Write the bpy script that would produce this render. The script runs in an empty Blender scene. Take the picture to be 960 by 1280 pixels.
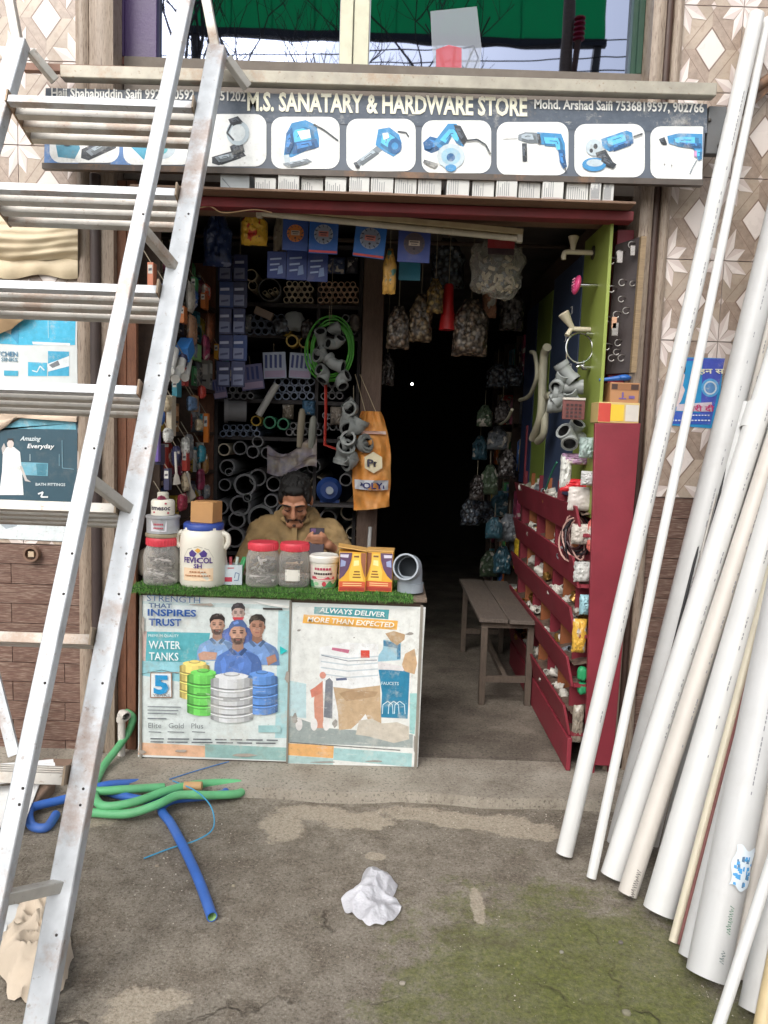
import bpy, math, random
from mathutils import Vector as V, Matrix
from mathutils import noise as mnoise
R = math.radians
scene = bpy.context.scene
COL = scene.collection
rnd = random.Random(11)

# ------------------------------------------------------------ camera, sky, sun
FPX, CAMH = 960.0, 1.5
PITCH, ROLL = R(6.0), R(2.0)
_f = V((0, math.cos(PITCH), -math.sin(PITCH))); _u = V((0, math.sin(PITCH), math.cos(PITCH))); _r = V((1, 0, 0))
CR = _r*math.cos(ROLL) + _u*math.sin(ROLL)
CU = _u*math.cos(ROLL) - _r*math.sin(ROLL)
cam_data = bpy.data.cameras.new('camera'); cam = bpy.data.objects.new('camera', cam_data); COL.objects.link(cam)
cam_data.sensor_fit = 'HORIZONTAL'; cam_data.sensor_width = 36.0; cam_data.lens = 36.0*FPX/960.0
cam_data.clip_start = .02; cam_data.clip_end = 900
mw = Matrix.Identity(4)
for i in range(3):
    mw[i][0] = CR[i]; mw[i][1] = CU[i]; mw[i][2] = -_f[i]
mw[2][3] = CAMH
cam.matrix_world = mw
scene.camera = cam

world = bpy.data.worlds.new('World'); scene.world = world; world.use_nodes = True
nt = world.node_tree; nt.nodes.clear()
sky = nt.nodes.new('ShaderNodeTexSky'); sky.sky_type = 'NISHITA'; sky.sun_disc = False
SUN_EL, SUN_AZ = R(42), R(200)          # azimuth measured clockwise from +Y: behind and left of the camera
sky.sun_elevation = SUN_EL; sky.sun_rotation = SUN_AZ
sky.air_density = 1.0; sky.dust_density = 4.0; sky.ozone_density = 1.0
hs = nt.nodes.new('ShaderNodeHueSaturation'); hs.inputs['Saturation'].default_value = .30
bg = nt.nodes.new('ShaderNodeBackground'); bg.inputs['Strength'].default_value = .15
wo = nt.nodes.new('ShaderNodeOutputWorld')
nt.links.new(sky.outputs[0], hs.inputs['Color']); nt.links.new(hs.outputs[0], bg.inputs[0]); nt.links.new(bg.outputs[0], wo.inputs[0])
sl = bpy.data.lights.new('sun', 'SUN'); sl.energy = 1.15; sl.angle = R(42); sl.color = (1, .97, .93)
sun = bpy.data.objects.new('sun', sl); COL.objects.link(sun)
sd = V((math.sin(SUN_AZ)*math.cos(SUN_EL), math.cos(SUN_AZ)*math.cos(SUN_EL), math.sin(SUN_EL)))
sun.rotation_euler = sd.to_track_quat('Z', 'Y').to_euler(); sun.location = (0, -4, 8)
scene.view_settings.view_transform = 'Standard'; scene.view_settings.look = 'None'
scene.view_settings.exposure = 0.80; scene.view_settings.gamma = 1.0; scene.view_settings.use_curve_mapping = False
scene.render.engine = 'CYCLES'
scene.render.resolution_x = 768; scene.render.resolution_y = 1024
scene.cycles.max_bounces = 8; scene.cycles.transparent_max_bounces = 12

# ------------------------------------------------------------ photo pixel -> place (a pixel is a direction; a plane gives the distance)
def at(x, y, Y=None, Z=None, X=None):
    d = _f + CR*((x-480)/FPX) + CU*((640-y)/FPX)
    if Y is not None: t = Y/d.y
    elif Z is not None: t = (Z-CAMH)/d.z
    else: t = X/d.x
    return V((d.x*t, d.y*t, CAMH + d.z*t))

# ------------------------------------------------------------ mesh builder
class MB:
    def __init__(s): s.v = []; s.f = []; s.m = []
    def add(s, vs, fs, m=0):
        o = len(s.v)
        s.v += [tuple(p) for p in vs]; s.f += [tuple(i+o for i in f) for f in fs]; s.m += [m]*len(fs)
        return s
    def box(s, a, b, m=0):
        x0, x1 = sorted((a[0], b[0])); y0, y1 = sorted((a[1], b[1])); z0, z1 = sorted((a[2], b[2]))
        return s.add([(x0,y0,z0),(x1,y0,z0),(x1,y1,z0),(x0,y1,z0),(x0,y0,z1),(x1,y0,z1),(x1,y1,z1),(x0,y1,z1)],
                     [(0,3,2,1),(4,5,6,7),(0,1,5,4),(1,2,6,5),(2,3,7,6),(3,0,4,7)], m)
    def obox(s, c, hx, hy, hz, m=0):
        c, hx, hy, hz = V(c), V(hx), V(hy), V(hz)
        P = [c+hx*i+hy*j+hz*k for k in (-1,1) for (i,j) in ((-1,-1),(1,-1),(1,1),(-1,1))]
        return s.add(P, [(0,3,2,1),(4,5,6,7),(0,1,5,4),(1,2,6,5),(2,3,7,6),(3,0,4,7)], m)
    def beam(s, p, q, w, h, m=0, up=(0,0,1)):
        p, q = V(p), V(q); d = q-p; L = d.length; d.normalize()
        side = d.cross(V(up))
        if side.length < 1e-4: side = d.cross(V((0,1,0)))
        side.normalize(); u = side.cross(d).normalized()
        return s.obox((p+q)/2, side*(w/2), d*(L/2), u*(h/2), m)
    def frames(s, pts):
        pts = [V(p) for p in pts]; out = []; n = None
        for i, p in enumerate(pts):
            t = (pts[min(i+1, len(pts)-1)] - pts[max(i-1, 0)])
            if t.length < 1e-9: t = V((0,0,1))
            t.normalize()
            if n is None:
                n = t.orthogonal().normalized()
            else:
                n = n - t*n.dot(t)
                n = n.normalized() if n.length > 1e-6 else t.orthogonal().normalized()
            out.append((p, n, t.cross(n)))
        return out
    def tube(s, pts, r, n=10, m=0, caps=True, sq=1.0):
        fr = s.frames(pts); vs = []; fs = []
        for i, (p, a, b) in enumerate(fr):
            rr = r[i] if isinstance(r, (list, tuple)) else r
            for k in range(n):
                th = 2*math.pi*k/n
                vs.append(p + a*math.cos(th)*rr + b*math.sin(th)*rr*sq)
        for i in range(len(fr)-1):
            for k in range(n):
                fs.append((i*n+k, i*n+(k+1)%n, (i+1)*n+(k+1)%n, (i+1)*n+k))
        if caps:
            fs.append(tuple(range(n-1, -1, -1))); fs.append(tuple((len(fr)-1)*n+k for k in range(n)))
        return s.add(vs, fs, m)
    def pipe(s, pts, ro, t, n=18, m=0, mi=None):
        if mi is None: mi = m
        fr = s.frames(pts); vs = []; L = len(fr)
        for i, (p, a, b) in enumerate(fr):
            for rad in (ro, ro-t):
                for k in range(n):
                    th = 2*math.pi*k/n; vs.append(p + (a*math.cos(th)+b*math.sin(th))*rad)
        o = []; q = []
        for i in range(L-1):
            for k in range(n):
                k2 = (k+1) % n; A = i*2*n; B = (i+1)*2*n
                o.append((A+k, A+k2, B+k2, B+k)); q.append((A+n+k2, A+n+k, B+n+k, B+n+k2))
        e = (L-1)*2*n
        for k in range(n):
            k2 = (k+1) % n
            o.append((k2, k, n+k, n+k2)); o.append((e+k, e+k2, e+n+k2, e+n+k))
        b0 = len(s.v); s.add(vs, o, m)
        s.f += [tuple(i+b0 for i in f) for f in q]; s.m += [mi]*len(q)
        return s
    def lathe(s, prof, n=20, c=(0,0,0), m=0, sx=1, sy=1, pw=1.0):
        vs = []; fs = []; c = V(c)
        for (r, z) in prof:
            for k in range(n):
                th = 2*math.pi*k/n; cx, sy_ = math.cos(th), math.sin(th)
                if pw != 1:
                    cx = math.copysign(abs(cx)**pw, cx); sy_ = math.copysign(abs(sy_)**pw, sy_)
                vs.append(c + V((cx*r*sx, sy_*r*sy, z)))
        for i in range(len(prof)-1):
            for k in range(n):
                fs.append((i*n+k, i*n+(k+1)%n, (i+1)*n+(k+1)%n, (i+1)*n+k))
        fs.append(tuple(range(n-1, -1, -1))); fs.append(tuple((len(prof)-1)*n+k for k in range(n)))
        return s.add(vs, fs, m)
    def poly(s, pts, m=0): return s.add(pts, [tuple(range(len(pts)))], m)
    def prism(s, pts, d, m=0):
        n = len(pts); d = V(d); P = [V(p) for p in pts]
        return s.add(P+[p+d for p in P], [tuple(range(n-1,-1,-1)), tuple(range(n, 2*n))] +
                     [(i, (i+1)%n, n+(i+1)%n, n+i) for i in range(n)], m)
    def grid(s, fn, nu, nv, m=0):
        vs = [fn(i/nu, j/nv) for j in range(nv+1) for i in range(nu+1)]
        fs = [(j*(nu+1)+i, j*(nu+1)+i+1, (j+1)*(nu+1)+i+1, (j+1)*(nu+1)+i) for j in range(nv) for i in range(nu)]
        return s.add(vs, fs, m)
    def ball(s, c, rx, ry=None, rz=None, n=12, m=0, rot=None):
        ry = ry or rx; rz = rz or rx; vs = []; fs = []; h = n//2; c = V(c)
        for j in range(1, h):
            ph = math.pi*j/h
            for k in range(n):
                th = 2*math.pi*k/n
                p = V((math.sin(ph)*math.cos(th)*rx, math.sin(ph)*math.sin(th)*ry, math.cos(ph)*rz))
                if rot: p = rot @ p
                vs.append(c+p)
        top = V((0,0,rz)); bot = V((0,0,-rz))
        if rot: top = rot @ top; bot = rot @ bot
        vs += [c+top, c+bot]; T = len(vs)-2; Bq = T+1
        for j in range(h-2):
            for k in range(n):
                fs.append((j*n+k, (j+1)*n+k, (j+1)*n+(k+1)%n, j*n+(k+1)%n))
        for k in range(n):
            fs.append((T, k, (k+1)%n)); fs.append((Bq, (h-2)*n+(k+1)%n, (h-2)*n+k))
        return s.add(vs, fs, m)
    def caps(s, p, q, r0, r1, n=12, m=0):
        p, q = V(p), V(q); d = (q-p).normalized(); pts = []; rs = []
        for a in (-90, -60, -30): pts.append(p + d*r0*math.sin(R(a))); rs.append(max(r0*math.cos(R(a)), r0*.05))
        pts.append(p); rs.append(r0); pts.append(q); rs.append(r1)
        for a in (30, 60, 90): pts.append(q + d*r1*math.sin(R(a))); rs.append(max(r1*math.cos(R(a)), r1*.05))
        return s.tube(pts, rs, n, m)
    def jit(s, amp, sc=6.0, seed=0.0):
        out = []
        for p in s.v:
            q = V(p)*sc + V((seed, seed*1.7, -seed))
            out.append(tuple(V(p) + mnoise.noise_vector(q)*amp))
        s.v = out; return s

def to_mesh(name, mb, mats, smooth=38):
    me = bpy.data.meshes.new(name)
    me.from_pydata([tuple(p) for p in mb.v], [], mb.f)
    for q in (mats if isinstance(mats, (list, tuple)) else [mats]): me.materials.append(q)
    me.polygons.foreach_set('material_index', mb.m)
    if smooth:
        me.polygons.foreach_set('use_smooth', [True]*len(mb.f)); me.set_sharp_from_angle(angle=R(smooth))
    me.update()
    return me
def link(name, me, parent=None, loc=None, rot=None):
    o = bpy.data.objects.new(name, me); COL.objects.link(o)
    if parent is not None: o.parent = parent
    if loc is not None: o.location = loc
    if rot is not None: o.rotation_euler = rot
    return o
def tag(o, label=None, cat=None, group=None, kind=None):
    if label: o['label'] = label
    if cat: o['category'] = cat
    if group: o['group'] = group
    if kind: o['kind'] = kind
    return o
def thing(name, label, cat, loc=(0,0,0), rot=None, group=None):
    return tag(link(name, None, None, loc, rot), label, cat, group)
def origin(o):
    p = V((0,0,0))
    while o is not None:
        p = p + V(o.location); o = o.parent
    return p
def bev(o, w, seg=2):
    if w:
        b = o.modifiers.new('bevel', 'BEVEL'); b.width = w; b.segments = seg; b.limit_method = 'ANGLE'; b.angle_limit = R(40)
    return o
def part(root, name, mb, mats, world=True, smooth=38, bevel=0, label=None, kind=None):
    """a part (or sub-part) of root; world=True: mb is in place and moved to root's own frame"""
    if world:
        o = origin(root); mb.v = [tuple(V(p)-o) for p in mb.v]
    ob = link(name, to_mesh(name, mb, mats, smooth), root)
    if label: ob['label'] = label
    if kind: ob['kind'] = kind
    return bev(ob, bevel)
def base_of(mb):
    xs = [p[0] for p in mb.v]; ys = [p[1] for p in mb.v]; zs = [p[2] for p in mb.v]
    return V(((min(xs)+max(xs))/2, (min(ys)+max(ys))/2, min(zs)))
def solo(name, mb, mats, label=None, cat=None, group=None, kind=None, smooth=38, bevel=0):
    b = base_of(mb); mb.v = [tuple(V(p)-b) for p in mb.v]
    o = link(name, to_mesh(name, mb, mats, smooth), None, b)
    tag(o, label, cat, group, kind)
    return bev(o, bevel)
def hull_root(name, label, cat, mb, group=None): return thing(name, label, cat, base_of(mb), None, group)
def ngon(cx, cy, rx, ry=None, n=20, a0=0):
    ry = rx if ry is None else ry
    return [(cx+rx*math.cos(a0+2*math.pi*k/n), cy+ry*math.sin(a0+2*math.pi*k/n)) for k in range(n)]
def rrect(x0, y0, x1, y1, r, n=5):
    o = []
    for cx, cy, a in ((x1-r,y1-r,0),(x0+r,y1-r,90),(x0+r,y0+r,180),(x1-r,y0+r,270)):
        for k in range(n+1):
            t = R(a+90*k/n); o.append((cx+r*math.cos(t), cy+r*math.sin(t)))
    return o
def spline(pts, n=8):
    pts = [V(p) for p in pts]; out = []
    for i in range(len(pts)-1):
        p0 = pts[max(i-1,0)]; p1 = pts[i]; p2 = pts[i+1]; p3 = pts[min(i+2, len(pts)-1)]
        for k in range(n):
            t = k/n
            out.append(.5*((2*p1)+(p2-p0)*t+(2*p0-5*p1+4*p2-p3)*t*t+(3*p1-p0-3*p2+p3)*t**3))
    out.append(pts[-1]); return out

# ------------------------------------------------------------ materials
def lin(c):
    o = []
    for v in c[:3]:
        v = v/255.0
        o.append(v/12.92 if v <= .04045 else ((v+.055)/1.055)**2.4)
    return (o[0], o[1], o[2], 1)
class NT:
    def __init__(s, name):
        s.mat = bpy.data.materials.new(name); s.mat.use_nodes = True; s.t = s.mat.node_tree; s.t.nodes.clear()
        s.out = s.n('ShaderNodeOutputMaterial'); s.p = s.n('ShaderNodeBsdfPrincipled'); s.l(s.p.outputs[0], s.out.inputs[0])
        s.tc = s.n('ShaderNodeTexCoord')
    def n(s, k, **kw):
        q = s.t.nodes.new(k)
        for a, b in kw.items(): setattr(q, a, b)
        return q
    def l(s, a, b): s.t.links.new(a, b)
    def coord(s, sc=(1,1,1), rand=True, rot=(0,0,0)):
        mp = s.n('ShaderNodeMapping'); mp.inputs['Scale'].default_value = sc; mp.inputs['Rotation'].default_value = rot
        s.l(s.tc.outputs['Object'], mp.inputs[0])
        if rand:
            oi = s.n('ShaderNodeObjectInfo'); mu = s.n('ShaderNodeMath', operation='MULTIPLY'); mu.inputs[1].default_value = 37.0
            s.l(oi.outputs['Random'], mu.inputs[0]); s.l(mu.outputs[0], mp.inputs['Location'])
        return mp.outputs[0]
    def noise(s, co, sc, det=4, rough=.55):
        q = s.n('ShaderNodeTexNoise'); q.inputs['Scale'].default_value = sc; q.inputs['Detail'].default_value = det
        q.inputs['Roughness'].default_value = rough; s.l(co, q.inputs['Vector']); return q.outputs['Fac']
    def ramp(s, fac, stops):
        q = s.n('ShaderNodeValToRGB'); e = q.color_ramp.elements
        while len(e) < len(stops): e.new(.5)
        for k, (p, c) in enumerate(stops):
            e[k].position = p; e[k].color = c if len(c) == 4 else (*c, 1)
        s.l(fac, q.inputs[0]); return q.outputs[0]
    def mix(s, fac, a, b, mode='MIX'):
        q = s.n('ShaderNodeMix', data_type='RGBA', blend_type=mode)
        for val, inp in ((fac, q.inputs[0]), (a, q.inputs[6]), (b, q.inputs[7])):
            if isinstance(val, (int, float)): inp.default_value = val
            elif isinstance(val, tuple): inp.default_value = val
            else: s.l(val, inp)
        return q.outputs[2]
    def bump(s, h, st, dist=.01):
        q = s.n('ShaderNodeBump'); q.inputs['Strength'].default_value = st; q.inputs['Distance'].default_value = dist
        s.l(h, q.inputs['Height']); s.l(q.outputs[0], s.p.inputs['Normal'])
def g(v): return (v, v, v, 1)
def mat(name, c, rough=.55, metal=0, var=.14, sc=9, bump=.12, bsc=70, dirt=0, dc=(86,72,58), dsc=5, stretch=(1,1,1), spec=.5, coat=0, rv=.05, emit=0, sss=0):
    q = NT(name); co = q.coord(stretch); c = lin(c)
    lo = tuple(v*(1-var) for v in c[:3])+(1,); hi = tuple(min(v*(1+var), .95) for v in c[:3])+(1,)
    n1 = q.noise(co, sc, 5); col = q.ramp(n1, [(.28, lo), (.72, hi)])
    if dirt:
        n2 = q.noise(co, dsc, 8, .68); fac = q.ramp(n2, [(max(0, .62-dirt*.5), g(0)), (.78, g(min(1, dirt*1.1)))])
        col = q.mix(fac, col, lin(dc))
    if rv:
        oi = q.n('ShaderNodeObjectInfo'); mr = q.n('ShaderNodeMapRange'); mr.inputs[3].default_value = 1-rv; mr.inputs[4].default_value = 1+rv
        q.l(oi.outputs['Random'], mr.inputs[0])
        cb = q.n('ShaderNodeCombineColor')
        for k in range(3): q.l(mr.outputs[0], cb.inputs[k])
        col = q.mix(1.0, col, cb.outputs[0], 'MULTIPLY')
    q.l(col, q.p.inputs['Base Color'])
    q.p.inputs['Metallic'].default_value = metal; q.p.inputs['Specular IOR Level'].default_value = spec
    rr = q.n('ShaderNodeMapRange'); rr.inputs[3].default_value = max(.02, rough-.1); rr.inputs[4].default_value = min(1, rough+.12)
    q.l(n1, rr.inputs[0]); q.l(rr.outputs[0], q.p.inputs['Roughness'])
    if coat: q.p.inputs['Coat Weight'].default_value = coat; q.p.inputs['Coat Roughness'].default_value = .12
    if sss: q.p.inputs['Subsurface Weight'].default_value = sss; q.p.inputs['Subsurface Radius'].default_value = (.01,.004,.002)
    if bump: q.bump(q.noise(co, bsc, 4), bump, .006)
    if emit:
        q.p.inputs['Emission Color'].default_value = c; q.p.inputs['Emission Strength'].default_value = emit
    return q.mat
_pw = {}
def pmw(c, rough=.45):
    """sun-faded, scuffed and grimy print on paper or flex"""
    k = tuple(c)
    if k in _pw: return _pw[k]
    q = NT('worn_print_%d_%d_%d' % k); co = q.coord((1,1,1), False); c0 = lin(c)
    a = q.noise(co, 26, 6, .7); col = q.ramp(a, [(.25, tuple(v*.80 for v in c0[:3])+(1,)), (.5, c0), (.78, tuple(min(.9, v*1.12+.03) for v in c0[:3])+(1,))])
    col = q.mix(q.ramp(q.noise(co, 7, 10, .78), [(.54, g(0)), (.66, g(.55)), (.8, g(.8))]), col, lin((206,204,196)))
    cr = q.coord((1,1,5), False); col = q.mix(q.ramp(q.noise(cr, 11, 8, .8), [(.60, g(0)), (.66, g(.6))]), col, lin((222,220,214)))
    col = q.mix(q.ramp(q.noise(co, 4.5, 9, .75), [(.30, g(.55)), (.43, g(0))]), col, lin((150,138,120)))
    col = q.mix(q.ramp(q.noise(co, 85, 4, .7), [(.62, g(0)), (.72, g(.45))]), col, lin((120,112,104)))
    q.l(col, q.p.inputs['Base Color']); q.p.inputs['Roughness'].default_value = rough
    q.bump(q.noise(co, 13, 6, .65), .35, .01); _pw[k] = q.mat; return q.mat
_pm = {}
def pm(c, rough=.5):
    """printed ink or plain plastic of one colour"""
    k = (tuple(c), rough)
    if k not in _pm: _pm[k] = mat('print_%d_%d_%d' % tuple(c[:3]), c, rough, var=.07, sc=14, bump=.05, dirt=.20, dsc=11, dc=(160,150,136), rv=0)
    return _pm[k]
def clear(name, tint=(225,225,220), amount=.3, rough=.12, wrinkle=0):
    q = NT(name); q.p.inputs['Base Color'].default_value = lin(tint); q.p.inputs['Roughness'].default_value = rough
    tr = q.n('ShaderNodeBsdfTransparent'); mx = q.n('ShaderNodeMixShader')
    lw = q.n('ShaderNodeLayerWeight'); lw.inputs[0].default_value = .35
    mr = q.n('ShaderNodeMapRange'); mr.inputs[3].default_value = amount; mr.inputs[4].default_value = min(1, amount+.5); q.l(lw.outputs['Facing'], mr.inputs[0])
    q.l(mr.outputs[0], mx.inputs[0]); q.l(tr.outputs[0], mx.inputs[1]); q.l(q.p.outputs[0], mx.inputs[2]); q.l(mx.outputs[0], q.out.inputs[0])
    if wrinkle: q.bump(q.noise(q.coord(), 28, 5), wrinkle, .02)
    return q.mat

# ------------------------------------------------------------ flat print: polygons and lettering laid on a sheet
_txt = {}
def text_geo(s, bold=.0, shear=0):
    k = (s, bold, shear)
    if k in _txt: return _txt[k]
    cu = bpy.data.curves.new('lettering', 'FONT'); cu.body = s; cu.size = 1; cu.resolution_u = 2; cu.offset = bold; cu.shear = shear
    ob = bpy.data.objects.new('lettering', cu); me = bpy.data.meshes.new_from_object(ob)
    vs = [(p.co.x, p.co.y) for p in me.vertices]; fs = [tuple(p.vertices) for p in me.polygons]
    bpy.data.objects.remove(ob); bpy.data.meshes.remove(me); bpy.data.curves.remove(cu)
    if not vs: vs = [(0,0),(1,0),(1,1)]; fs = []
    x0 = min(p[0] for p in vs); x1 = max(p[0] for p in vs); y0 = min(p[1] for p in vs if True); y1 = max(p[1] for p in vs)
    _txt[k] = (vs, fs, x0, x1, y0, y1); return _txt[k]
class Flat:
    """P(u, v, layer) gives the place of a print coordinate (u right, v down)"""
    def __init__(s, P, ink=None): s.ink = ink or pm; s.P = P; s.mb = MB(); s.mats = []; s.key = {}; s.layer = 0; s.eps = 0.0
    def slot(s, c):
        c = tuple(c)
        if c not in s.key: s.key[c] = len(s.mats); s.mats.append(s.ink(c))
        return s.key[c]
    def poly(s, pts, c, up=True):
        if up: s.layer += 1
        s.eps += .05
        s.mb.add([s.P(u, v, s.layer+s.eps) for u, v in pts], [tuple(range(len(pts)))], s.slot(c))
    def rect(s, x0, y0, x1, y1, c, sl=0): s.poly([(x0,y0),(x1,y0+sl),(x1,y1+sl),(x0,y1)], c)
    def ell(s, cx, cy, rx, ry, c, n=18): s.poly(ngon(cx, cy, rx, ry, n), c)
    def line(s, pts, w, c):
        s.layer += 1
        for (a, b), (d, e) in zip(pts, pts[1:]):
            s.eps += .05; q = s.layer+s.eps
            L = math.hypot(d-a, e-b) or 1; nx, ny = -(e-b)/L*w/2, (d-a)/L*w/2
            s.mb.add([s.P(a+nx, b+ny, q), s.P(d+nx, e+ny, q), s.P(d-nx, e-ny, q), s.P(a-nx, b-ny, q)], [(0,1,2,3)], s.slot(c))
    def text(s, t, x0, y0, x1, y1, h, c, bold=.0, shear=0):
        """baseline from (x0,y0) to (x1,y1), letter height h"""
        vs, fs, a, b, lo, hi = text_geo(t, bold, shear); s.layer += 1
        cap = .72
        s.mb.add([s.P(x0+(x1-x0)*(p-a)/(b-a), y0+(y1-y0)*(p-a)/(b-a)-h*q/cap, s.layer) for p, q in vs], fs, s.slot(c))
def flat_on(Y, x0=0, y0=0, k=1.0, dl=.0004):
    return Flat(lambda u, v, l: at(x0+u/k, y0+v/k, Y=Y-dl*l), pmw)
# ============================================================ materials of the place
def ground_mat():
    q = NT('ground_concrete'); co = q.coord((1,1,1), False)
    big = q.noise(co, 1.3, 6, .6); mid = q.noise(co, 9, 8, .7); fine = q.noise(co, 110, 5, .75); grit = q.noise(co, 330, 2, .6)
    col = q.ramp(big, [(.3, lin((112,104,93))), (.5, lin((135,127,115))), (.7, lin((152,144,131)))])
    col = q.mix(q.ramp(mid, [(.44, g(0)), (.64, g(.8))]), col, lin((102,92,80)))
    col = q.mix(q.ramp(mid, [(.24, g(.75)), (.42, g(0))]), col, lin((150,142,130)))
    col = q.mix(q.ramp(fine, [(.38, g(.6)), (.48, g(0))]), col, lin((66,58,49)))
    col = q.mix(q.ramp(fine, [(.57, g(0)), (.68, g(.55))]), col, lin((184,175,160)))
    col = q.mix(q.ramp(grit, [(.62, g(0)), (.70, g(.55))]), col, lin((196,190,178)))
    # moss that has grown on the damp side of the yard (a stain with its own outline)
    sx = q.n('ShaderNodeSeparateXYZ'); q.l(q.tc.outputs['Object'], sx.inputs[0])
    def band(o, a, b, c, d):
        r1 = q.n('ShaderNodeMapRange', interpolation_type='SMOOTHSTEP'); r1.inputs[1].default_value = a; r1.inputs[2].default_value = b; q.l(o, r1.inputs[0])
        r2 = q.n('ShaderNodeMapRange', interpolation_type='SMOOTHSTEP'); r2.inputs[1].default_value = d; r2.inputs[2].default_value = c; q.l(o, r2.inputs[0])
        m = q.n('ShaderNodeMath', operation='MULTIPLY'); q.l(r1.outputs[0], m.inputs[0]); q.l(r2.outputs[0], m.inputs[1]); return m.outputs[0]
    m1 = q.n('ShaderNodeMath', operation='MULTIPLY'); q.l(band(sx.outputs[0], -.45, .60, .62, 1.6), m1.inputs[0]); q.l(band(sx.outputs[1], .6, 1.85, 1.9, 2.95), m1.inputs[1])
    ad = q.n('ShaderNodeMath', operation='MULTIPLY_ADD'); q.l(m1.outputs[0], ad.inputs[0]); ad.inputs[1].default_value = .40
    mo = q.noise(co, 4.2, 12, .8); q.l(mo, ad.inputs[2])
    fac = q.ramp(ad.outputs[0], [(.66, g(0)), (.76, g(.55)), (.94, g(.85))])
    mc = q.ramp(q.noise(co, 60, 6, .7), [(.35, lin((72,78,34))), (.55, lin((100,106,48))), (.72, lin((126,126,68)))])
    col = q.mix(fac, col, mc)
    # worn skim of pale plaster left on the yard: blobs with ragged outlines
    last = None
    for (px, py, rx, ry) in ((352,1030,26,20),(395,1016,48,10),(450,1024,44,12),(512,1016,46,9),(572,1024,34,10),(632,1032,44,13),(676,1040,22,12),(420,985,200,7),(600,985,110,7),(186,1252,56,16),(160,1272,40,12),(112,1026,28,9),(596,1130,9,20),(470,1070,12,5)):
        p = at(px, py, Z=0); sx_ = rx*p.y/FPX; sy_ = (at(px, py-ry, Z=0).y-at(px, py+ry, Z=0).y)/2
        mp = q.n('ShaderNodeMapping'); mp.vector_type = 'TEXTURE'; mp.inputs['Location'].default_value = (p.x, p.y, 0); mp.inputs['Scale'].default_value = (sx_, sy_, 1)
        q.l(q.tc.outputs['Object'], mp.inputs[0]); ln = q.n('ShaderNodeVectorMath', operation='LENGTH'); q.l(mp.outputs[0], ln.inputs[0])
        if last is None: last = ln.outputs['Value']
        else:
            mn = q.n('ShaderNodeMath', operation='SMOOTH_MIN'); mn.inputs[2].default_value = .25; q.l(last, mn.inputs[0]); q.l(ln.outputs['Value'], mn.inputs[1]); last = mn.outputs[0]
    rg = q.n('ShaderNodeMath', operation='MULTIPLY_ADD'); q.l(q.noise(co, 7.5, 9, .74), rg.inputs[0]); rg.inputs[1].default_value = 2.6; q.l(last, rg.inputs[2])
    pl = q.ramp(rg.outputs[0], [(0, g(.8)), (.5, g(.8))]); mr_ = q.n('ShaderNodeMapRange'); mr_.inputs[1].default_value = 2.42; mr_.inputs[2].default_value = 2.18; q.l(rg.outputs[0], mr_.inputs[0])
    pcol = q.ramp(fine, [(.3, lin((128,116,100))), (.5, lin((166,155,138))), (.7, lin((184,174,158)))])
    mm = q.n('ShaderNodeMath', operation='MULTIPLY'); mm.inputs[1].default_value = .9; q.l(mr_.outputs[0], mm.inputs[0])
    col = q.mix(mm.outputs[0], col, pcol)
    # darker damp and oil marks
    col = q.mix(q.ramp(q.noise(co, 2.6, 7, .7), [(.56, g(0)), (.68, g(.5))]), col, lin((84,75,64)))
    vor = q.n('ShaderNodeTexVoronoi', feature='DISTANCE_TO_EDGE'); vor.inputs['Scale'].default_value = .85
    wn = q.n('ShaderNodeVectorMath', operation='ADD'); nz = q.n('ShaderNodeTexNoise'); nz.inputs['Scale'].default_value = 5; nz.inputs['Detail'].default_value = 6
    q.l(co, nz.inputs['Vector']); sc = q.n('ShaderNodeVectorMath', operation='SCALE'); sc.inputs['Scale'].default_value = .35
    q.l(nz.outputs['Color'], sc.inputs[0]); q.l(co, wn.inputs[0]); q.l(sc.outputs[0], wn.inputs[1]); q.l(wn.outputs[0], vor.inputs['Vector'])
    crack = q.ramp(vor.outputs['Distance'], [(0, g(1)), (.008, g(0))])
    brk = q.ramp(q.noise(co, 2.1, 3), [(.5, g(0)), (.6, g(.7))])
    cm = q.n('ShaderNodeMath', operation='MULTIPLY'); q.l(crack, cm.inputs[0]); q.l(brk, cm.inputs[1])
    col = q.mix(cm.outputs[0], col, lin((66,58,48)))
    q.l(col, q.p.inputs['Base Color']); q.p.inputs['Roughness'].default_value = .93; q.p.inputs['Specular IOR Level'].default_value = .25
    h = q.n('ShaderNodeMath', operation='MULTIPLY_ADD'); q.l(fine, h.inputs[0]); h.inputs[1].default_value = .5; q.l(mid, h.inputs[2])
    h2 = q.n('ShaderNodeMath', operation='SUBTRACT'); q.l(h.outputs[0], h2.inputs[0]); q.l(cm.outputs[0], h2.inputs[1])
    q.bump(h2.outputs[0], .75, .012)
    return q.mat
def speckle_mat(name, base, dark, light, sc=120, patch=5, rough=.9):
    q = NT(name); co = q.coord((1,1,1), False)
    a = q.noise(co, patch, 7, .65); f = q.noise(co, sc, 5, .75)
    col = q.ramp(a, [(.3, lin(dark)), (.52, lin(base)), (.72, lin(light))])
    col = q.mix(q.ramp(f, [(.34, g(.8)), (.46, g(0))]), col, lin(tuple(v*.55 for v in dark)))
    col = q.mix(q.ramp(f, [(.58, g(0)), (.7, g(.6))]), col, lin(tuple(min(255, v*1.15) for v in light)))
    q.l(col, q.p.inputs['Base Color']); q.p.inputs['Roughness'].default_value = rough; q.p.inputs['Specular IOR Level'].default_value = .3
    q.bump(f, .6, .008); return q.mat
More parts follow.
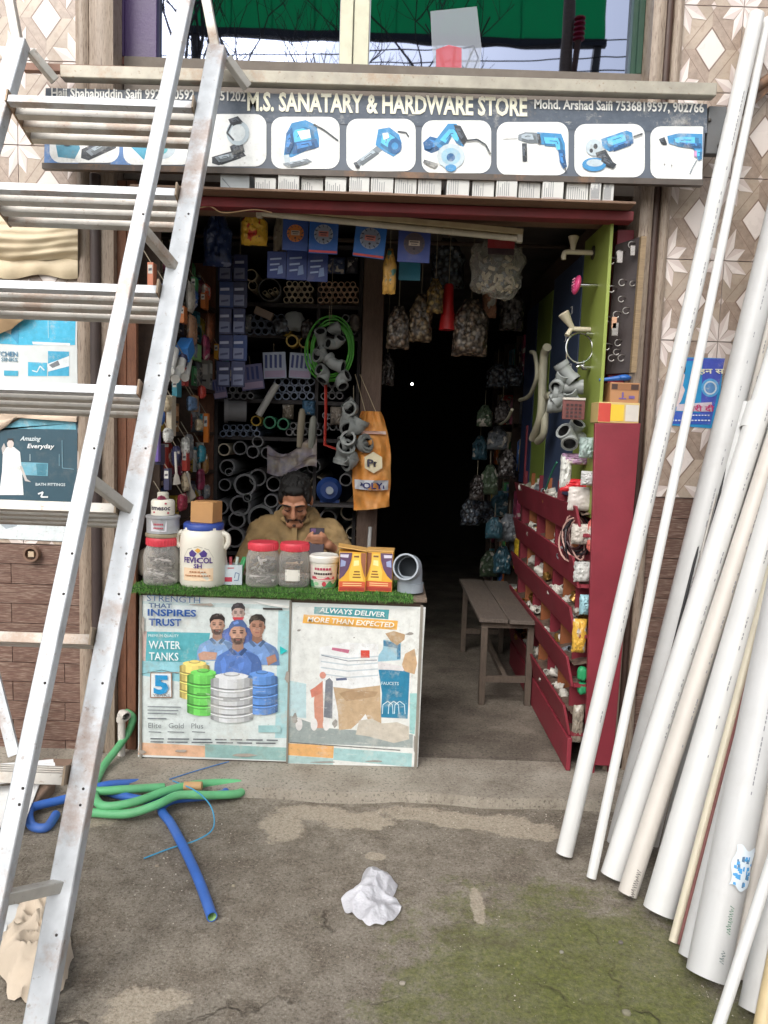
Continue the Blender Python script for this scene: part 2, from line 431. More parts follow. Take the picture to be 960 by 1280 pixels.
def wood_mat(name, c, grain=(60,45,35), stretch=(1,1,14), rough=.6, amt=.55, sc=7, bump=.25, dirt=0):
    q = NT(name); co = q.coord(stretch); c0 = lin(c)
    w = q.noise(co, sc, 6, .7); w2 = q.noise(co, sc*4, 3, .6)
    col = q.ramp(w, [(.3, tuple(v*.72 for v in c0[:3])+(1,)), (.55, c0), (.75, tuple(min(.95, v*1.25) for v in c0[:3])+(1,))])
    col = q.mix(q.ramp(w2, [(.5, g(0)), (.66, g(amt))]), col, lin(grain))
    if dirt:
        col = q.mix(q.ramp(q.noise(q.coord(), 6, 8, .7), [(.5, g(0)), (.7, g(dirt))]), col, lin((120,105,88)))
    q.l(col, q.p.inputs['Base Color']); q.p.inputs['Roughness'].default_value = rough
    q.bump(w2, bump, .004); return q.mat
def steel_mat(name, c, rust=.35):
    q = NT(name); co = q.coord()
    n = q.noise(co, 14, 6); col = q.ramp(n, [(.3, lin(tuple(v*.86 for v in c))), (.7, lin(c))])
    rn = q.noise(co, 3.2, 9, .74); col = q.mix(q.ramp(rn, [(.52, g(0)), (.62, g(rust)), (.76, g(min(1, rust*1.6)))]), col, lin((150,112,82)))
    sp = q.noise(co, 60, 3); col = q.mix(q.ramp(sp, [(.64, g(0)), (.72, g(.5))]), col, lin((120,96,76)))
    q.l(col, q.p.inputs['Base Color']); q.p.inputs['Metallic'].default_value = .25; q.p.inputs['Roughness'].default_value = .48
    q.bump(q.noise(co, 40, 5), .12, .004); return q.mat
G = ground_mat()
SLAB = speckle_mat('slab_concrete', (156,148,135), (114,105,94), (172,164,152), 95, 3.2)
PLASTER = speckle_mat('old_plaster', (172,162,146), (146,134,118), (190,182,168), 140, 7)
FLOORM = speckle_mat('shop_floor', (112,104,94), (78,70,62), (142,133,121), 90, 3)
LEFTW = mat('grimy_bounce_paint', (120,114,108), .8, var=.3, sc=3, dirt=.3, dc=(70,62,56))  # lighter copy of the wall paint, to bounce daylight inside
DARKW = mat('dark_interior_paint', (48,44,42), .8, var=.3, sc=3, dirt=.3, dc=(30,26,24))  # darker than the left wall to keep the passage black
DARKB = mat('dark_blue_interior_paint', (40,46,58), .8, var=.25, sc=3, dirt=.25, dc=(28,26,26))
RED = mat('red_cabinet_paint', (132,44,56), .55, var=.16, sc=4, bump=.2, bsc=30, dirt=.22, dc=(88,40,40), dsc=7)
REDD = mat('dark_red_beam_paint', (122,42,46), .6, var=.25, sc=5, bump=.25, bsc=24, dirt=.4, dc=(66,42,36), dsc=6)
TW1 = mat('tile_white', (226,216,210), .28, var=.05, sc=6, bump=.02, rv=.02)
TW2 = mat('tile_pink_white', (208,194,188), .3, var=.06, sc=6, bump=.02, rv=.02)
TB1 = wood_mat('tile_brown_print', (168,150,136), (126,108,96), (9,2,9), .3, .5, 5, .03)
TB2 = wood_mat('tile_tan_print', (184,168,152), (144,124,110), (2,9,2), .3, .45, 5, .03)
TB3 = mat('tile_dark_print', (136,116,104), .3, var=.1, bump=.02)
GROUT = mat('grout', (150,140,132), .9, var=.1)
PLANKT = wood_mat('wood_plank_tile', (108,82,72), (182,164,148), (2.0,2,34), .42, .5, 2.4, .12)
PILW = wood_mat('pilaster_stone_print', (160,144,128), (92,72,58), (26,5,2.2), .45, .7, 3, .1)
PILD = wood_mat('pilaster_dark_wood', (84,64,56), (50,38,34), (22,4,2), .5, .6, 4, .15)
BOARDB = wood_mat('rough_brown_board', (122,80,58), (70,44,34), (16,3,2), .75, .6, 5, .35, .3)
CREAM = mat('cream_frame_paint', (206,204,180), .5, var=.08, dirt=.25, dc=(120,110,90), dsc=8)
BARM = steel_mat('sign_bar_steel', (176,170,156), .5)
LADW = steel_mat('ladder_silver_paint', (208,212,216), .5)
LADR = steel_mat('ladder_slat_steel', (198,194,186), .5)

# ============================================================ ground, step, shop floor, interior shell
def axis(a, b, fine0, fine1, step, coarse):
    xs = []; x = a
    while x < b:
        xs.append(x); x += step if fine0 <= x < fine1 else coarse
    xs.append(b); return xs
gx = axis(-60, 60, -2.4, 2.6, .06, 3.0); gy = axis(-60, 40, .9, 3.3, .06, 3.0)
mb = MB(); vs = [];
for y in gy:
    for x in gx:
        z = 0
        if -2.5 < x < 2.7 and .8 < y < 3.4:
            z = mnoise.noise(V((x*2.2, y*2.2, 3)))*.003 + mnoise.noise(V((x*9, y*9, 1)))*.0012 - .0045
        vs.append((x, y, z))
n = len(gx); mb.add(vs, [(j*n+i, j*n+i+1, (j+1)*n+i+1, (j+1)*n+i) for j in range(len(gy)-1) for i in range(n-1)])
tag(link('ground', to_mesh('ground', mb, G, 80)), kind='structure')
SZ = .04
mb = MB(); edge = []
for i in range(41):
    x = -2.2 + 4.4*i/40
    edge.append((x, 2.985 + .03*mnoise.noise(V((x*3.1, 0, 0))) + .012*mnoise.noise(V((x*14, 2, 0))) + .02*x*0))
top = [(x, y, SZ) for x, y in edge]; bot = [(x, y-.012, -.03) for x, y in edge]
mb.add(top+bot, [(i, 41+i, 42+i, i+1) for i in range(40)])
mb.add(top+[(2.2,3.34,SZ),(-2.2,3.34,SZ)], [tuple(range(43))])
tag(link('threshold_step', to_mesh('threshold_step', mb, SLAB, 60)), kind='structure')
mb = MB(); mb.box((-1.32,3.36,-.05),(1.32,9.2,SZ-.004)); tag(link('shop_floor', to_mesh('shop_floor', mb, FLOORM)), kind='structure')
def outline_px(pts, Z, wob=.012, sub=5, seed=0):
    W = [at(x, y, Z=Z) for x, y in pts]; out = []
    for i in range(len(W)):
        a, b = W[i], W[(i+1) % len(W)]
        for k in range(sub):
            p = a.lerp(b, k/sub); p = p + mnoise.noise_vector(p*16+V((seed,0,0)))*wob*1.6 + mnoise.noise_vector(p*70+V((seed,0,0)))*wob*.7; p.z = Z; out.append(p)
    return out
WL, WR, WB, CEI = -1.30, 1.34, 9.2, 2.72
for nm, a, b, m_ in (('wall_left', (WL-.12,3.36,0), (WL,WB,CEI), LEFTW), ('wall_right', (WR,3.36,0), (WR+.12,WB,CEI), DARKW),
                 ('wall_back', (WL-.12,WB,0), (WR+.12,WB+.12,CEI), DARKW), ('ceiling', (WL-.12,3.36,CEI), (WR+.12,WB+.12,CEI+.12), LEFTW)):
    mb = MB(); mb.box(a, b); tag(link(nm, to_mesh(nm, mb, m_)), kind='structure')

# ============================================================ tiled facade walls
def clip(poly, xmin, xmax, ymin, ymax):
    def cut(p, ins, inter):
        o = []
        for i in range(len(p)):
            a, b = p[i], p[(i+1) % len(p)]
            if ins(a):
                o.append(a)
                if not ins(b): o.append(inter(a, b))
            elif ins(b): o.append(inter(a, b))
        return o
    def ix(c): return lambda a, b: (c, a[1]+(b[1]-a[1])*(c-a[0])/(b[0]-a[0]))
    def iy(c): return lambda a, b: (a[0]+(b[0]-a[0])*(c-a[1])/(b[1]-a[1]), c)
    for ins, it in ((lambda p: p[0] >= xmin, ix(xmin)), (lambda p: p[0] <= xmax, ix(xmax)), (lambda p: p[1] >= ymin, iy(ymin)), (lambda p: p[1] <= ymax, iy(ymax))):
        if not poly: return []
        poly = cut(poly, ins, it)
    return poly
TSX, TSY = .122, .166
def tile_mesh():
    lim = .988; mb = MB()
    mb.box((-TSX*lim, 0, -TSY*lim), (TSX*lim, .012, TSY*lim), 0)
    def put(pts, m, l=1):
        xy = clip(pts, -lim, lim, -lim, lim)
        if len(xy) > 2: mb.poly([(x*TSX, -.0005*l, y*TSY) for x, y in xy], m)
    # four wooden boards round the middle diamond, two tones, each split lengthwise by a dark joint
    a = .50
    for s1 in (-1, 1):
        for s2 in (-1, 1):
            m = 2 if s1*s2 > 0 else 3
            put([(s1*a, 0), (s1*1.0, 0), (s1*1.0, s2*1.0), (0, s2*1.0), (0, s2*a)], m)
            k = .86; put([(s1*k, 0), (s1*(k+.025), 0), (0, s2*(k+.025)), (0, s2*k)], 4, 2)
            put([(s1*(a-.02), 0), (s1*(a+.03), 0), (0, s2*(a+.03)), (0, s2*(a-.02))], 4, 2)
    put([(a-.03,0),(0,a-.03),(-a+.03,0),(0,-a+.03)], 1, 2)
    # boards that run on past the diamond
    for s1 in (-1, 1): put([(s1*a,0),(s1*(a+.02),.03),(s1*.02,s1*1.0*.0+1.0),(0,1.0),(0,a)], 3 if s1 > 0 else 2, 3) if False else None
    # eight white facets of the star in every corner, quarter stars at the edges
    for cx in (-1, 1):
        for cy in (-1, 1):
            for k in range(8):
                t = R(22.5+45*k); tip = .86 if k % 2 else .74
                p = [(cx, cy), (cx+.44*math.cos(t-.36), cy+.44*math.sin(t-.36)), (cx+tip*math.cos(t), cy+tip*math.sin(t))]
                q = [(cx, cy), (cx+tip*math.cos(t), cy+tip*math.sin(t)), (cx+.44*math.cos(t+.36), cy+.44*math.sin(t+.36))]
                put(p, 1, 4); put(q, 0, 4)
    for (cx, cy) in ((1,0),(-1,0),(0,1),(0,-1)):
        put([(cx-.10,cy),(cx,cy-.10),(cx+.10,cy),(cx,cy+.10)], 0, 5)
    return to_mesh('tile', mb, [TW2, TW1, TB1, TB2, TB3], 0)
TILE = tile_mesh()
FW = 3.30
def plank_mesh(L, h):
    mb = MB(); mb.box((0, 0, 0), (L-.003, .012, h-.003)); return to_mesh('plank_tile', mb, PLANKT, 0)
PLK = plank_mesh(.46, .088)
def tiled_wall(name, label, x0, x1, zsplit, ztop, xa):
    root = thing(name, label, 'wall', ((x0+x1)/2, FW, 0))
    b = MB(); b.box((x0, FW+.012, -.05), (x1, FW+.35, ztop)); part(root, 'backing', b, GROUT)
    o = origin(root); z = zsplit + TSY
    while z < ztop:
        x = xa + TSX*(1 if xa > 0 else -1)
        while x0-.2 < x < x1+.2:
            if x0 <= x-TSX+.02 and x+TSX-.02 <= x1: link('tile', TILE, root, V((x, FW, z))-o)
            x += 2*TSX*(1 if xa > 0 else -1)
        z += 2*TSY
    z = zsplit-.088; r = 0
    while z > -.08:
        x = x0 - (.0 if r % 2 else .23)
        while x < x1-.02:
            if x >= x0-.001 and x+.46 <= x1+.001: link('plank_tile', PLK, root, V((x, FW+rnd.uniform(-.001,.001), z))-o)
            elif True:
                mbp = MB(); mbp.box((max(x, x0), FW, z), (min(x+.457, x1), FW+.012, z+.085)); part(root, 'plank_tile', mbp, PLANKT, smooth=0)
            x += .46
        z -= .088; r += 1
    return root
XL = at(98, 400, Y=FW).x; XRt = at(835, 280, Y=FW).x
ZLs = at(96, 682, Y=FW).z; ZRs = at(815, 621, Y=FW).z
tiled_wall('tiled_wall', 'left facade wall with diamond patterned tiles above brown wood plank tiles', XL-10*TSX, XL, ZLs, 4.4, XL)
tiled_wall('tiled_wall', 'right facade wall with brown and white star tiles behind the leaning pipes', XRt, XRt+10*TSX, ZRs, 4.4, XRt)

# pilasters beside the opening
def pilaster(label, xa, xb, strips):
    root = thing('pilaster', label, 'pilaster', ((xa+xb)/2, FW, 0))
    for f0, f1, dy, m_ in strips:
        b = MB(); X0 = xa+(xb-xa)*f0; X1 = xa+(xb-xa)*f1
        b.grid(lambda u, v: V((X0+(X1-X0)*u, FW-dy-.012*math.sin(math.pi*u), 4.4*v)), 6, 2)
        b.box((X0, FW-dy, 0), (X1, FW+.30, 4.4)); part(root, 'facing_strip', b, m_, smooth=60)
    return root
XP0 = at(800, 240, Y=FW).x; XPL = at(146, 5, Y=FW).x
pilaster('narrow right pilaster with brown wood grain facing next to star tiles', XP0, XRt, [(0,.42,.02,PILW),(.42,.7,.0,PILD),(.7,1,.015,PILW)])
pilaster('narrow left pilaster with stone print facing behind the ladder', XL, XPL, [(0,.32,.01,PILW),(.36,.95,.02,PILW)])
b = MB(); xx = at(124, 400, Y=FW).x; b.tube([(xx, FW-.04, .02), (xx, FW-.04, 2.5)], .022, 10)
solo('drain_pipe', b, mat('dark_pipe', (64,52,50), .5, dirt=.3), 'thin dark brown vertical pipe on the left pilaster behind the ladder', 'pipe')
# boarded strip between left pilaster and opening
xa, xb = at(131, 450, Y=FW).x, at(170, 450, Y=FW).x
root = thing('boarding', 'rough reddish brown wooden boards standing left of the shop opening behind ladder', 'boards', ((xa+xb)/2, FW, SZ))
nb = 3
for k in range(nb):
    b = MB(); b.box((xa+(xb-xa)*k/nb+.002, FW+.01+.006*(k % 2), SZ), (xa+(xb-xa)*(k+1)/nb-.002, FW+.04, 2.5)); part(root, 'board', b, BOARDB, bevel=.003)

# ============================================================ lintel, ledge boxes, wall above the opening
LEDZ = zb1 = at(500, 243, Y=3.13).z; zb0 = at(500, 266, Y=3.2).z
xa = at(175, 250, Y=3.24).x; xb = at(790, 250, Y=3.24).x
root = thing('lintel_beam', 'dark red painted wooden beam across the top of the shop opening', 'beam', ((xa+xb)/2, 3.24, zb0))
b = MB(); b.box((xa, 3.20, zb0), (xb, 3.27, zb1-.012)); b.jit(.002, 9); part(root, 'beam', b, REDD, bevel=.004)
b = MB(); b.box((xa, 3.115, zb1-.010), (xb-.02, 3.50, zb1)); part(root, 'ledge_board', b, wood_mat('ledge_wood', (128,100,80), stretch=(2,20,20), dirt=.4), bevel=.002)
b = MB(); b.box((XPL, 3.385, zb1+.1), (XP0, 3.62, 3.02))
solo('upper_wall', b, mat('upper_wall_plaster', (120,112,104), .9, dirt=.4), 'plain wall strip behind the shop sign above the opening', 'wall')
# ============================================================ upper window (coated glass that mirrors the street)
WY = 3.44
wz0, wz1 = 3.02, 4.4
def coated_glass():
    q = NT('coated_window_glass'); q.p.inputs['Metallic'].default_value = 1.0; q.p.inputs['Base Color'].default_value = lin((128,136,156)); q.p.inputs['Roughness'].default_value = .015
    n_ = q.noise(q.coord((1,1,1)), 2.2, 2); q.bump(n_, .015, .05); return q.mat
GL = coated_glass()
X = lambda px, y=60: at(px, y, Y=WY).x
root = thing('window', 'wide mirrored upper window with cream mullion above the shop sign', 'window', (X(480), WY, wz0))
for a, b_ in ((200, 424), (462, 786)):
    b = MB(); b.box((X(a), WY, wz0), (X(b_), WY+.006, wz1)); part(root, 'pane', b, GL, smooth=0)
mul = MB(); mul.box((X(425), WY-.03, wz0), (X(441), WY+.04, wz1)); mul.box((X(442), WY-.022, wz0), (X(461), WY+.04, wz1)); part(root, 'mullion', mul, CREAM, bevel=.003)
for a, b_, c in ((147, 200, (66,44,92)), (786, 822, (34,70,54))):
    j = MB(); j.box((X(a), WY-.04, wz0), (X(b_)-.002, WY+.05, wz1)); j.box((X(a)+.02, WY-.055, wz0), (X(a)+.045, WY-.041, wz1))
    part(root, 'jamb', j, mat('jamb_%d' % c[0], c, .4, var=.2, sc=4), bevel=.003)
sill = MB(); sill.box((X(147), WY-.05, wz0-.03), (X(822), WY+.05, wz0-.001)); part(root, 'sill', sill, mat('sill_red', (120,70,60), .7, dirt=.3))
Fp = flat_on(WY-.002)
Fp.poly([(538,14),(596,8),(602,60),(598,108),(545,108),(540,60)], (206,212,222))
Fp.poly([(545,62),(561,56),(577,60),(577,90),(561,98),(545,90)], (214,112,118))
for p in ([(579,60),(592,57),(598,72),(588,98)], [(588,98),(578,82)]): Fp.line(p, 1.2, (90,96,110))
part(root, 'glass_sticker', Fp.mb, [clear('milky_sticker',(200,206,216),.32,.3), clear('red_sticker',(214,80,90),.55,.3)]+Fp.mats[2:], smooth=0, label='pale sticker with a red hexagon on the glass')

# ============================================================ the shop sign
SY = 3.15
SBLUE = mat('sign_face_grey_blue', (92,100,112), .45, var=.14, sc=5, bump=.05, bsc=40, dirt=.22, dc=(120,116,108), dsc=9, rv=0)
tl, tr, br, bl = at(57,110,Y=SY), at(884,130,Y=SY), at(877,226,Y=SY), at(55,205,Y=SY)
root = thing('shop_sign', 'long grey blue shop sign with power tool pictures and cream lettering', 'sign', ((tl.x+tr.x)/2, SY, bl.z))
b = MB(); b.prism([tl, tr, br, bl], (0,.05,0)); part(root, 'panel', b, SBLUE)
b = MB()
b.beam(at(78,92,Y=SY-.02), at(893,115,Y=SY-.02), .05, .048, 0); part(root, 'top_bar', b, BARM, bevel=.004)
b = MB(); b.beam(at(30,85,Y=SY+.05), at(300,94,Y=SY+.05), .03, .03); part(root, 'rear_bar', b, steel_mat('rusty_bar', (130,96,80), .8), bevel=.003)
b = MB(); b.beam(bl+V((0,-.004,-.012)), br+V((0,-.004,-.012)), .03, .022); part(root, 'bottom_edge', b, steel_mat('sign_edge', (92,84,78), .6))
b = MB(); b.obox(at(893,165,Y=SY+.02), (.035,0,0), (0,.02,0), (0,0,.09)); part(root, 'bracket_plate', b, mat('grey_plate', (96,98,100), .6, dirt=.4), bevel=.004)
for (xx, yy) in ((887,150),(899,182)):
    b = MB(); b.ball(at(xx, yy, Y=SY-.003), .008, .006, .008, 8); part(root, 'bolt', b, steel_mat('bolt_steel', (70,66,62), .4))
for x0 in (160, 640):
    b = MB(); p = at(x0, 150, Y=SY+.06); b.beam(p, V((p.x, FW+.09, p.z)), .03, .03); part(root, 'support_arm', b, BARM)
Fp = flat_on(SY-.0015, dl=.0002)
Fp.rect(57,112,884,146,(80,90,104),20.3)
Fp.poly([(57,150),(100,151),(98,206),(55,204.5)], (92,132,186)); Fp.layer -= 1
Fp.poly([(140,152),(166,153),(164,207.5),(138,207)], (92,132,186))
cards = [(62,143,149,203.5),(154,145,241,206),(248,142.5,333,208),(339,146,424.5,211),(433,148.5,519.5,214),(527,150.5,614,216.5),(621,152.5,710.5,219),(718,155,806,221.5),(813,158,878,224)]
lay = Fp.layer
for k, (x0, y0, x1, y1) in enumerate(cards):
    Fp.layer = lay
    if k == 8:
        pts = [p for p in rrect(x0, y0, x1+12, y1, 13)]
        Fp.poly([(min(x, 879-(y-y0)*.02), y) for x, y in pts], (240,242,240))
    else: Fp.poly(rrect(x0, y0, x1, y1, 14), (240,242,240))
BL, BD, BK, GY, LG = (64,142,196), (44,98,150), (58,64,72), (128,138,146), (190,204,212)
def tool(k, items):
    x0, y0, x1, y1 = cards[k]; Fp.layer = lay+1
    if k == 8: x1 = x0+88
    for it in items:
        kind, c, *d = it
        m = lambda p: (x0+(x1-x0)*p[0], y0+(y1-y0)*p[1])
        if kind == 'p':
            Fp.poly([m(p) for p in d[0]], c)
            if c in (BL, BD, BK, GY):      # printed highlight and shade on the tool body
                cx_ = sum(p[0] for p in d[0])/len(d[0]); cy_ = sum(p[1] for p in d[0])/len(d[0]); tint = lambda f: tuple(min(255, int(v*f+14*(f > 1))) for v in c)
                Fp.poly([m((cx_+(x-cx_)*.72+.012, cy_+(y-cy_)*.72+.03)) for x, y in d[0]], tint(.80)); Fp.poly([m((cx_+(x-cx_)*.58-.012, cy_+(y-cy_)*.52-.02)) for x, y in d[0]], tint(1.28))
                Fp.line([m((cx_+(x-cx_)*.3, cy_+(y-cy_)*.3)) for x, y in d[0][:3]], .9, tint(.6))
        elif kind == 'e': cx, cy = m((d[0], d[1])); Fp.ell(cx, cy, d[2]*(x1-x0), d[3]*(y1-y0), c)
        elif kind == 'l': Fp.line([m(p) for p in d[0]], d[1], c)
tool(0, [('p', (84,150,176), [(.08,.55),(.2,.42),(.38,.45),(.44,.7),(.36,.92),(.12,.88)]), ('p', BK, [(.46,.72),(.9,.42),(.98,.52),(.95,.7),(.56,.95),(.45,.9)]), ('p', GY, [(.52,.76),(.88,.5),(.92,.58),(.6,.86)]), ('e', BK, .25,.58,.07,.08)])
tool(1, [('p', (70,160,190), [(.1,.62),(.3,.4),(.62,.36),(.8,.6),(.6,.85),(.3,.9)]), ('e', LG, .55,.68,.2,.2), ('e', (90,170,180), .55,.68,.09,.1), ('p', BK, [(.78,.3),(.92,.5),(.86,.62),(.74,.5)])])
tool(2, [('p', BK, [(.2,.82),(.62,.66),(.7,.8),(.3,.98),(.2,.94)]), ('p', GY, [(.24,.82),(.5,.74),(.52,.84),(.3,.92)]), ('p', BK, [(.46,.62),(.64,.5),(.68,.72),(.5,.78)]), ('e', LG, .58,.36,.17,.24), ('e', (222,230,232), .58,.36,.11,.16), ('p', BK, [(.44,.1),(.58,.04),(.66,.16),(.56,.18),(.48,.22)]), ('l', BK, [(.48,.2),(.42,.36),(.52,.5)], 2.2)])
tool(3, [('p', BL, [(.22,.32),(.3,.12),(.5,.06),(.66,.16),(.7,.42),(.7,.58),(.5,.66),(.3,.78),(.18,.78)]), ('p', (240,242,240), [(.38,.28),(.56,.24),(.58,.4),(.44,.44)]), ('p', BD, [(.3,.5),(.66,.42),(.7,.58),(.32,.72)]), ('p', LG, [(.18,.74),(.26,.72),(.28,.9),(.2,.92)]), ('p', GY, [(.16,.9),(.52,.8),(.6,.86),(.24,.97)]), ('l', BK, [(.62,.14),(.78,.26),(.98,.46)], 2.0), ('p', BD, [(.22,.32),(.3,.2),(.34,.5),(.26,.72),(.2,.7)])])
tool(4, [('p', GY, [(.12,.84),(.44,.52),(.52,.6),(.18,.92)]), ('p', BL, [(.42,.5),(.46,.2),(.62,.16),(.76,.3),(.8,.46),(.78,.62),(.68,.72),(.54,.62)]), ('p', (240,242,240), [(.52,.28),(.6,.26),(.62,.36),(.54,.4)]), ('e', BD, .7,.52,.1,.15), ('e', BL, .7,.52,.05,.07), ('l', BK, [(.74,.24),(.86,.26),(.9,.34)], 1.8), ('p', BK, [(.1,.84),(.14,.82),(.2,.92),(.14,.94)])])
tool(5, [('p', BD, [(.02,.42),(.12,.3),(.24,.34),(.26,.56),(.14,.62),(.04,.56)]), ('p', BL, [(.16,.44),(.38,.06),(.5,.06),(.64,.34),(.6,.5),(.5,.42),(.42,.24),(.3,.56)]), ('p', BK, [(.46,.08),(.56,.1),(.66,.36),(.6,.48),(.52,.3)]), ('e', LG, .42,.68,.2,.24), ('e', (150,190,210), .42,.68,.14,.16), ('e', BD, .42,.7,.06,.08), ('p', BK, [(.04,.74),(.24,.82),(.2,.9),(.02,.8)]), ('e', BL, .42,.9,.08,.07), ('l', BK, [(.64,.38),(.8,.36),(.92,.46),(.99,.64)], 2.2), ('e', BD, .1,.46,.06,.09)])
tool(6, [('p', GY, [(.3,.24),(.4,.19),(.56,.2),(.6,.4),(.44,.4),(.3,.34)]), ('p', BL, [(.56,.19),(.9,.22),(.95,.4),(.96,.64),(.88,.66),(.84,.44),(.6,.42)]), ('p', BK, [(.35,.4),(.42,.4),(.42,.74),(.36,.74)]), ('p', BD, [(.86,.52),(.94,.52),(.98,.84),(.93,.88),(.88,.76)]), ('l', (214,216,216), [(.08,.3),(.3,.28)], 1.6), ('l', BK, [(.95,.84),(.97,.94)], 1.4), ('p', BK, [(.56,.22),(.6,.22),(.62,.4),(.58,.41)])])
tool(7, [('p', BL, [(.38,.28),(.74,.12),(.82,.16),(.84,.36),(.5,.52),(.4,.44)]), ('p', BD, [(.5,.44),(.84,.28),(.84,.36),(.5,.52)]), ('e', LG, .28,.44,.12,.16), ('e', BK, .3,.42,.03,.05), ('e', BK, .24,.5,.025,.04), ('p', BK, [(.3,.54),(.44,.48),(.58,.78),(.5,.82),(.36,.76)]), ('e', BL, .28,.76,.17,.13), ('e', LG, .29,.73,.12,.07), ('l', BK, [(.84,.24),(.97,.18)], 2.2), ('p', BK, [(.4,.58),(.6,.76),(.55,.84),(.38,.7)])])
tool(8, [('p', BK, [(.12,.24),(.2,.2),(.24,.34),(.16,.34)]), ('p', BL, [(.24,.18),(.4,.13),(.74,.14),(.74,.4),(.7,.52),(.62,.42),(.4,.38),(.26,.32)]), ('p', BD, [(.4,.3),(.72,.32),(.74,.42),(.5,.38)]), ('p', BL, [(.62,.42),(.74,.42),(.73,.62),(.68,.64)]), ('p', (200,150,190), [(.62,.46),(.66,.46),(.66,.58),(.62,.56)]), ('l', GY, [(.66,.64),(.6,.78),(.56,.9)], 1.4), ('e', (150,150,150), .2,.72,.012,.02), ('e', (150,150,150), .3,.74,.012,.02)])
part(root, 'printed_pictures', Fp.mb, Fp.mats, smooth=0)
YL = (244,241,218); WT = (232,232,228)
for t, x0, y0, x1, y1, h, c, bo in (('M.S. SANATARY & HARDWARE STORE', 309, 137.5, 659, 144.5, 23, YL, .032), ('Haji Shahabuddin Saifi 9927 10592', 64, 121.5, 243, 124, 12, WT, .025),
        ('9051202', 262, 124.5, 307, 126.5, 12, WT, .025), ('Mohd. Arshad Saifi 7536819597, 902766', 668, 135.5, 880, 140.5, 12, WT, .025)):
    Ft = flat_on(SY-.0045); Ft.text(t, x0, y0, x1, y1, h, c, bo); part(root, 'lettering', Ft.mb, Ft.mats, smooth=0)

# cartons on the ledge below the sign
CW = mat('white_carton', (206,206,202), .7, var=.06, sc=12, bump=.08, dirt=.18, dc=(140,128,112), dsc=9)
rows = [(275,312,0),(318,345,0),(347,374,0),(376,404,0),(406,433,0),(436,462,0),(463,492,0),(493,521,0),(522,552,0),(558,587,0),(590,618,0),(620,647,0),(648,676,0),(678,705,0),(708,736,0),(738,752,0),(754,768,0)]
ordw = ['first','second','third','fourth','fifth','sixth','seventh','eighth','ninth','tenth','eleventh','twelfth','thirteenth','fourteenth','fifteenth','sixteenth','seventeenth','eighteenth','nineteenth','twentieth']
CWG = mat('grey_white_carton', (182,188,190), .7, dirt=.2)
for k, (x0, x1, _) in enumerate(rows):
    Yb = 3.145 + rnd.uniform(-.012, .012); a = at(x0, 236, Y=Yb).x; c = at(x1, 236, Y=Yb).x
    h = .082 + rnd.uniform(-.006, .006)
    if k in (1, 2, 3, 4): h *= .62
    root = thing('carton', '%s white printed carton from the ladder on the ledge under the sign' % ordw[k], 'carton', ((a+c)/2, Yb, LEDZ+.001), (0,0,rnd.uniform(-.03,.03)), 'white cartons on the ledge under the sign')
    w = (c-a)/2-.0015
    b = MB(); b.box((-w, 0, 0), (w, .14, h)); part(root, 'box', b, CWG if k == 0 else CW, world=False, bevel=.0015)
    Fq = Flat(lambda u, v, l: V((u, -.0006*l, v)))
    if k:
        for r_ in range(rnd.randint(5, 9)):
            u = -w*.82+1.6*w*r_/8; Fq.layer = 0; Fq.line([(u, h*.12), (u, h*rnd.uniform(.5, .88))], .0022, (120,122,128))
        Fq.layer = 0; Fq.line([(-w*.9, h*.08), (w*.9, h*.08)], .002, (176,140,132))
    else: Fq.poly([(-w*.9, h*.5), (-w*.3, h*.08), (-w*.25, h*.1), (-w*.85, h*.56)], (140,146,150))
    part(root, 'print', Fq.mb, Fq.mats, world=False, smooth=0)
    if k in (2, 3, 4):
        h2 = .026; r2 = thing('carton', 'flat white carton lying on the %s carton of the ledge row' % ordw[k], 'carton', ((a+c)/2, Yb+.004, LEDZ+.001+h+.001), (0,0,rnd.uniform(-.05,.05)), 'flat cartons stacked on the ledge row')
        b = MB(); b.box((-w, 0, 0), (w, .13, h2)); part(r2, 'box', b, CW, world=False, bevel=.0015)

# ============================================================ across the street: seen only as the mirror picture in the window
def refl(px, py, d):     # place in front of the glass at distance d whose mirror picture falls on this pixel
    p = at(px, py, Y=WY+d); return V((p.x, WY-d, p.z))
D = 11.5
GS = NT('green_sheet'); GS.p.inputs['Base Color'].default_value = lin((30,176,122)); GS.p.inputs['Roughness'].default_value = .5
tl_ = GS.n('ShaderNodeBsdfTranslucent'); tl_.inputs[0].default_value = lin((40,210,150)); ms_ = GS.n('ShaderNodeMixShader'); ms_.inputs[0].default_value = .5
GS.l(GS.p.outputs[0], ms_.inputs[1]); GS.l(tl_.outputs[0], ms_.inputs[2]); GS.l(ms_.outputs[0], GS.out.inputs[0]); GS = GS.mat
yb = WY-D
a = refl(236, 42, D); c = refl(755, 36, D)
root = thing('standin', 'tall green sheet hoarding on posts for the green mirrored in the upper window', 'standin', ((a.x+c.x)/2, yb, 0))  # added green sheet, set far back so it blocks little daylight
for k in range(10):
    x0 = a.x+(c.x-a.x)*k/10; b = MB(); b.box((x0+.01, yb-.02-.01*(k % 2), a.z+.08), (x0+(c.x-a.x)/10+.02, yb-.005, a.z+3.2)); part(root, 'sheet', b, GS)
b = MB(); b.box((a.x-.05, yb-.1, a.z), (c.x+.05, yb+.04, a.z+.12)); part(root, 'edge_beam', b, mat('dark_beam', (34,38,46), .6))
for x0 in (a.x+.1, c.x-.1):
    b = MB(); b.box((x0-.06, yb-.12, 0), (x0+.06, yb-.01, a.z+.1)); part(root, 'post', b, mat('post_paint', (70,66,62), .6))
OB = mat('opposite_building_plaster', (150,140,126), .9, var=.15, sc=1.2, dirt=.3)
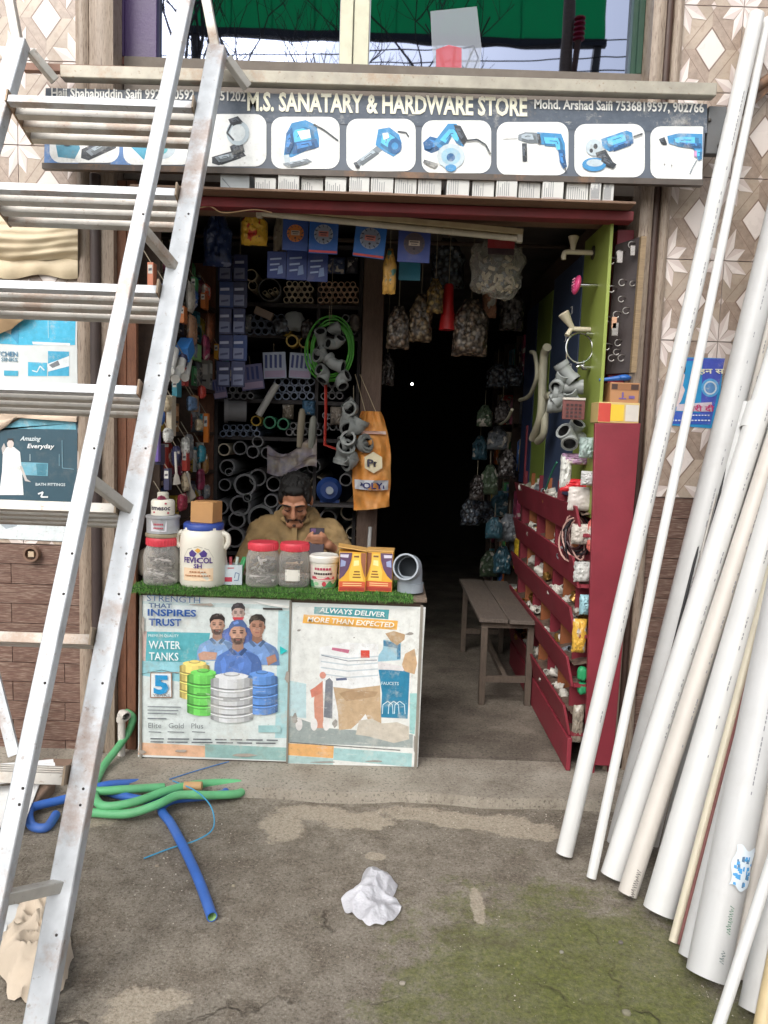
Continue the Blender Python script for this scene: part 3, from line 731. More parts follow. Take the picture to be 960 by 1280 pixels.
root = thing('building', 'low plastered building across the street unseen and kept low for the shop daylight', 'building', (0, yb-3, 0))  # unseen building, height lowered to let more sky light into the shop
b = MB(); b.box((-9, yb-6, 0), (9, yb-.3, 3.4)); part(root, 'wall', b, OB)
WIN = mat('dark_window', (40,46,54), .2)
for k in range(5):
    for z in (1.2,):
        w_ = MB(); w_.box((-7.6+3.3*k, yb-.35, z), (-6.2+3.3*k, yb-.27, z+1.3)); part(root, 'window', w_, WIN)
WIRE = mat('black_cable', (30,30,32), .6)
for k, (y0, y1, d) in enumerate([(62, 38, 7.0), (69, 62, 7.2), (84, 78, 7.4), (100, 100, 7.1)]):
    p, q_ = refl(60, y0+6, d), refl(900, y1, d); pts = []
    for i in range(25):
        t = i/24*1.6-.3; r_ = p.lerp(q_, t); r_.z -= .25*4*(i/24)*(1-i/24)*.4; pts.append(r_)
    b = MB(); b.tube(pts, .008, 6)
    solo('power_line', b, WIRE, '%s overhead power line from top mirrored in the upper window' % ordw[k], 'cable', 'power lines across the street')
p = refl(704, 100, 6.8); root = thing('utility_pole', 'brown wooden utility pole mirrored in the right window pane', 'pole', (p.x, p.y, 0))
b = MB(); b.tube([(p.x, p.y, 0), (p.x+.02, p.y, 7.2)], [.11, .075], 10); part(root, 'pole', b, wood_mat('pole_wood', (128,108,92)))
s0, s1 = refl(716, 100, 6.7), refl(723, 52, 6.7); b = MB(); b.tube([s0-V((0,0,3)), s0, s1], .04, 8); part(root, 'stay_pole', b, wood_mat('stay_wood', (98,66,52)))
b = MB()
for k in range(5): b.lathe([(.03, 0), (.075, .015), (.075, .03), (.03, .045)], 10, s1+V((0,0,.06*k)))
part(root, 'insulator', b, mat('red_insulator', (170,40,70), .3))
def bare_tree(label, base, h, seed):
    r_ = random.Random(seed); root = thing('bare_tree', label, 'tree', base); tr = MB(); cr = MB()
    def grow(p, d, L, rad, lv):
        pts = [p]; dd = V(d)
        for k in range(4):
            dd = (dd + V((r_.uniform(-.18,.18), r_.uniform(-.18,.18), r_.uniform(-.02,.16)))).normalized(); pts.append(pts[-1]+dd*L/4)
        (tr if lv == 0 else cr).tube(pts, [rad*(1-.1*k) for k in range(5)], 6 if lv < 2 else 4)
        if lv < 5:
            for k in range(3 if lv else 5):
                i = r_.randint(2, 4); ax = V((r_.uniform(-1,1), r_.uniform(-1,1), r_.uniform(.1,.9))).normalized()
                grow(pts[i], (dd*.55+ax*.8).normalized(), L*r_.uniform(.55,.75), rad*.52, lv+1)
    grow(V(base), V((.03,0,1)), h*.42, .11, 0)
    part(root, 'trunk', tr, wood_mat('bark', (92,82,74))); part(root, 'crown', cr, mat('twigs', (70,64,62), .8))
p = refl(300, 90, 8.2); bare_tree('bare tree mirrored in the left window pane', (p.x, p.y, 0), 8.6, 3)
p = refl(470, 90, 8.6); bare_tree('bare tree mirrored beside the window mullion', (p.x, p.y, 0), 8.4, 8)
# ============================================================ counter with posters
CY = at(172, 948, Z=SZ).y
cx0, cx1 = at(174, 850, Y=CY).x, at(526, 850, Y=CY).x
TOPZ = at(350, 741, Y=CY).z
CDEP = .46
WOODC = wood_mat('counter_wood', (96,78,64), (58,46,38), (4,4,16), .7, .5, 6, .3, .35)
WOODT = wood_mat('counter_top_wood', (120,104,90), (70,60,52), (14,3,3), .7, .5, 5, .3, .4)
PAPER = mat('poster_paper', (222,226,224), .45, var=.06, sc=5, bump=.25, bsc=9, dirt=.12, dc=(170,160,145), dsc=6)
counter = thing('shop_counter', 'low shop counter with two worn posters pasted on its front', 'counter', ((cx0+cx1)/2, CY+CDEP/2, SZ))
b = MB(); b.box((cx0+.01, CY+.012, SZ), (cx1-.01, CY+CDEP, TOPZ-.022)); part(counter, 'cabinet', b, WOODC)
b = MB(); b.box((cx0-.03, CY-.012, TOPZ-.02), (cx1+.012, CY+CDEP+.02, TOPZ)); part(counter, 'countertop', b, WOODT, bevel=.004)
for x0, x1 in ((cx0+.002, cx0+.012), (at(361, 850, Y=CY).x-.004, at(361, 850, Y=CY).x+.004), (cx1-.014, cx1-.002)):
    b = MB(); b.box((x0, CY-.004, SZ), (x1, CY+.011, TOPZ-.033)); part(counter, 'edge_strip', b, mat('edge_strip', (140,134,124), .6, dirt=.3))
def sheet_part(root, name, tl, tr, br, bl, Y, m_, wob=.0015, seed=0):
    tl, tr, br, bl = [V((*q,)) for q in (tl, tr, br, bl)]
    b = MB()
    def fn(u, v):
        p = tl.lerp(tr, u).lerp(bl.lerp(br, u), v); q = at(p.x, p.y, Y=Y)
        q.y += wob*mnoise.noise(V((u*5, v*6, seed))); return q
    b.grid(fn, 16, 16); n_ = len(b.v); b.add([V(p)+V((0,.0016,0)) for p in b.v], [tuple(reversed(f)) for f in b.f])
    return part(root, name, b, m_, smooth=70)
PY = CY+.004
k = 4.571
# ---- left poster (coordinates of a 210 x 230 pixel crop at 160,730)
p1 = sheet_part(counter, 'poster', (174.5,744), (363,750), (358.5,952), (172.5,946), PY, PAPER, 0)
p1['label'] = 'left poster with four men and coloured water tanks'
Fp = flat_on(PY-.0006, 160, 730, k, .00006)
TEAL, CYN = (92,176,186), (150,206,216)
Fp.poly([(70,96),(925,122),(905,1000),(60,975)], (216,224,222))
Fp.poly([(70,96),(925,122),(925,150),(70,112)], (198,214,214)); Fp.layer -= 1
Fp.poly([(72,430),(470,450),(300,560),(66,520)], CYN); Fp.layer -= 1
Fp.poly([(860,150),(922,152),(910,880),(840,880)], (170,208,212)); Fp.layer -= 1
Fp.poly([(64,905),(440,925),(440,990),(58,975)], (222,178,146)); Fp.layer -= 1
Fp.poly([(440,915),(908,935),(905,1010),(440,990)], (146,182,178))
Fp.poly([(76,270),(470,280),(440,450),(70,438)], TEAL)
Fp.poly([(70,270),(108,270),(100,440),(66,438)], (206,178,170))
def man(cx, cy, s, shirt, hair, skin, beard=True, cap=False):
    dk = lambda c, f: tuple(max(0, min(255, int(v*f))) for v in c)
    P_ = lambda pts, c: Fp.poly([(cx+x*s, cy+y*s) for x, y in pts], c)
    P_([(-1.9,3.3),(-1.85,2.4),(-1.6,1.85),(-1.1,1.55),(-.5,1.25),(.5,1.25),(1.1,1.55),(1.6,1.85),(1.85,2.4),(1.95,3.4)], shirt)
    P_([(.5,1.5),(1.1,1.6),(1.6,1.9),(1.85,2.4),(1.95,3.4),(1.0,3.35),(1.1,2.4)], dk(shirt,.84))
    P_([(-1.4,2.3),(-1.1,1.9),(-.9,2.5),(-1.0,3.3),(-1.25,3.3)], dk(shirt,1.14))
    P_([(-.7,2.4),(-.2,2.2),(-.3,2.6),(-.8,2.9)], dk(shirt,.9)); P_([(.0,2.5),(.5,2.3),(.4,2.9),(.1,3.1)], dk(shirt,1.12))
    P_([(-.4,.6),(.4,.6),(.46,1.25),(0,1.55),(-.46,1.25)], dk(skin,.80))
    P_([(-.5,1.18),(-.08,1.7),(-.3,1.85),(-.75,1.36)], dk(shirt,.74)); P_([(.5,1.18),(.08,1.7),(.3,1.85),(.75,1.36)], dk(shirt,.66))
    Fp.ell(cx, cy+.05*s, .62*s, .92*s, skin)
    P_([(.1,-.7),(.5,-.45),(.62,.05),(.5,.6),(.2,.9),(.3,.3)], dk(skin,.86)); P_([(-.62,-.1),(-.7,.05),(-.64,.3),(-.58,.2)], dk(skin,.9)); P_([(.62,-.1),(.72,.05),(.66,.3),(.58,.2)], dk(skin,.78))
    P_([(-.45,-.08),(-.12,-.06),(-.14,.08),(-.42,.08)], dk(skin,.72)); P_([(.12,-.06),(.45,-.08),(.42,.08),(.14,.08)], dk(skin,.68))
    P_([(-.1,.1),(.1,.1),(.16,.34),(-.14,.34)], dk(skin,.9)); P_([(-.35,.2),(-.18,.25),(-.25,.45),(-.4,.4)], dk(skin,1.1))
    if beard:
        P_([(-.6,.2),(-.5,.42),(-.28,.46),(.28,.46),(.5,.42),(.6,.2),(.5,.74),(.2,.96),(-.2,.96),(-.5,.74)], tuple(int(a*.5+b*.5) for a, b in zip(hair, skin)))
        P_([(-.3,.44),(.3,.44),(.36,.7),(.15,.92),(-.15,.92),(-.36,.7)], tuple(int(a*.75+b*.25) for a, b in zip(hair, skin)))
    P_([(-.2,.52),(.2,.52),(.14,.62),(-.14,.62)], (164,108,100))
    top = (84,108,156) if cap else hair
    P_([(-.66,-.05),(-.72,-.5),(-.5,-.88),(-.1,-1.04),(.4,-1.0),(.7,-.6),(.66,-.05),(.56,-.36),(.2,-.5),(-.3,-.48),(-.54,-.3)], top)
    P_([(-.4,-.8),(0,-.95),(.1,-.75),(-.3,-.62)], dk(top,1.4))
    Fp.line([(cx-.44*s,cy-.17*s),(cx-.14*s,cy-.15*s)], .07*s, (74,56,50)); Fp.layer -= 1; Fp.line([(cx+.14*s,cy-.15*s),(cx+.44*s,cy-.17*s)], .07*s, (70,52,46)); Fp.layer -= 1
    Fp.line([(cx-.38*s,cy+.01*s),(cx-.2*s,cy+.01*s)], .06*s, (52,40,38)); Fp.layer -= 1; Fp.line([(cx+.2*s,cy+.01*s),(cx+.38*s,cy+.01*s)], .06*s, (52,40,38))
SK = (204,160,138)
man(630, 165, 56, (96,116,178), (60,56,60), (196,170,160), False); L0 = Fp.layer
Fp.poly([(596,190),(664,190),(640,236),(618,236)], (206,64,72))
man(510, 232, 62, (136,170,214), (48,40,40), SK); 
Fp.poly([(400,400),(430,385),(510,392),(500,432),(410,436)], SK)
man(738, 240, 66, (120,154,206), (44,38,36), (180,134,112), False)
Fp.poly([(790,420),(840,400),(852,440),(800,466)], (176,130,108))
man(628, 278, 72, (92,128,196), (50,42,40), SK, True, True)
def tank(cx, top, w, h, c, ribs=3):
    dk = lambda f: tuple(max(0, min(255, int(v*f))) for v in c)
    edge = lambda u: .10*h*(1-abs(u)**2.2)
    # the drum in upright strips from light to shade, so it reads as round
    us = [-1,-.86,-.6,-.2,.25,.6,.85,1]; tones = [.72,.9,1.12,1.05,.96,.84,.68]
    for a, b_, t in zip(us, us[1:], tones):
        Fp.poly([(cx+a*w/2, top+.12*h-edge(a)*.8), (cx+b_*w/2, top+.12*h-edge(b_)*.8), (cx+b_*w/2, top+.92*h+edge(b_)*.8), (cx+a*w/2, top+.92*h+edge(a)*.8)], dk(t)); Fp.layer -= 1
    Fp.layer += 1; Fp.poly(ngon(cx, top+.06*h, w*.40, h*.07, 18), dk(1.12)); Fp.poly(ngon(cx, top+.02*h, w*.2, h*.045, 14), dk(.8)); Fp.poly(ngon(cx, top+.008*h, w*.17, h*.035, 14), dk(1.05))
    for r_ in range(ribs):
        y = top+h*(.26+.72/ribs*r_*.95)
        for dy, f, wd in ((0,.66,.028),(.035,1.2,.020),(.065,.82,.018)):
            Fp.line([(cx+u*w/2, y+dy*h+edge(u)*.7) for u in (-1,-.7,-.3,.1,.5,.8,1)], wd*h, dk(f)); Fp.layer -= 1
    Fp.layer += 1
    Fp.poly([(cx-.2*w,top+.5*h),(cx+.2*w,top+.51*h),(cx+.2*w,top+.56*h),(cx-.2*w,top+.55*h)], dk(.86))
tank(380, 440, 170, 225, (228,206,120)); tank(765, 500, 180, 250, (96,140,202)); tank(430, 490, 185, 265, (112,200,96)); tank(592, 510, 240, 285, (206,208,210), 4)
L1 = Fp.layer+1
Fp.layer = L1; Fp.poly([(130,508),(248,508),(250,648),(128,648)], (232,236,236)); 
Fp.line([(130,508),(248,508),(250,648),(128,648),(130,508)], 6, (150,120,100)); 
Fp.line([(70,515),(190,492),(290,512)], 3, (80,90,96)); Fp.layer = L1
for yy in (700, 720, 738): Fp.line([(112,yy),(112+rnd.randint(150,215),yy+4)], 6, (132,138,142)); Fp.layer = L1
Fp.line([(112,768),(220,770)], 7, (110,116,122)); Fp.layer = L1
for x0, x1 in ((118,190),(226,320),(366,440)): Fp.line([(x0,844),(x1,848)], 6, (140,146,150)); Fp.layer = L1
for yy in (884, 902):
    x0 = 128
    while x0 < 840:
        w_ = rnd.randint(60, 130); Fp.line([(x0, yy+(x0-128)*.012), (min(x0+w_, 856), yy+(x0-128)*.012+1)], 7, (92,98,104)); Fp.layer = L1; x0 += w_+22
Fp.poly([(868,355),(912,382),(870,404)], (40,190,190)); Fp.layer = L1
Fp.rect(745, 808, 872, 848, (156,196,198)); Fp.layer = L1
# dog-eared corner, rips and scuffs that show the bare board
Fp.poly([(700,96),(920,124),(916,140),(800,122)], (236,236,232)); Fp.layer = L1
Fp.poly([(770,135),(880,138),(884,150),(772,146)], (66,62,60)); Fp.layer = L1
for (cx, cy, rx, ry) in ((86,230,8,60),(470,120,16,10),(80,960,26,10),(300,955,40,10),(660,978,70,9),(430,118,70,8),(908,530,14,40),(240,505,60,4)):
    Fp.poly([(cx+rx*math.cos(t)*rnd.uniform(.6,1.2), cy+ry*math.sin(t)*rnd.uniform(.6,1.2)) for t in [2*math.pi*i/11 for i in range(11)]], (168,158,148)); Fp.layer = L1
part(p1, 'print', Fp.mb, Fp.mats, smooth=0)
Ft = flat_on(PY-.0150, 160, 730, k, .00006)
NV = (32,84,156)
for t, x0, y0, x1, y1, h, c, bo in (('STRENGTH', 108,96,412,110,36,(74,110,150),.0), ('THAT', 118,133,250,138,26,(60,90,130),.02), ('INSPIRES', 112,180,390,186,38,NV,.03), ('TRUST', 118,236,305,240,40,NV,.03),
        ('PREMIUM QUALITY', 116,302,290,304,16,(226,240,240),0), ('WATER', 118,368,300,372,46,(232,240,240),.01), ('TANKS', 120,434,288,438,46,(232,240,240),.01),
        ('5', 146,622,232,624,100,(40,150,206),.05), ('YEARS', 140,642,238,644,14,(90,90,96),0), ('Elite   Gold   Plus', 116,822,430,826,30,(120,126,130),0)):
    Ft = flat_on(PY-.0150, 160, 730, k, .00006); Ft.text(t, x0, y0, x1, y1, h, c, bo); part(p1, 'lettering', Ft.mb, Ft.mats, smooth=0)
# ---- right poster (190 x 230 pixel crop at 350,740)
k2 = 5.053
p2 = sheet_part(counter, 'poster', (365,753), (532,759), (520.5,958), (359,951), PY, PAPER, 0)
p2['label'] = 'right poster, torn, with a faded white water tank and blue faucet box'
Fp = flat_on(PY-.0006, 350, 740, k2, .00006)
Fp.poly([(86,90),(915,110),(870,1105),(48,1085)], (222,224,220))
Fp.poly([(60,780),(300,860),(840,900),(838,985),(48,950)], (152,162,160)); Fp.layer -= 1
Fp.poly([(62,560),(165,580),(165,800),(56,780)], (188,214,218)); Fp.layer -= 1
Fp.poly([(820,640),(872,640),(850,900),(818,890)], (156,200,198))
Fp.poly([(50,955),(340,972),(336,1050),(48,1030)], (224,172,112)); Fp.layer -= 1
Fp.poly([(340,985),(835,1020),(830,1105),(336,1060)], (160,196,196)); Fp.layer -= 1
Fp.poly([(50,1032),(336,1052),(336,1090),(48,1080)], (170,196,194))
Fp.poly([(218,94),(690,112),(684,172),(214,138)], (72,158,166)); Fp.layer -= 1
Fp.poly([(150,142),(745,182),(738,240),(142,196)], (232,176,84))
L0 = Fp.layer
Fp.poly([(250,350),(420,318),(620,330),(632,800),(560,830),(350,800),(250,560)], (226,228,228))
for yy in (420, 462, 500, 540): Fp.line([(258,yy-24),(430,yy),(620,yy-14)], 8, (190,200,206)); Fp.layer = L0+1
Fp.layer = L0+1; Fp.line([(262,400),(430,436),(612,430)], 5, (120,130,140)); Fp.layer = L0+1
Fp.poly([(330,350),(440,365),(432,388),(326,366)], (192,110,136)); Fp.layer = L0+1
Fp.rect(510, 368, 566, 416, (204,74,60)); Fp.layer = L0+1
Fp.poly([(352,545),(420,540),(424,556),(356,560)], (90,100,130)); Fp.layer = L0+1
Fp.poly([(222,600),(270,560),(275,860),(222,860),(214,700)], (204,146,124)); Fp.layer = L0+1
Fp.poly([(190,620),(270,570),(262,640),(200,668)], (204,130,110)); Fp.layer = L0+1
Fp.ell(270, 526, 20, 22, (206,140,122)); Fp.layer = L0+1
Fp.poly([(288,560),(312,542),(334,566),(330,800),(276,790)], (120,124,132)); Fp.layer = L0+1
for cx in (120, 215, 292): Fp.ell(cx, 836, 22, 40, (222,220,218)); Fp.layer = L0+1
Fp.poly([(622,490),(820,496),(806,800),(636,792),(644,640)], (44,126,160)); L2 = Fp.layer
Fp.poly([(655,300),(765,320),(760,430),(618,440),(622,400),(650,360)], (150,190,206)); Fp.layer = L2
Fp.poly([(652,305),(760,330),(762,420),(740,424),(738,356),(654,340)], (50,120,156)); Fp.layer = L2
Fp.poly([(616,440),(780,470),(780,500),(622,486)], (214,210,210)); Fp.layer = L2+1
for cx in (680, 718, 756): Fp.line([(cx-34,770),(cx-30,712),(cx,690),(cx+30,712),(cx+34,770)], 5, (206,226,232)); Fp.layer = L2+1
Fp.poly([(665,262),(720,246),(790,268),(786,300),(740,338),(700,312)], (178,148,112)); Fp.layer = L2
Fp.poly([(790,390),(850,358),(866,450),(850,520),(786,500),(770,460)], (196,164,128)); Fp.layer = L2
Fp.poly([(336,600),(450,612),(632,590),(640,830),(560,820),(540,770),(500,820),(450,864),(372,872),(366,760)], (190,164,132)); Fp.layer = L2+1
Fp.poly([(372,640),(452,616),(620,630),(600,660),(420,690)], (172,144,112)); Fp.layer = L2+1
Fp.poly([(500,812),(580,800),(640,830),(740,822),(812,850),(816,930),(720,954),(560,912),(478,900)], (196,188,174)); Fp.layer = L2+1
for yy in (968,): Fp.line([(60,950),(760,1000)], 7, (112,112,108)); Fp.layer = L2
for (cx, cy, rx, ry) in ((120,242,14,8),(468,288,6,5),(820,265,28,10),(345,830,18,26),(92,800,20,40),(600,1070,60,8),(280,1075,90,7),(850,950,10,60)):
    Fp.poly([(cx+rx*math.cos(t)*rnd.uniform(.6,1.2), cy+ry*math.sin(t)*rnd.uniform(.6,1.2)) for t in [2*math.pi*i/11 for i in range(11)]], (150,146,140)); Fp.layer = L2
part(p2, 'print', Fp.mb, Fp.mats, smooth=0)
Ft = flat_on(PY-.0120, 350, 740, k2, .00006)
for t, x0, y0, x1, y1, h, c, bo, sh in (('ALWAYS DELIVER', 246,128,662,158,32,(232,238,236),.02,.2), ('MORE THAN EXPECTED', 172,186,722,224,32,(240,236,226),.02,.2), ('FAUCETS', 640,586,750,588,20,(206,226,232),.01,0)):
    Ft = flat_on(PY-.0120, 350, 740, k2, .00006); Ft.text(t, x0, y0, x1, y1, h, c, bo, sh); part(p2, 'lettering', Ft.mb, Ft.mats, smooth=0)

# ============================================================ turf mat on the counter
turf = thing('turf_mat', 'strip of green artificial grass laid along the counter top', 'mat', ((cx0+cx1)/2, CY, TOPZ))
tz = TOPZ+.006
b = MB(); b.box((cx0-.03, CY-.022, TOPZ+.001), (cx1-.05, CY+.34, tz)); b.box((cx0-.03, CY-.0235, TOPZ-.014), (cx1-.05, CY-.0145, TOPZ+.001))
part(turf, 'backing', b, mat('turf_backing', (52,78,36), .9))
bl_ = MB()
for i in range(9000):
    x = rnd.uniform(cx0-.035, cx1-.048); fr = rnd.random()
    if fr < .42: y = CY-.022; z = rnd.uniform(TOPZ-.012, tz); d = V((rnd.gauss(0,.4), -.6, rnd.uniform(-.9,.6))).normalized()
    else: y = CY + .34*rnd.random()**1.6-.02; z = tz; d = V((rnd.gauss(0,.45), rnd.gauss(-.2,.45), 1)).normalized()
    L = rnd.uniform(.010, .021); s_ = V((rnd.uniform(-1,1), rnd.uniform(-.6,.6), 0)).normalized()*.0014; p = V((x, y, z))
    if fr >= .42 and y > CY+.05: L *= .7
    bl_.add([p-s_, p+s_, p+d*L+V((0,0,-.003 if fr < .42 else 0))], [(0,1,2)], rnd.choice((0,0,1,1,2)))
part(turf, 'grass_blades', bl_, [mat('turf_a', (60,112,38), .6), mat('turf_b', (86,142,52), .6), mat('turf_c', (122,158,84), .6)], smooth=0, kind='stuff')

# ============================================================ things on the counter
TZ = tz+.004
def spot(px, py, back): p = at(px, py, Z=TZ); return V((p.x, p.y+back, TZ))
CLEARP = clear('clear_plastic', (214,212,206), .22, .15, .1)
LIDR = mat('red_lid', (214,66,80), .4, var=.08, bump=.03)
def screw_jar(px, py, w, h, label, fill, group=None):
    p = spot(px, py, w/2); root = thing('plastic_jar', label, 'jar', p, None, group); r_ = w/2
    b = MB(); b.lathe([(r_*.9,0),(r_,.012),(r_,h*.28),(r_*.97,h*.3),(r_*.97,h*.34),(r_,h*.36),(r_,h*.62),(r_*.93,h*.72),(r_*.80,h*.84),(r_*.80,h*.88)], 28, (0,0,0), pw=.72); part(root, 'body', b, CLEARP, world=False, smooth=60)
    b = MB(); b.lathe([(r_*.88,h*.82),(r_*.9,h*.83),(r_*.9,h*.97),(r_*.86,h)], 32)
    for i in range(32):
        t = 2*math.pi*i/32; b.obox((r_*.9*math.cos(t), r_*.9*math.sin(t), h*.9), (.0015,0,0), (0,.0015,0), (0,0,h*.06))
    part(root, 'lid', b, LIDR, world=False, smooth=50)
    cont = MB(); c_ = random.Random(px)
    for i in range(46):
        a = c_.uniform(0, 6.28); q = r_*.62*c_.random()**.5; z = c_.uniform(.012, h*.62); d = V((c_.uniform(-1,1), c_.uniform(-1,1), c_.uniform(-.35,.35))).normalized()*c_.uniform(.018,.032)
        o_ = V((q*math.cos(a), q*math.sin(a), z)); cont.tube([o_-d, o_+d], c_.uniform(.004,.008), 6, c_.choice((0,0,1,2)))
    part(root, 'contents', cont, fill, world=False, kind='stuff')
    return root
f1 = [mat('jar_fill_grey', (128,122,116), .45), mat('jar_fill_dark', (84,76,72), .5), mat('jar_fill_pale', (196,190,186), .4)]
f2 = [mat('jar_fill_brown', (120,96,78), .5), f1[1], mat('jar_fill_tan', (166,142,116), .5)]
screw_jar(196, 733, .148, .205, 'clear jar with red lid left of the glue tub under stacked tins', f1)
screw_jar(325, 735, .146, .192, 'clear jar with red lid full of packets right of the small white carton', f1)
j = screw_jar(365, 735, .142, .190, 'clear jar with red lid and paper label beside the small paint pail', f2)
Fq = Flat(lambda u, v, l: V((.0735*math.sin(u), -.0735*math.cos(u)-.0004*l, v))); Fq.poly([(-.45+.9*i/8, .03) for i in range(9)]+[(.45-.9*i/8, .08) for i in range(9)], (226,222,212))
part(j, 'paper_label', Fq.mb, Fq.mats, world=False, smooth=0)
# glue tub
p = spot(247, 735, .098); w, h = .196, .272
tub = thing('glue_tub', 'big white plastic glue tub with blue lid on the counter', 'tub', p)
TUBW = mat('tub_white', (226,222,208), .38, var=.04, bump=.03, dirt=.08, dc=(170,160,140)); r_ = w/2
b = MB(); b.lathe([(r_*.94,0),(r_,.014),(r_,h*.62),(r_*.99,h*.76),(r_*.93,h*.85),(r_*.84,h*.89),(r_*.84,h*.93)], 36, pw=.86); part(tub, 'body', b, TUBW, world=False, smooth=60)
b = MB(); b.lathe([(r_*.87,h*.89),(r_*.88,h*.9),(r_*.88,h*.975),(r_*.84,h*.99)], 36); b.lathe([(r_*.8,h*.985),(r_*.8,h),(r_*.7,h)], 36); part(tub, 'lid', b, mat('tub_blue_lid', (52,78,158), .4), world=False, smooth=50)
for s_ in (-1, 1):
    b = MB(); b.tube(spline([(s_*r_*.86,-.02,h*.84),(s_*r_*1.10,-.02,h*.80),(s_*r_*1.13,-.02,h*.68),(s_*r_*.98,-.02,h*.60)], 6), .012, 8); part(tub, 'handle_lug', b, TUBW, world=False)
Fq = Flat(lambda u, v, l: V(((r_+.0008+.0004*l)*math.copysign(abs(math.sin(u))**.86, math.sin(u)), -(r_+.0008+.0004*l)*abs(math.cos(u))**.86, v)))
Fq.poly([(-.62+1.24*i/12, .03) for i in range(13)]+[(.62-1.24*i/12, .03+.055*1.0) for i in range(13)], (236,208,174))
Fq.line([(-.66, .09), (-.62,.13), (-.4,.165), (0,.178), (.4,.165), (.62,.13), (.66,.09)], .0035, (186,182,170))
for s_ in (-1, 1): Fq.poly([(s_*.03,.148),(s_*.2,.165),(s_*.34,.15),(s_*.3,.136),(s_*.12,.132)], (78,58,132))
Fq.poly([(-.1,.162),(0,.172),(.1,.162),(0,.15)], (226,170,70))
def cylgreek(F_, u0, u1, z, hh, c, n=6):
    for i in range(n):
        F_.line([(u0+(u1-u0)*i/n, z+hh*.45), (u0+(u1-u0)*(i+.78)/n, z+hh*.45)], hh*.8, c); F_.layer -= 1
    F_.layer += 1
def cyltext(F_, t, u0, u1, z, hh, c, bo=.0):
    vs, fs, a, b_, lo, hi = text_geo(t, bo); F_.layer += 1
    F_.mb.add([F_.P(u0+(u1-u0)*(x-a)/(b_-a), z+hh*y/.72, F_.layer) for x, y in vs], fs, F_.slot(c))
cyltext(Fq, 'FEVICOL', -.58, .58, .108, .024, (84,56,128), .03); cyltext(Fq, 'SH', -.13, .13, .086, .018, (84,56,128), .03)
cylgreek(Fq, -.3, .3, .066, .007, (176,120,80)); cylgreek(Fq, -.5, .5, .05, .007, (176,120,80), 10)
part(tub, 'print', Fq.mb, Fq.mats, world=False, smooth=0)
p_t = p
# brown carton on the tub lid
root = thing('carton', 'small brown cardboard carton standing on the blue tub lid', 'carton', p_t+V((.012,0,h+.001)), (0,0,R(-14)))
b = MB(); b.box((-.052,-.045,0),(.052,.045,.09)); b.jit(.002, 12); part(root, 'box', b, mat('kraft_card', (188,142,92), .75, var=.1, dirt=.12), world=False, bevel=.002)
b = MB(); b.box((-.053,-.010,.0905),(.053,.012,.0915)); part(root, 'tape', b, mat('brown_tape', (172,126,78), .3), world=False)
# tins on the left jar
p = spot(196, 733, .074)+V((0,0,.206))
root = thing('steel_tin', 'flat steel tin with a faded label lying on the left jar', 'tin', p)
b = MB(); b.lathe([(.068,0),(.07,.003),(.07,.014),(.067,.017)], 28); part(root, 'rim', b, steel_mat('tin_gold', (176,164,140), .3), world=False)
p2_ = p+V((.004,.0,.019)); root = thing('steel_tin', 'round silver tin with printed label under the small white can', 'tin', p2_)
b = MB(); b.lathe([(.069,0),(.069,.062),(.073,.064),(.073,.072),(.069,.074)], 30); part(root, 'can', b, steel_mat('tin_silver', (186,190,194), .2), world=False)
Fq = Flat(lambda u, v, l: V(((.0697+.0004*l)*math.sin(u), -(.0697+.0004*l)*math.cos(u), v)))
Fq.poly([(-.5+i*.1,.01) for i in range(11)]+[(.5-i*.1,.055) for i in range(11)], (206,206,212)); cylgreek(Fq, -.3, .3, .036, .01, (182,80,96)); cylgreek(Fq, -.3, .3, .02, .009, (182,80,96))
part(root, 'label', Fq.mb, Fq.mats, world=False, smooth=0)
root = thing('white_can', 'small white can with nozzle cap on top of the tins', 'can', p2_+V((-.002,.005,.075)))
b = MB(); b.lathe([(.049,0),(.05,.003),(.05,.058),(.044,.066),(.024,.068)], 26); part(root, 'can', b, TUBW, world=False)
b = MB(); b.lathe([(.024,.067),(.024,.094),(.02,.098)], 18); part(root, 'cap', b, mat('cap_white', (206,204,188), .5), world=False)
Fq = Flat(lambda u, v, l: V(((.0506+.0004*l)*math.sin(u), -(.0506+.0004*l)*math.cos(u), v))); cyltext(Fq, 'ismesoc', -.9, .9, .024, .02, (60,50,70), .03)
for u, v in ((.5,.052),(-.5,.014),(.7,.012)): Fq.ell(u, v, .1, .004, (186,70,90))
part(root, 'print', Fq.mb, Fq.mats, world=False, smooth=0)
# bagged rolls left of the jar
for kk, (px, py, c, lab) in enumerate(((178, 716, (176,166,150), 'crumpled pale bag on the left end of the counter behind the jar'),)):
    p = spot(px, py+12, .05); b = MB(); b.ball(p+V((-.01,.06,.06)), .055, .05, .07, 16); b.jit(.02, 16, 4)
    bb = base_of(b); b.v = [(q[0], q[1], q[2]-bb.z+TZ) for q in b.v]
    solo('plastic_bag', b, mat('bag_pale', c, .5, dirt=.2), lab, 'bag')
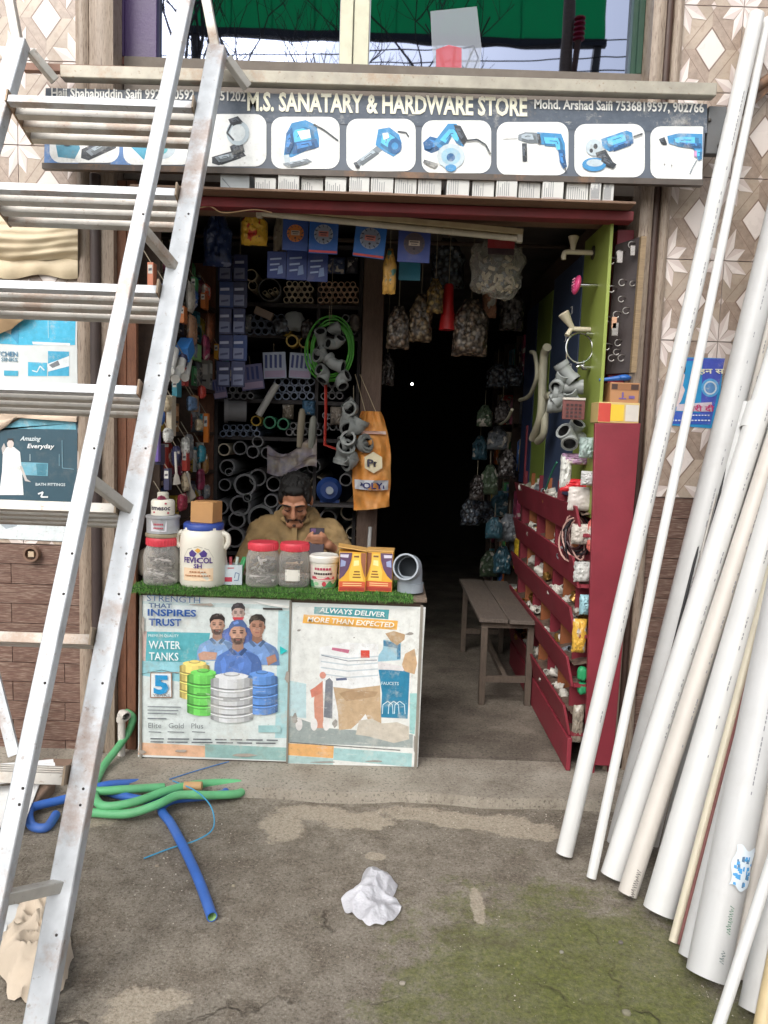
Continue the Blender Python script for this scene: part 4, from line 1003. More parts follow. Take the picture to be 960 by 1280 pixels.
# small white carton holding pens / tubes
p = spot(288, 731, .03); root = thing('small_carton', 'small white open carton holding red and green tubes', 'carton', p, (0,0,R(6)))
b = MB(); s_ = .046
b.box((-s_,-.03,0),(s_,-.027,.088)); b.box((-s_,.027,0),(s_,.03,.088)); b.box((-s_,-.0268,0),(-s_+.003,.0268,.088)); b.box((s_-.003,-.0268,0),(s_,.0268,.088)); b.box((-s_+.003,-.0268,0),(s_-.003,.0268,.003))
part(root, 'box', b, mat('carton_bluewhite', (204,214,220), .5), world=False)
Fq = Flat(lambda u, v, l: V((u, -.0306-.0004*l, v))); Fq.poly([(-.03,.014),(.004,.014),(.004,.034),(-.03,.034)], (200,70,90)); Fq.layer = 0; Fq.line([(.012,.02),(.03,.02),(.034,.05),(.018,.055),(.014,.03)], .004, (120,140,170)); Fq.layer = 0; Fq.line([(-.016,.074),(.012,.075)], .004, (200,80,90))
part(root, 'print', Fq.mb, Fq.mats, world=False, smooth=0)
for kk, (x, dx, c) in enumerate(((-.034,-.03,(214,110,116)),(-.02,-.012,(226,214,210)),(-.004,-.004,(204,90,100)),(.012,.012,(200,214,206)),(.024,.03,(60,150,90)),(.034,.026,(80,170,110)))):
    b = MB(); b.tube([(x,0,.006),(x+dx*.6,.006,.09),(x+dx*.9,.008,.118)], .007, 8)
    tag(part(root, 'tube_stick', b, pm(c), world=False))
# small paint pail
p = spot(403, 736, .062); root = thing('paint_pail', 'small white lidded pail with pink and green label', 'pail', p)
b = MB(); b.lathe([(.054,0),(.056,.004),(.063,.118),(.063,.122)], 28); part(root, 'body', b, TUBW, world=False)
b = MB(); b.lathe([(.066,.112),(.067,.114),(.067,.134),(.063,.138),(.06,.142),(.052,.139)], 30); part(root, 'lid', b, mat('pail_lid', (224,222,214), .4), world=False)
Fq = Flat(lambda u, v, l: V(((.0565+.0068*v/.118+.0006+.0004*l)*math.sin(u), -(.0565+.0068*v/.118+.0006+.0004*l)*math.cos(u), v)))
def cyl_band(z0, z1, c, u=1.25): Fq.poly([(-u+2*u*i/14, z0) for i in range(15)]+[(u-2*u*i/14, z1) for i in range(15)], c)
cyl_band(.004,.032,(70,138,92)); Fq.layer = 0; cyl_band(.034,.1,(214,196,190)); Fq.layer = 1; cyl_band(.040,.052,(188,70,84),.9); Fq.layer = 1
cylgreek(Fq, -.62, .62, .080, .013, (176,60,90)); Fq.layer = 1; cylgreek(Fq, -.7, .7, .060, .011, (70,50,56), 8); Fq.layer = 1; Fq.ell(.1,.02,.16,.011,(196,70,80)); Fq.layer = 1; Fq.ell(-.5,.02,.2,.008,(150,196,150))
part(root, 'label', Fq.mb, Fq.mats, world=False, smooth=0)
# two yellow boxes
YEL = mat('yellow_card', (226,172,62), .4, var=.05, bump=.04, dirt=.06, dc=(190,140,70))
def yellow_box(px, py, rz, label, flip, openlid):
    p = spot(px, py, .05); root = thing('yellow_box', label, 'box', p, (0,0,R(rz)), 'yellow and red boxes on the counter'); w_, d_, h_ = .058, .045, .172
    b = MB(); b.box((-w_,-d_,0),(w_,d_,h_)); part(root, 'box', b, YEL, world=False, bevel=.0015)
    F_ = Flat(lambda u, v, l: V((u*flip, -d_-.0006-.0003*l, v)))
    F_.poly([(-w_*.97,.002),(w_*.97,.002),(w_*.97,.045),(-w_*.97,.045)], (206,92,58)); F_.layer = 0
    F_.poly([(-w_*.97,.170),(-w_*.97,.052),(-w_*.62,.070),(-w_*.30,.100),(-w_*.12,.135),(-w_*.05,.170)], (96,70,98)); F_.layer = 1
    F_.poly([(w_*.97,.170),(w_*.97,.060),(w_*.80,.085),(w_*.62,.130),(w_*.60,.170)], (150,96,70)); F_.layer = 1
    F_.poly([(-w_*.92,.162),(-w_*.30,.162),(-w_*.34,.148),(-w_*.92,.150)], (206,200,214)); F_.layer = 2
    F_.poly([(-w_*.86,.140),(-w_*.5,.132),(-w_*.55,.112),(-w_*.9,.108)], (150,160,196)); F_.layer = 2
    F_.poly([(-w_*.2,.048),(w_*.85,.048),(w_*.68,.080),(w_*.52,.165),(w_*.04,.165),(-w_*.06,.120),(-w_*.25,.085)], (240,198,86)); F_.layer = 2
    F_.poly([(w_*.08,.150),(w_*.46,.150),(w_*.46,.158),(w_*.08,.158)], (120,80,50)); F_.layer = 2
    F_.poly([(w_*.06,.112),(w_*.48,.116),(w_*.44,.138),(w_*.10,.136)], (248,228,160)); F_.layer = 2
    for i in range(3): F_.line([(w_*(.02+.05*i),.064+.012*i),(w_*(.62-.04*i),.064+.012*i)], .006, (132,90,46)); F_.layer = 2
    F_.poly([(-w_*.92,.006),(w_*.92,.006),(w_*.92,.020),(-w_*.92,.020)], (168,58,48)); F_.layer = 2
    for i in range(2): F_.line([(-w_*.7,.028+.009*i),(w_*.7,.028+.009*i)], .0035, (240,206,150)); F_.layer = 2
    part(root, 'print', F_.mb, F_.mats, world=False, smooth=0)
    b = MB(); hz = h_+.002
    if openlid: b.obox((0, .0, hz+.012), (w_*1.08,0,-.009), (0,d_*1.1,0), (.0002,0,.0025))
    else: b.box((-w_*1.03,-d_*1.03,hz),(w_*1.03,d_*1.03,hz+.007))
    part(root, 'lid', b, mat('tan_lid', (206,160,92), .5), world=False, bevel=.001)
yellow_box(439, 740, 3, 'yellow and red box with a loose tilted lid beside the paint pail', 1, True)
yellow_box(474, 740, -4, 'yellow and red box with closed lid next to the grey elbow', -1, False)
# grey pvc elbow
PVCG = mat('grey_pvc', (150,158,166), .42, var=.06, bump=.04, dirt=.12, dc=(120,116,108)); PVCI = mat('pipe_inside', (76,82,88), .6)
p = spot(512, 743, .06); root = thing('pvc_elbow', 'grey plastic elbow fitting on the right end of the counter', 'pipe fitting', p)
dirs = V((-.35,-1,.10)).normalized(); c0 = V((0,.01,.10))
arc = [V((0.004,.012,0)), V((.004,.012,.05)), V((.004,.012,.075))]+[]
for i in range(1, 7):
    t = i/6*R(84); arc.append(V((.004,.012,.075))+V((0,0,1))*.034*math.sin(t)+V((dirs.x,dirs.y,0)).normalized()*.034*(1-math.cos(t)))
b = MB(); b.pipe(arc, .051, .006, 26, 0, 1); part(root, 'bend', b, [PVCG, PVCI], world=False)
b = MB(); e_ = arc[-1]; dd = (arc[-1]-arc[-2]).normalized(); b.pipe([e_-dd*.004, e_+dd*.05], .0575, .007, 28, 0, 1); part(root, 'socket', b, [PVCG, PVCI], world=False)
b = MB(); b.pipe([(.004,.012,0),(.004,.012,.04)], .0575, .006, 28, 0, 1); part(root, 'socket', b, [PVCG, PVCI], world=False)

# ============================================================ the man behind the counter
px0 = at(372, 640, Y=4.02)
MX, MY = px0.x, 4.02
root = thing('person', 'man in tan shirt seated behind the counter looking down at a phone', 'person', (MX, MY, SZ))
SHIRT = mat('tan_shirt', (146,121,82), .85, var=.26, sc=14, bump=.35, bsc=26, dirt=.12, dc=(112,90,60)); SKIN = mat('skin', (176,124,96), .5, var=.1, sc=20, bump=.06, bsc=120, sss=.08)
HAIR = mat('black_hair', (15,13,12), .6, var=.3, sc=60, bump=.8, bsc=60, stretch=(5,1,5)); PANT = mat('dark_trousers', (50,50,58), .85)
SH = 1.035-SZ       # shoulder height above the floor, seated
def remesh(o, vox, sm=6, disp=None):
    m_ = o.modifiers.new('skin', 'REMESH'); m_.mode = 'VOXEL'; m_.voxel_size = vox; m_.use_smooth_shade = True
    s_ = o.modifiers.new('soften', 'SMOOTH'); s_.factor = .5; s_.iterations = sm
    if disp:
        t_ = bpy.data.textures.new('folds', 'CLOUDS'); t_.noise_scale = disp[0]; d_ = o.modifiers.new('folds', 'DISPLACE'); d_.texture = t_; d_.strength = disp[1]; d_.mid_level = .5; d_.texture_coords = 'LOCAL'
    return o
HM = Matrix.Rotation(R(33), 3, 'X') ; HC = V((.0, -.108, SH+.102))
def hd(x, y, z): return HC + HM @ V((x, y, z))
els = {-1: V((-.275,-.05,SH-.26)), 1: V((.285,-.05,SH-.26))}; PHW = at(396, 676, Y=3.74)-V((px0.x, 4.02, SZ)); wr = {-1: PHW+V((-.085,.055,-.045)), 1: PHW+V((.080,.055,-.045))}
b = MB()
b.ball(hd(0,.012,.03), .076, .096, .094, 20, rot=HM); b.ball(hd(0,-.03,-.045), .058, .066, .072, 18, rot=HM); b.caps(hd(-.022,-.078,-.098), hd(.022,-.078,-.098), .024, .024)
b.caps(hd(0,-.092,.012), hd(0,-.110,-.030), .009, .0145); b.ball(hd(-.012,-.100,-.034), .009); b.ball(hd(.012,-.100,-.034), .009)
b.caps(hd(-.05,-.072,.024), hd(-.014,-.088,.026), .012, .012); b.caps(hd(.05,-.072,.024), hd(.014,-.088,.026), .012, .012)
b.ball(hd(-.043,-.066,-.03), .022); b.ball(hd(.043,-.066,-.03), .022)
b.caps(hd(-.02,-.090,-.062), hd(.02,-.090,-.062), .0075, .0075); b.caps(hd(-.017,-.088,-.074), hd(.017,-.088,-.074), .008, .008)
for s_ in (-1, 1):
    b.ball(hd(s_*.079,.012,-.012), .011, .024, .034, 12, rot=HM)
    b.ball(hd(s_*.031,-.080,.004), .0125)
b.caps((0,-.01,SH+.0), (0,-.045,SH+.10), .058, .052)
b.caps((-.13,.005,SH-.075), (.13,.005,SH-.075), .045, .045); b.ball((0,0,SH-.22), .155, .09, .18, 16); b.ball((0,.01,SH-.45), .155, .11, .14, 16)
for s_ in (-1, 1):
    b.caps((s_*.175,.005,SH-.085), els[s_], .040, .034); b.caps(els[s_], wr[s_], .036, .025)
    # palm and fingers round the phone
    w0 = wr[s_]; d = V((.05 if s_ < 0 else -.04, -.06, .035)); pal = w0+d*.7; b.caps(w0, pal, .022, .027)
    sx = V((0, -.35, .9)).normalized()
    for f_ in range(4):
        base = pal+d*.25+sx*(.028-.018*f_); L_ = (.9,1.05,1.0,.8)[f_]
        k1 = base+d*.36*L_; k2_ = k1+V((-s_*.022,-.006,.004))*L_; k3 = k2_+V((-s_*.004,.018,.0))*L_
        b.caps(base, k1, .0095, .009, 8); b.caps(k1, k2_, .009, .008, 8); b.caps(k2_, k3, .008, .007, 8)
    t0 = pal+sx*.02; b.caps(t0, t0+V((-s_*.012,-.02,.028)), .0105, .0095, 8); b.caps(t0+V((-s_*.012,-.02,.028)), t0+V((-s_*.03,-.024,.045)), .0095, .008, 8)
    b.caps((s_*.09,.02,.47), (s_*.13,-.4,.46), .08, .06); b.caps((s_*.13,-.4,.46), (s_*.13,-.38,.09), .052, .036); b.caps((s_*.13,-.36,.045), (s_*.14,-.53,.04), .035, .03)
remesh(part(root, 'body', b, SKIN, world=False, smooth=0), .0052, 4)
b = MB()
b.caps((-.165,.0,SH-.062), (.165,.0,SH-.066), .068, .068, 16); b.ball((0,-.005,SH-.2), .205, .128, .22, 20); b.ball((0,0,SH-.44), .19, .135, .16, 18); b.ball((0,.03,SH-.1), .17, .1, .13, 16)
b.caps((-.05,-.01,SH-.01), (.05,-.01,SH-.01), .07, .07, 14)
for s_ in (-1, 1):
    b.caps((s_*.185,0,SH-.07), els[s_], .066, .058, 14); b.caps(els[s_], els[s_].lerp(wr[s_], .86), .062, .045, 14)
remesh(part(root, 'shirt', b, SHIRT, world=False, smooth=0), .0075, 4, (.055, .030))
col_ = MB()      # shirt collar flaps and placket
for s_ in (-1, 1):
    col_.caps((s_*.012,-.118,SH-.022), (s_*.052,-.092,SH+.018), .011, .014, 8); col_.caps((s_*.052,-.092,SH+.018), (s_*.075,-.035,SH+.04), .014, .014, 8); col_.caps((s_*.03,-.116,SH-.02), (s_*.066,-.098,SH-.004), .010, .012, 8)
remesh(part(root, 'collar', col_, SHIRT, world=False, smooth=0), .005, 4)
pl = MB(); pl.prism([(-.014,-.128,SH-.03),(.014,-.128,SH-.03),(.016,-.139,SH-.2),(-.012,-.139,SH-.2)], (0,-.006,0)); part(root, 'placket', pl, SHIRT, world=False)
b = MB()
for s_ in (-1, 1):
    b.caps((s_*.09,.02,.47), (s_*.13,-.4,.46), .095, .075); b.caps((s_*.13,-.4,.46), (s_*.13,-.38,.12), .066, .055)
b.ball((0,.03,.49), .17, .13, .12)
remesh(part(root, 'trousers', b, PANT, world=False, smooth=0), .011, 4)
# hair: cap of overlapping locks
b = MB()
b.ball(hd(0,.024,.046), .084, .098, .086, 22, rot=HM); b.ball(hd(0,.065,.0), .078, .060, .080, 18, rot=HM); b.ball(hd(0,-.046,.092), .054, .030, .028, 16, rot=HM)
for s_ in (-1, 1): b.ball(hd(s_*.070,-.006,.035), .016, .05, .045, 12, rot=HM)
for i in range(150):
    th = rnd.uniform(0, 6.28); ph = rnd.uniform(.0, 1.25); n_ = V((math.sin(ph)*math.cos(th)*.081, math.sin(ph)*math.sin(th)*.095+.024, math.cos(ph)*.083+.046))
    e2 = n_ + V((rnd.uniform(-.01,.01), -.022, .004)) if n_.y < .02 else n_+V((rnd.uniform(-.012,.012), .008, .006)); b.caps(hd(*n_), hd(*e2), .008, .003, 6)
remesh(part(root, 'hair', b, HAIR, world=False, smooth=0), .0038, 3)
b = MB()
for i in range(13):
    a = R(-74+148*i/12); b.caps(hd(.057*math.sin(a), -.030-.060*math.cos(a), -.058-.030*math.cos(a)), hd(.052*math.sin(a), -.030-.060*math.cos(a), -.086-.026*math.cos(a)), .0052, .0055, 8)
for s_ in (-1, 1): b.caps(hd(0,-.104,-.050), hd(s_*.03,-.092,-.060), .006, .005, 8); b.caps(hd(s_*.03,-.092,-.060), hd(s_*.034,-.083,-.085), .005, .007, 8)
b.ball(hd(0,-.096,-.092), .013, .009, .01)
remesh(part(root, 'beard', b, mat('beard', (74,54,44), .8, bump=.6, bsc=160), world=False, smooth=0), .004, 2)
for s_ in (-1, 1):
    b = MB(); b.caps(hd(s_*.014,-.0985,.030), hd(s_*.034,-.0965,.035), .0042, .0045, 8); b.caps(hd(s_*.034,-.0965,.035), hd(s_*.054,-.083,.028), .0045, .003, 8); part(root, 'eyebrow', b, HAIR, world=False)
b = MB()
for s_ in (-1, 1):
    b = MB(); b.tube([hd(s_*.018,-.0905,.0), hd(s_*.031,-.0935,-.005), hd(s_*.046,-.086,-.001)], .0022, 6); part(root, 'eyelash', b, HAIR, world=False)
ph_c = PHW+V((0,-.012,.0))
ph = thing('phone', 'dark mobile phone held in both hands by the seated man', 'phone', V((MX,MY,SZ))+ph_c, (R(-38),0,R(4)))
b = MB(); b.box((-.037,-.004,-.075),(.037,.004,.075)); part(ph, 'case', b, mat('phone_dark', (40,30,44), .3), world=False, bevel=.003)
b = MB(); b.box((-.034,.0042,-.071),(.034,.0048,.071)); part(ph, 'screen', b, mat('phone_glass', (16,16,20), .1), world=False)
b = MB(); b.box((-.03,-.0062,.045),(-.006,-.0042,.068)); part(ph, 'camera_block', b, mat('phone_cam', (90,60,100), .3), world=False, bevel=.001)
st = thing('stool', 'plain stool under the seated man hidden behind the counter', 'stool', (MX, MY+.03, SZ))
b = MB(); b.lathe([(.16,.375),(.165,.38),(.165,.395),(.16,.40)], 20); part(st, 'seat', b, WOODT, world=False)
for i in range(4):
    t = R(45+90*i); b = MB(); b.tube([(.15*math.cos(t),.15*math.sin(t),0),(.11*math.cos(t),.11*math.sin(t),.38)], .014, 8); part(st, 'leg', b, WOODC, world=False)
# ============================================================ inside the shop
DW = wood_mat('dark_shelf_wood', (74,58,48), (44,34,28), (4,16,4), .75, .5, 6, .3)
RACKW = wood_mat('rack_wood', (70,66,66), (40,38,40), (14,4,4), .75, .5, 6, .3)
CORD = mat('thin_cord', (150,140,120), .8)
def cord(root, pts, r_=.0018, m_=None, name='cord'):
    b = MB(); b.tube(pts, r_, 5); return part(root, name, b, m_ or CORD)
def crumple(c, rx, ry, rz, seed, n_=20, amp=.28, neck=True):
    """neck: a flat sealed pouch gathered at its top; otherwise a stuffed squarish bundle with ridged folds"""
    b = MB(); c = V(c)
    if neck is not False:
        thin_x = rx < ry; w = ry if thin_x else rx; t_ = rx if thin_x else ry
        for side in (1, -1):
            vs = []; N = 18
            for jv in range(N+1):
                for iu in range(N+1):
                    u, v = iu/N*2-1, jv/N*2-1; f = 1.0
                    if neck is True and v > .35: f = 1-.62*((v-.35)/.65)**.8
                    e = max(0, 1-abs(u)**3)*max(0, 1-abs(v)**4); q = V((u*2.2, v*2.6, seed*1.7))
                    fold = (1-2*abs(mnoise.noise(q*1.3)))*.5+(1-2*abs(mnoise.noise(q*3.1+V((side,0,0)))))*.35+.2*mnoise.noise(q*7)
                    d = t_*e**.55*(.75+.55*fold); a = u*w*f*(1+.10*mnoise.noise(V((v*3,seed,0)))); z = v*rz*(1+.05*mnoise.noise(V((u*4,seed,2))))+.04*rz*fold*(1-e)
                    a += .06*w*mnoise.noise(V((u*2,v*5,seed)))
                    vs.append(c+(V((side*d, a, z)) if thin_x else V((a, -side*d, z))))
            fs = [(jv*(N+1)+iu, jv*(N+1)+iu+1, (jv+1)*(N+1)+iu+1, (jv+1)*(N+1)+iu) for jv in range(N) for iu in range(N)]
            b.add(vs, fs)
        return b
    b.ball((0,0,0), 1, 1, 1, 30); out = []
    for p in b.v:
        q = V(p); e = .72; q = V([math.copysign(abs(v)**e, v) for v in q])
        w1 = mnoise.noise(q*1.5+V((seed*3.1,0,seed))); w2 = 1-2*abs(mnoise.noise(q*2.6+V((seed,seed*.7,0)))); w3 = 1-2*abs(mnoise.noise(q*6.5+V((0,seed,seed))))
        q = q*(1-amp*.35+amp*(.7*w1+.45*w2+.22*w3))
        out.append((c[0]+q.x*rx, c[1]+q.y*ry, c[2]+q.z*rz))
    b.v = out; return b
_po = {}
def pouch_mat(c, alt=None, rough=.3):
    """printed film: patches of a second colour and pale blocks, creased"""
    k_ = (tuple(c), alt)
    if k_ in _po: return _po[k_]
    q = NT('film_%d_%d_%d' % tuple(c)); co = q.coord(); c0 = lin(c)
    a = q.noise(co, 16, 2); col = q.ramp(a, [(.36, tuple(v*.55 for v in c0[:3])+(1,)), (.46, c0), (.60, c0), (.64, lin(alt or (200,194,184)))])
    v = q.n('ShaderNodeTexVoronoi'); v.inputs['Scale'].default_value = 46; q.l(co, v.inputs['Vector'])
    col = q.mix(q.ramp(v.outputs['Distance'], [(.16, g(.55)), (.26, g(0))]), col, lin((62,56,58)))
    q.l(col, q.p.inputs['Base Color']); q.p.inputs['Roughness'].default_value = rough
    q.bump(q.noise(co, 34, 5, .6), .5, .012); _po[k_] = q.mat; return q.mat
def goods_bag_mat(name, cols, sc=38):
    """thin clear film drawn tight over small fittings"""
    q = NT(name); co = q.coord(); v = q.n('ShaderNodeTexVoronoi'); v.inputs['Scale'].default_value = sc; q.l(co, v.inputs['Vector'])
    sp = q.n('ShaderNodeSeparateColor'); q.l(v.outputs['Color'], sp.inputs[0])
    col = q.ramp(sp.outputs[0], [((i+.2)/len(cols), lin(c)) for i, c in enumerate(cols)])
    col = q.mix(q.ramp(v.outputs['Distance'], [(.25, g(0)), (.62, g(.85))]), col, lin((40,34,32)))
    q.l(col, q.p.inputs['Base Color']); q.p.inputs['Roughness'].default_value = .25; q.p.inputs['Coat Weight'].default_value = .5; q.p.inputs['Coat Roughness'].default_value = .2
    inv = q.n('ShaderNodeMath', operation='SUBTRACT'); inv.inputs[0].default_value = 1; q.l(v.outputs['Distance'], inv.inputs[1]); q.bump(inv.outputs[0], .6, .02); return q.mat
def px_size(w, Y): return w*Y/FPX
# hanging rails under the ceiling
for k, (Y_, z_, lab) in enumerate(((3.62, 2.46, 'thin wooden hanging rail just behind the red beam'), (4.22, 2.50, 'thin wooden hanging rail over the passage further inside'))):
    b = MB(); b.tube([(WL, Y_, z_), (WR, Y_, z_+.01)], .011, 8); solo('hanging_rail', b, DW, lab, 'rail')
# tube light batten under the beam
a, c = at(321, 259, Y=3.42), at(653, 291, Y=3.42)
root = thing('tube_light', 'unlit dusty tube light fitting hung under the red beam', 'light', (a+c)/2)
b = MB(); b.beam(a, c, .045, .024); part(root, 'batten', b, mat('batten_cream', (182,166,132), .55, dirt=.45, dc=(120,92,66), dsc=8), bevel=.002)
b = MB(); b.tube([a+V((.02,-.004,-.026)), c+V((-.02,-.004,-.026))], .013, 12); part(root, 'tube', b, mat('tube_glass', (196,190,172), .25, dirt=.2))
for p, q in ((a, c), (c, a)):
    d = (q-p).normalized(); b = MB(); b.obox(p+d*.012+V((0,-.004,-.02)), d*.012, (0,.015,0), (0,0,.024)); part(root, 'end_holder', b, mat('holder_white', (190,184,168), .5, dirt=.3), bevel=.002)
cord(root, spline([at(447,262,Y=3.40), at(458,252,Y=3.40), at(478,250,Y=3.4), at(494,258,Y=3.40), at(500,270,Y=3.40)], 6), .003, mat('brown_cable', (120,86,62), .6), 'cable')
# loose wires on the beam
b = MB(); b.tube(spline([at(242,262,Y=3.215), at(262,258,Y=3.21), at(280,266,Y=3.21), at(318,262,Y=3.21), at(340,266,Y=3.21)], 6), .0022, 5)
solo('loose_wire', b, mat('pale_wire', (168,140,104), .7), 'thin pale wire sagging along the left end of the red beam', 'wire')

# ---- blister cards hanging behind the beam
def card(x0, y0, x1, y1, Y, label, base, head, disc=None, tilt=0, group='saw blade cards hung behind the beam', deco=None):
    c_ = at((x0+x1)/2, y1, Y=Y); w = px_size(x1-x0, Y)/2; h = px_size(y1-y0, Y)
    root = thing('blade_card', label, 'packet', c_, (0, R(tilt), 0), group)
    b = MB(); b.box((-w,0,0),(w,.006,h)); part(root, 'card', b, pm(base), world=False, bevel=.001)
    F_ = Flat(lambda u, v, l: V((u*w, -.0006-.0005*l, v*h)))
    if head: F_.poly([(-.97,.86),(.97,.86),(.97,.985),(-.97,.985)], head); F_.line([(-.5,.92),(.5,.92)], .035, (230,220,220)); F_.poly([(-.97,.02),(.97,.02),(.97,.08),(-.97,.08)], head)
    if disc:
        F_.layer = 3; F_.poly(ngon(0,.5,.66,.66*w/h*1.0,26), disc); F_.poly(ngon(0,.5,.58,.58*w/h,26), tuple(int(v*.9) for v in disc))
        for k_ in range(12):
            t = 2*math.pi*k_/12; F_.layer = 5; F_.line([(.48*math.cos(t),.5+.48*w/h*math.sin(t)),(.64*math.cos(t+.12),.5+.64*w/h*math.sin(t+.12))], .035, (70,72,84))
        F_.layer = 6; F_.poly([(-.34,.44),(.34,.44),(.34,.58),(-.34,.58)], (196,120,110) if head else (190,176,160)); F_.line([(-.28,.54),(.26,.54)], .03, (70,60,70)); F_.line([(-.2,.48),(.2,.48)], .02, (70,60,70)); F_.poly(ngon(0,.36,.08,.08*w/h,12), (52,46,52))
    if deco: deco(F_)
    part(root, 'print', F_.mb, F_.mats, world=False, smooth=0)
    b = MB(); b.tube([(0,.003,h-.004),(0,.003,h+.05)], .0015, 5); part(root, 'hanging_loop', b, CORD, world=False)
    return root
card(353,273,384,313,3.55,'blue card with a big orange cutting disc left of the red headed cards',(52,82,150),None,(214,128,64),1)
card(386,272,421,317,3.52,'blue card with red header and silver disc beside the orange disc card',(40,92,168),(206,74,84),(150,160,178),1)
card(441,277,479,322,3.50,'tilted blue card with red header and silver disc under the tube light',(36,98,172),(196,66,62),(140,150,170),5)
card(497,284,536,328,3.50,'blue card with a dark grinding disc right of the tilted card',(58,74,140),None,(96,84,92),1)
def grid_deco(F_):
    for i in range(3): F_.line([(-.7,.3+.2*i),(.1+.2*i,.34+.2*i)], .06, (150,166,196))
    F_.poly([(.1,.15),(.7,.2),(.6,.5),(.2,.45)], (120,140,180))
for i, (x0,y0,x1,y1) in enumerate(((334,316,357,348),(358,314,383,350),(384,318,409,352))):
    card(x0,y0,x1,y1,3.66,'%s small navy blue card in the row below the disc cards'%ordw[i],(40,58,116),None,None,0,'small navy cards',grid_deco)
# two long strips of navy blister cards
for s_, (xa, lab) in enumerate(((282,'left of the two long strips of navy blister cards'),(300,'right of the two long strips of navy blister cards'))):
    top = at(xa, 318, Y=4.1); root = thing('card_strip', lab, 'packet strip', top, None, 'long strips of navy cards')
    h = px_size(32, 4.1); w = px_size(8.5, 4.1)
    for i in range(5):
        dxs = rnd.uniform(-.008,.008); b = MB(); b.box((-w+dxs, .001*i, -h*(i+1)+.004), (w+dxs, .008+.001*i, -h*i)); o_ = part(root, 'blister_card', b, pm([(36,46,88),(50,60,104),(44,66,118),(32,40,76),(62,68,104)][(i*2+s_)%5]), world=False, bevel=.001)
        F_ = Flat(lambda u, v, l: V((u*w, .001*i-.0006-.0004*l, -h*(i+1)+v*h)))
        F_.poly([(-.8,.1),(.7,.1),(.7,.5),(-.8,.5)], (122,130,160)); F_.layer = 0; F_.line([(-.7,.7),(.6,.72)], .1, (176,182,204)); F_.line([(-.6,.25),(.5,.3)], .08, (70,76,110))
        part(o_, 'print', F_.mb, F_.mats, world=False, smooth=0)
    b = MB(); b.tube([(0,.004,-.004),(0,.004,.28)], .0016, 5); part(root, 'cord', b, CORD, world=False)
# blue bag, bright packets
def hang_bag(px, py, Y, w, h, m_, label, seed, cat='bag', name='hanging_bag', top=None, extra=None, group=None, d=None, amp=.28):
    c_ = at(px, py, Y=Y); rx = px_size(w, Y)/2; rz = px_size(h, Y)/2
    root = thing(name, label, cat, c_-V((0,0,rz)), None, group)
    part(root, 'bag', crumple(c_, rx, (d or rx*.7), rz, seed, 22, amp), m_, smooth=50)
    t_ = c_+V((0,0,rz*.95)); cord(root, [t_-V((0,0,.02)), t_+V((0,0,top or .12))])
    return root
hang_bag(272,300,3.9,34,64,pouch_mat((48,66,110),(120,130,160)),'navy blue bag hanging at the far left behind the ladder',1)
hang_bag(318,286,3.6,32,40,pouch_mat((214,170,56),(196,62,44)),'yellow and red shiny packet hanging left of the orange disc card',2)
hang_bag(350,300,3.75,16,70,pouch_mat((170,160,140)),'thin pale packet hanging behind the yellow packet',3)
hang_bag(487,340,3.6,16,54,pouch_mat((196,150,70),(70,120,110)),'narrow orange and teal packet hanging left of the grinding disc card',5)
b = MB(); p = at(512,338,Y=3.68); b.box((p.x-.05,p.y,p.z-.045),(p.x+.05,p.y+.006,p.z+.05)); solo('teal_card', b, pm((36,110,132)), 'plain teal card hanging under the grinding disc card', 'packet', bevel=.001)
# the big clear bag and other bags over the passage
BAGC = clear('clear_bag', (206,202,192), .20, .10, 1.0); BAGW = goods_bag_mat('bag_of_pale_fittings', [(150,132,112),(110,90,76),(176,164,148),(96,84,76),(140,118,98)])
BAGD = goods_bag_mat('bag_of_dark_parts', [(84,78,76),(60,56,58),(110,104,100)]); BAGB = goods_bag_mat('bag_of_blue_grey_parts', [(84,96,112),(60,70,84),(120,130,140)])
p = at(622, 336, Y=3.75); root = thing('hanging_bag', 'big clear bag of white fittings with red header hanging right of the tube light', 'bag', p-V((0,0,.13)))
part(root, 'bag', crumple(p, .118, .07, .115, 8, 26, .5, False), BAGC, smooth=60)
b = MB()
for i in range(60):
    q = p+V((rnd.uniform(-.085,.085), rnd.uniform(-.03,.03), rnd.uniform(-.10,.05))); d = V((rnd.uniform(-1,1),rnd.uniform(-1,1),rnd.uniform(-1,1))).normalized()*.016; b.tube([q-d,q+d], rnd.uniform(.007,.012), 8, rnd.choice((0,0,1)))
part(root, 'fittings', b, [mat('ivory_plastic',(196,184,160),.4), mat('grey_plastic',(112,116,120),.4)], kind='stuff')
b = MB(); b.box((p.x-.062,p.y-.085,p.z+.075),(p.x+.062,p.y-.079,p.z+.14)); part(root, 'header_card', b, pm((150,44,50)))
b = MB(); b.box((p.x-.06,p.y-.087,p.z+.045),(p.x+.06,p.y-.0855,p.z+.074)); part(root, 'header_print', b, pm((60,40,50)))
cord(root, [p+V((0,-.05,.15)), p+V((0,-.05,.24))])
hang_bag(498,410,4.2,28,52,BAGW,'dusty bag of fittings hanging leftmost over the passage',11,top=.5)
hang_bag(526,398,4.2,28,58,goods_bag_mat('bag_of_tan_parts', [(160,136,104),(120,98,74),(180,160,130)]),'tan bag with a white spout hanging second over the passage',12,top=.45)
hang_bag(544,370,4.15,20,42,goods_bag_mat('bag_of_brass_parts', [(178,146,84),(140,108,60),(196,170,110)]),'small yellowish bag hanging left of the red funnel',13,top=.4)
hang_bag(588,410,4.2,44,70,BAGW,'large dusty bag of pale fittings hanging right of the red funnel',14,top=.45)
hang_bag(612,375,4.3,18,44,pouch_mat((170,120,92)),'small peach coloured packet hanging right of the large dusty bag',15,top=.4)
hang_bag(640,385,4.4,30,56,BAGD,'dark grey bag hanging beside the display boards',16,top=.4)
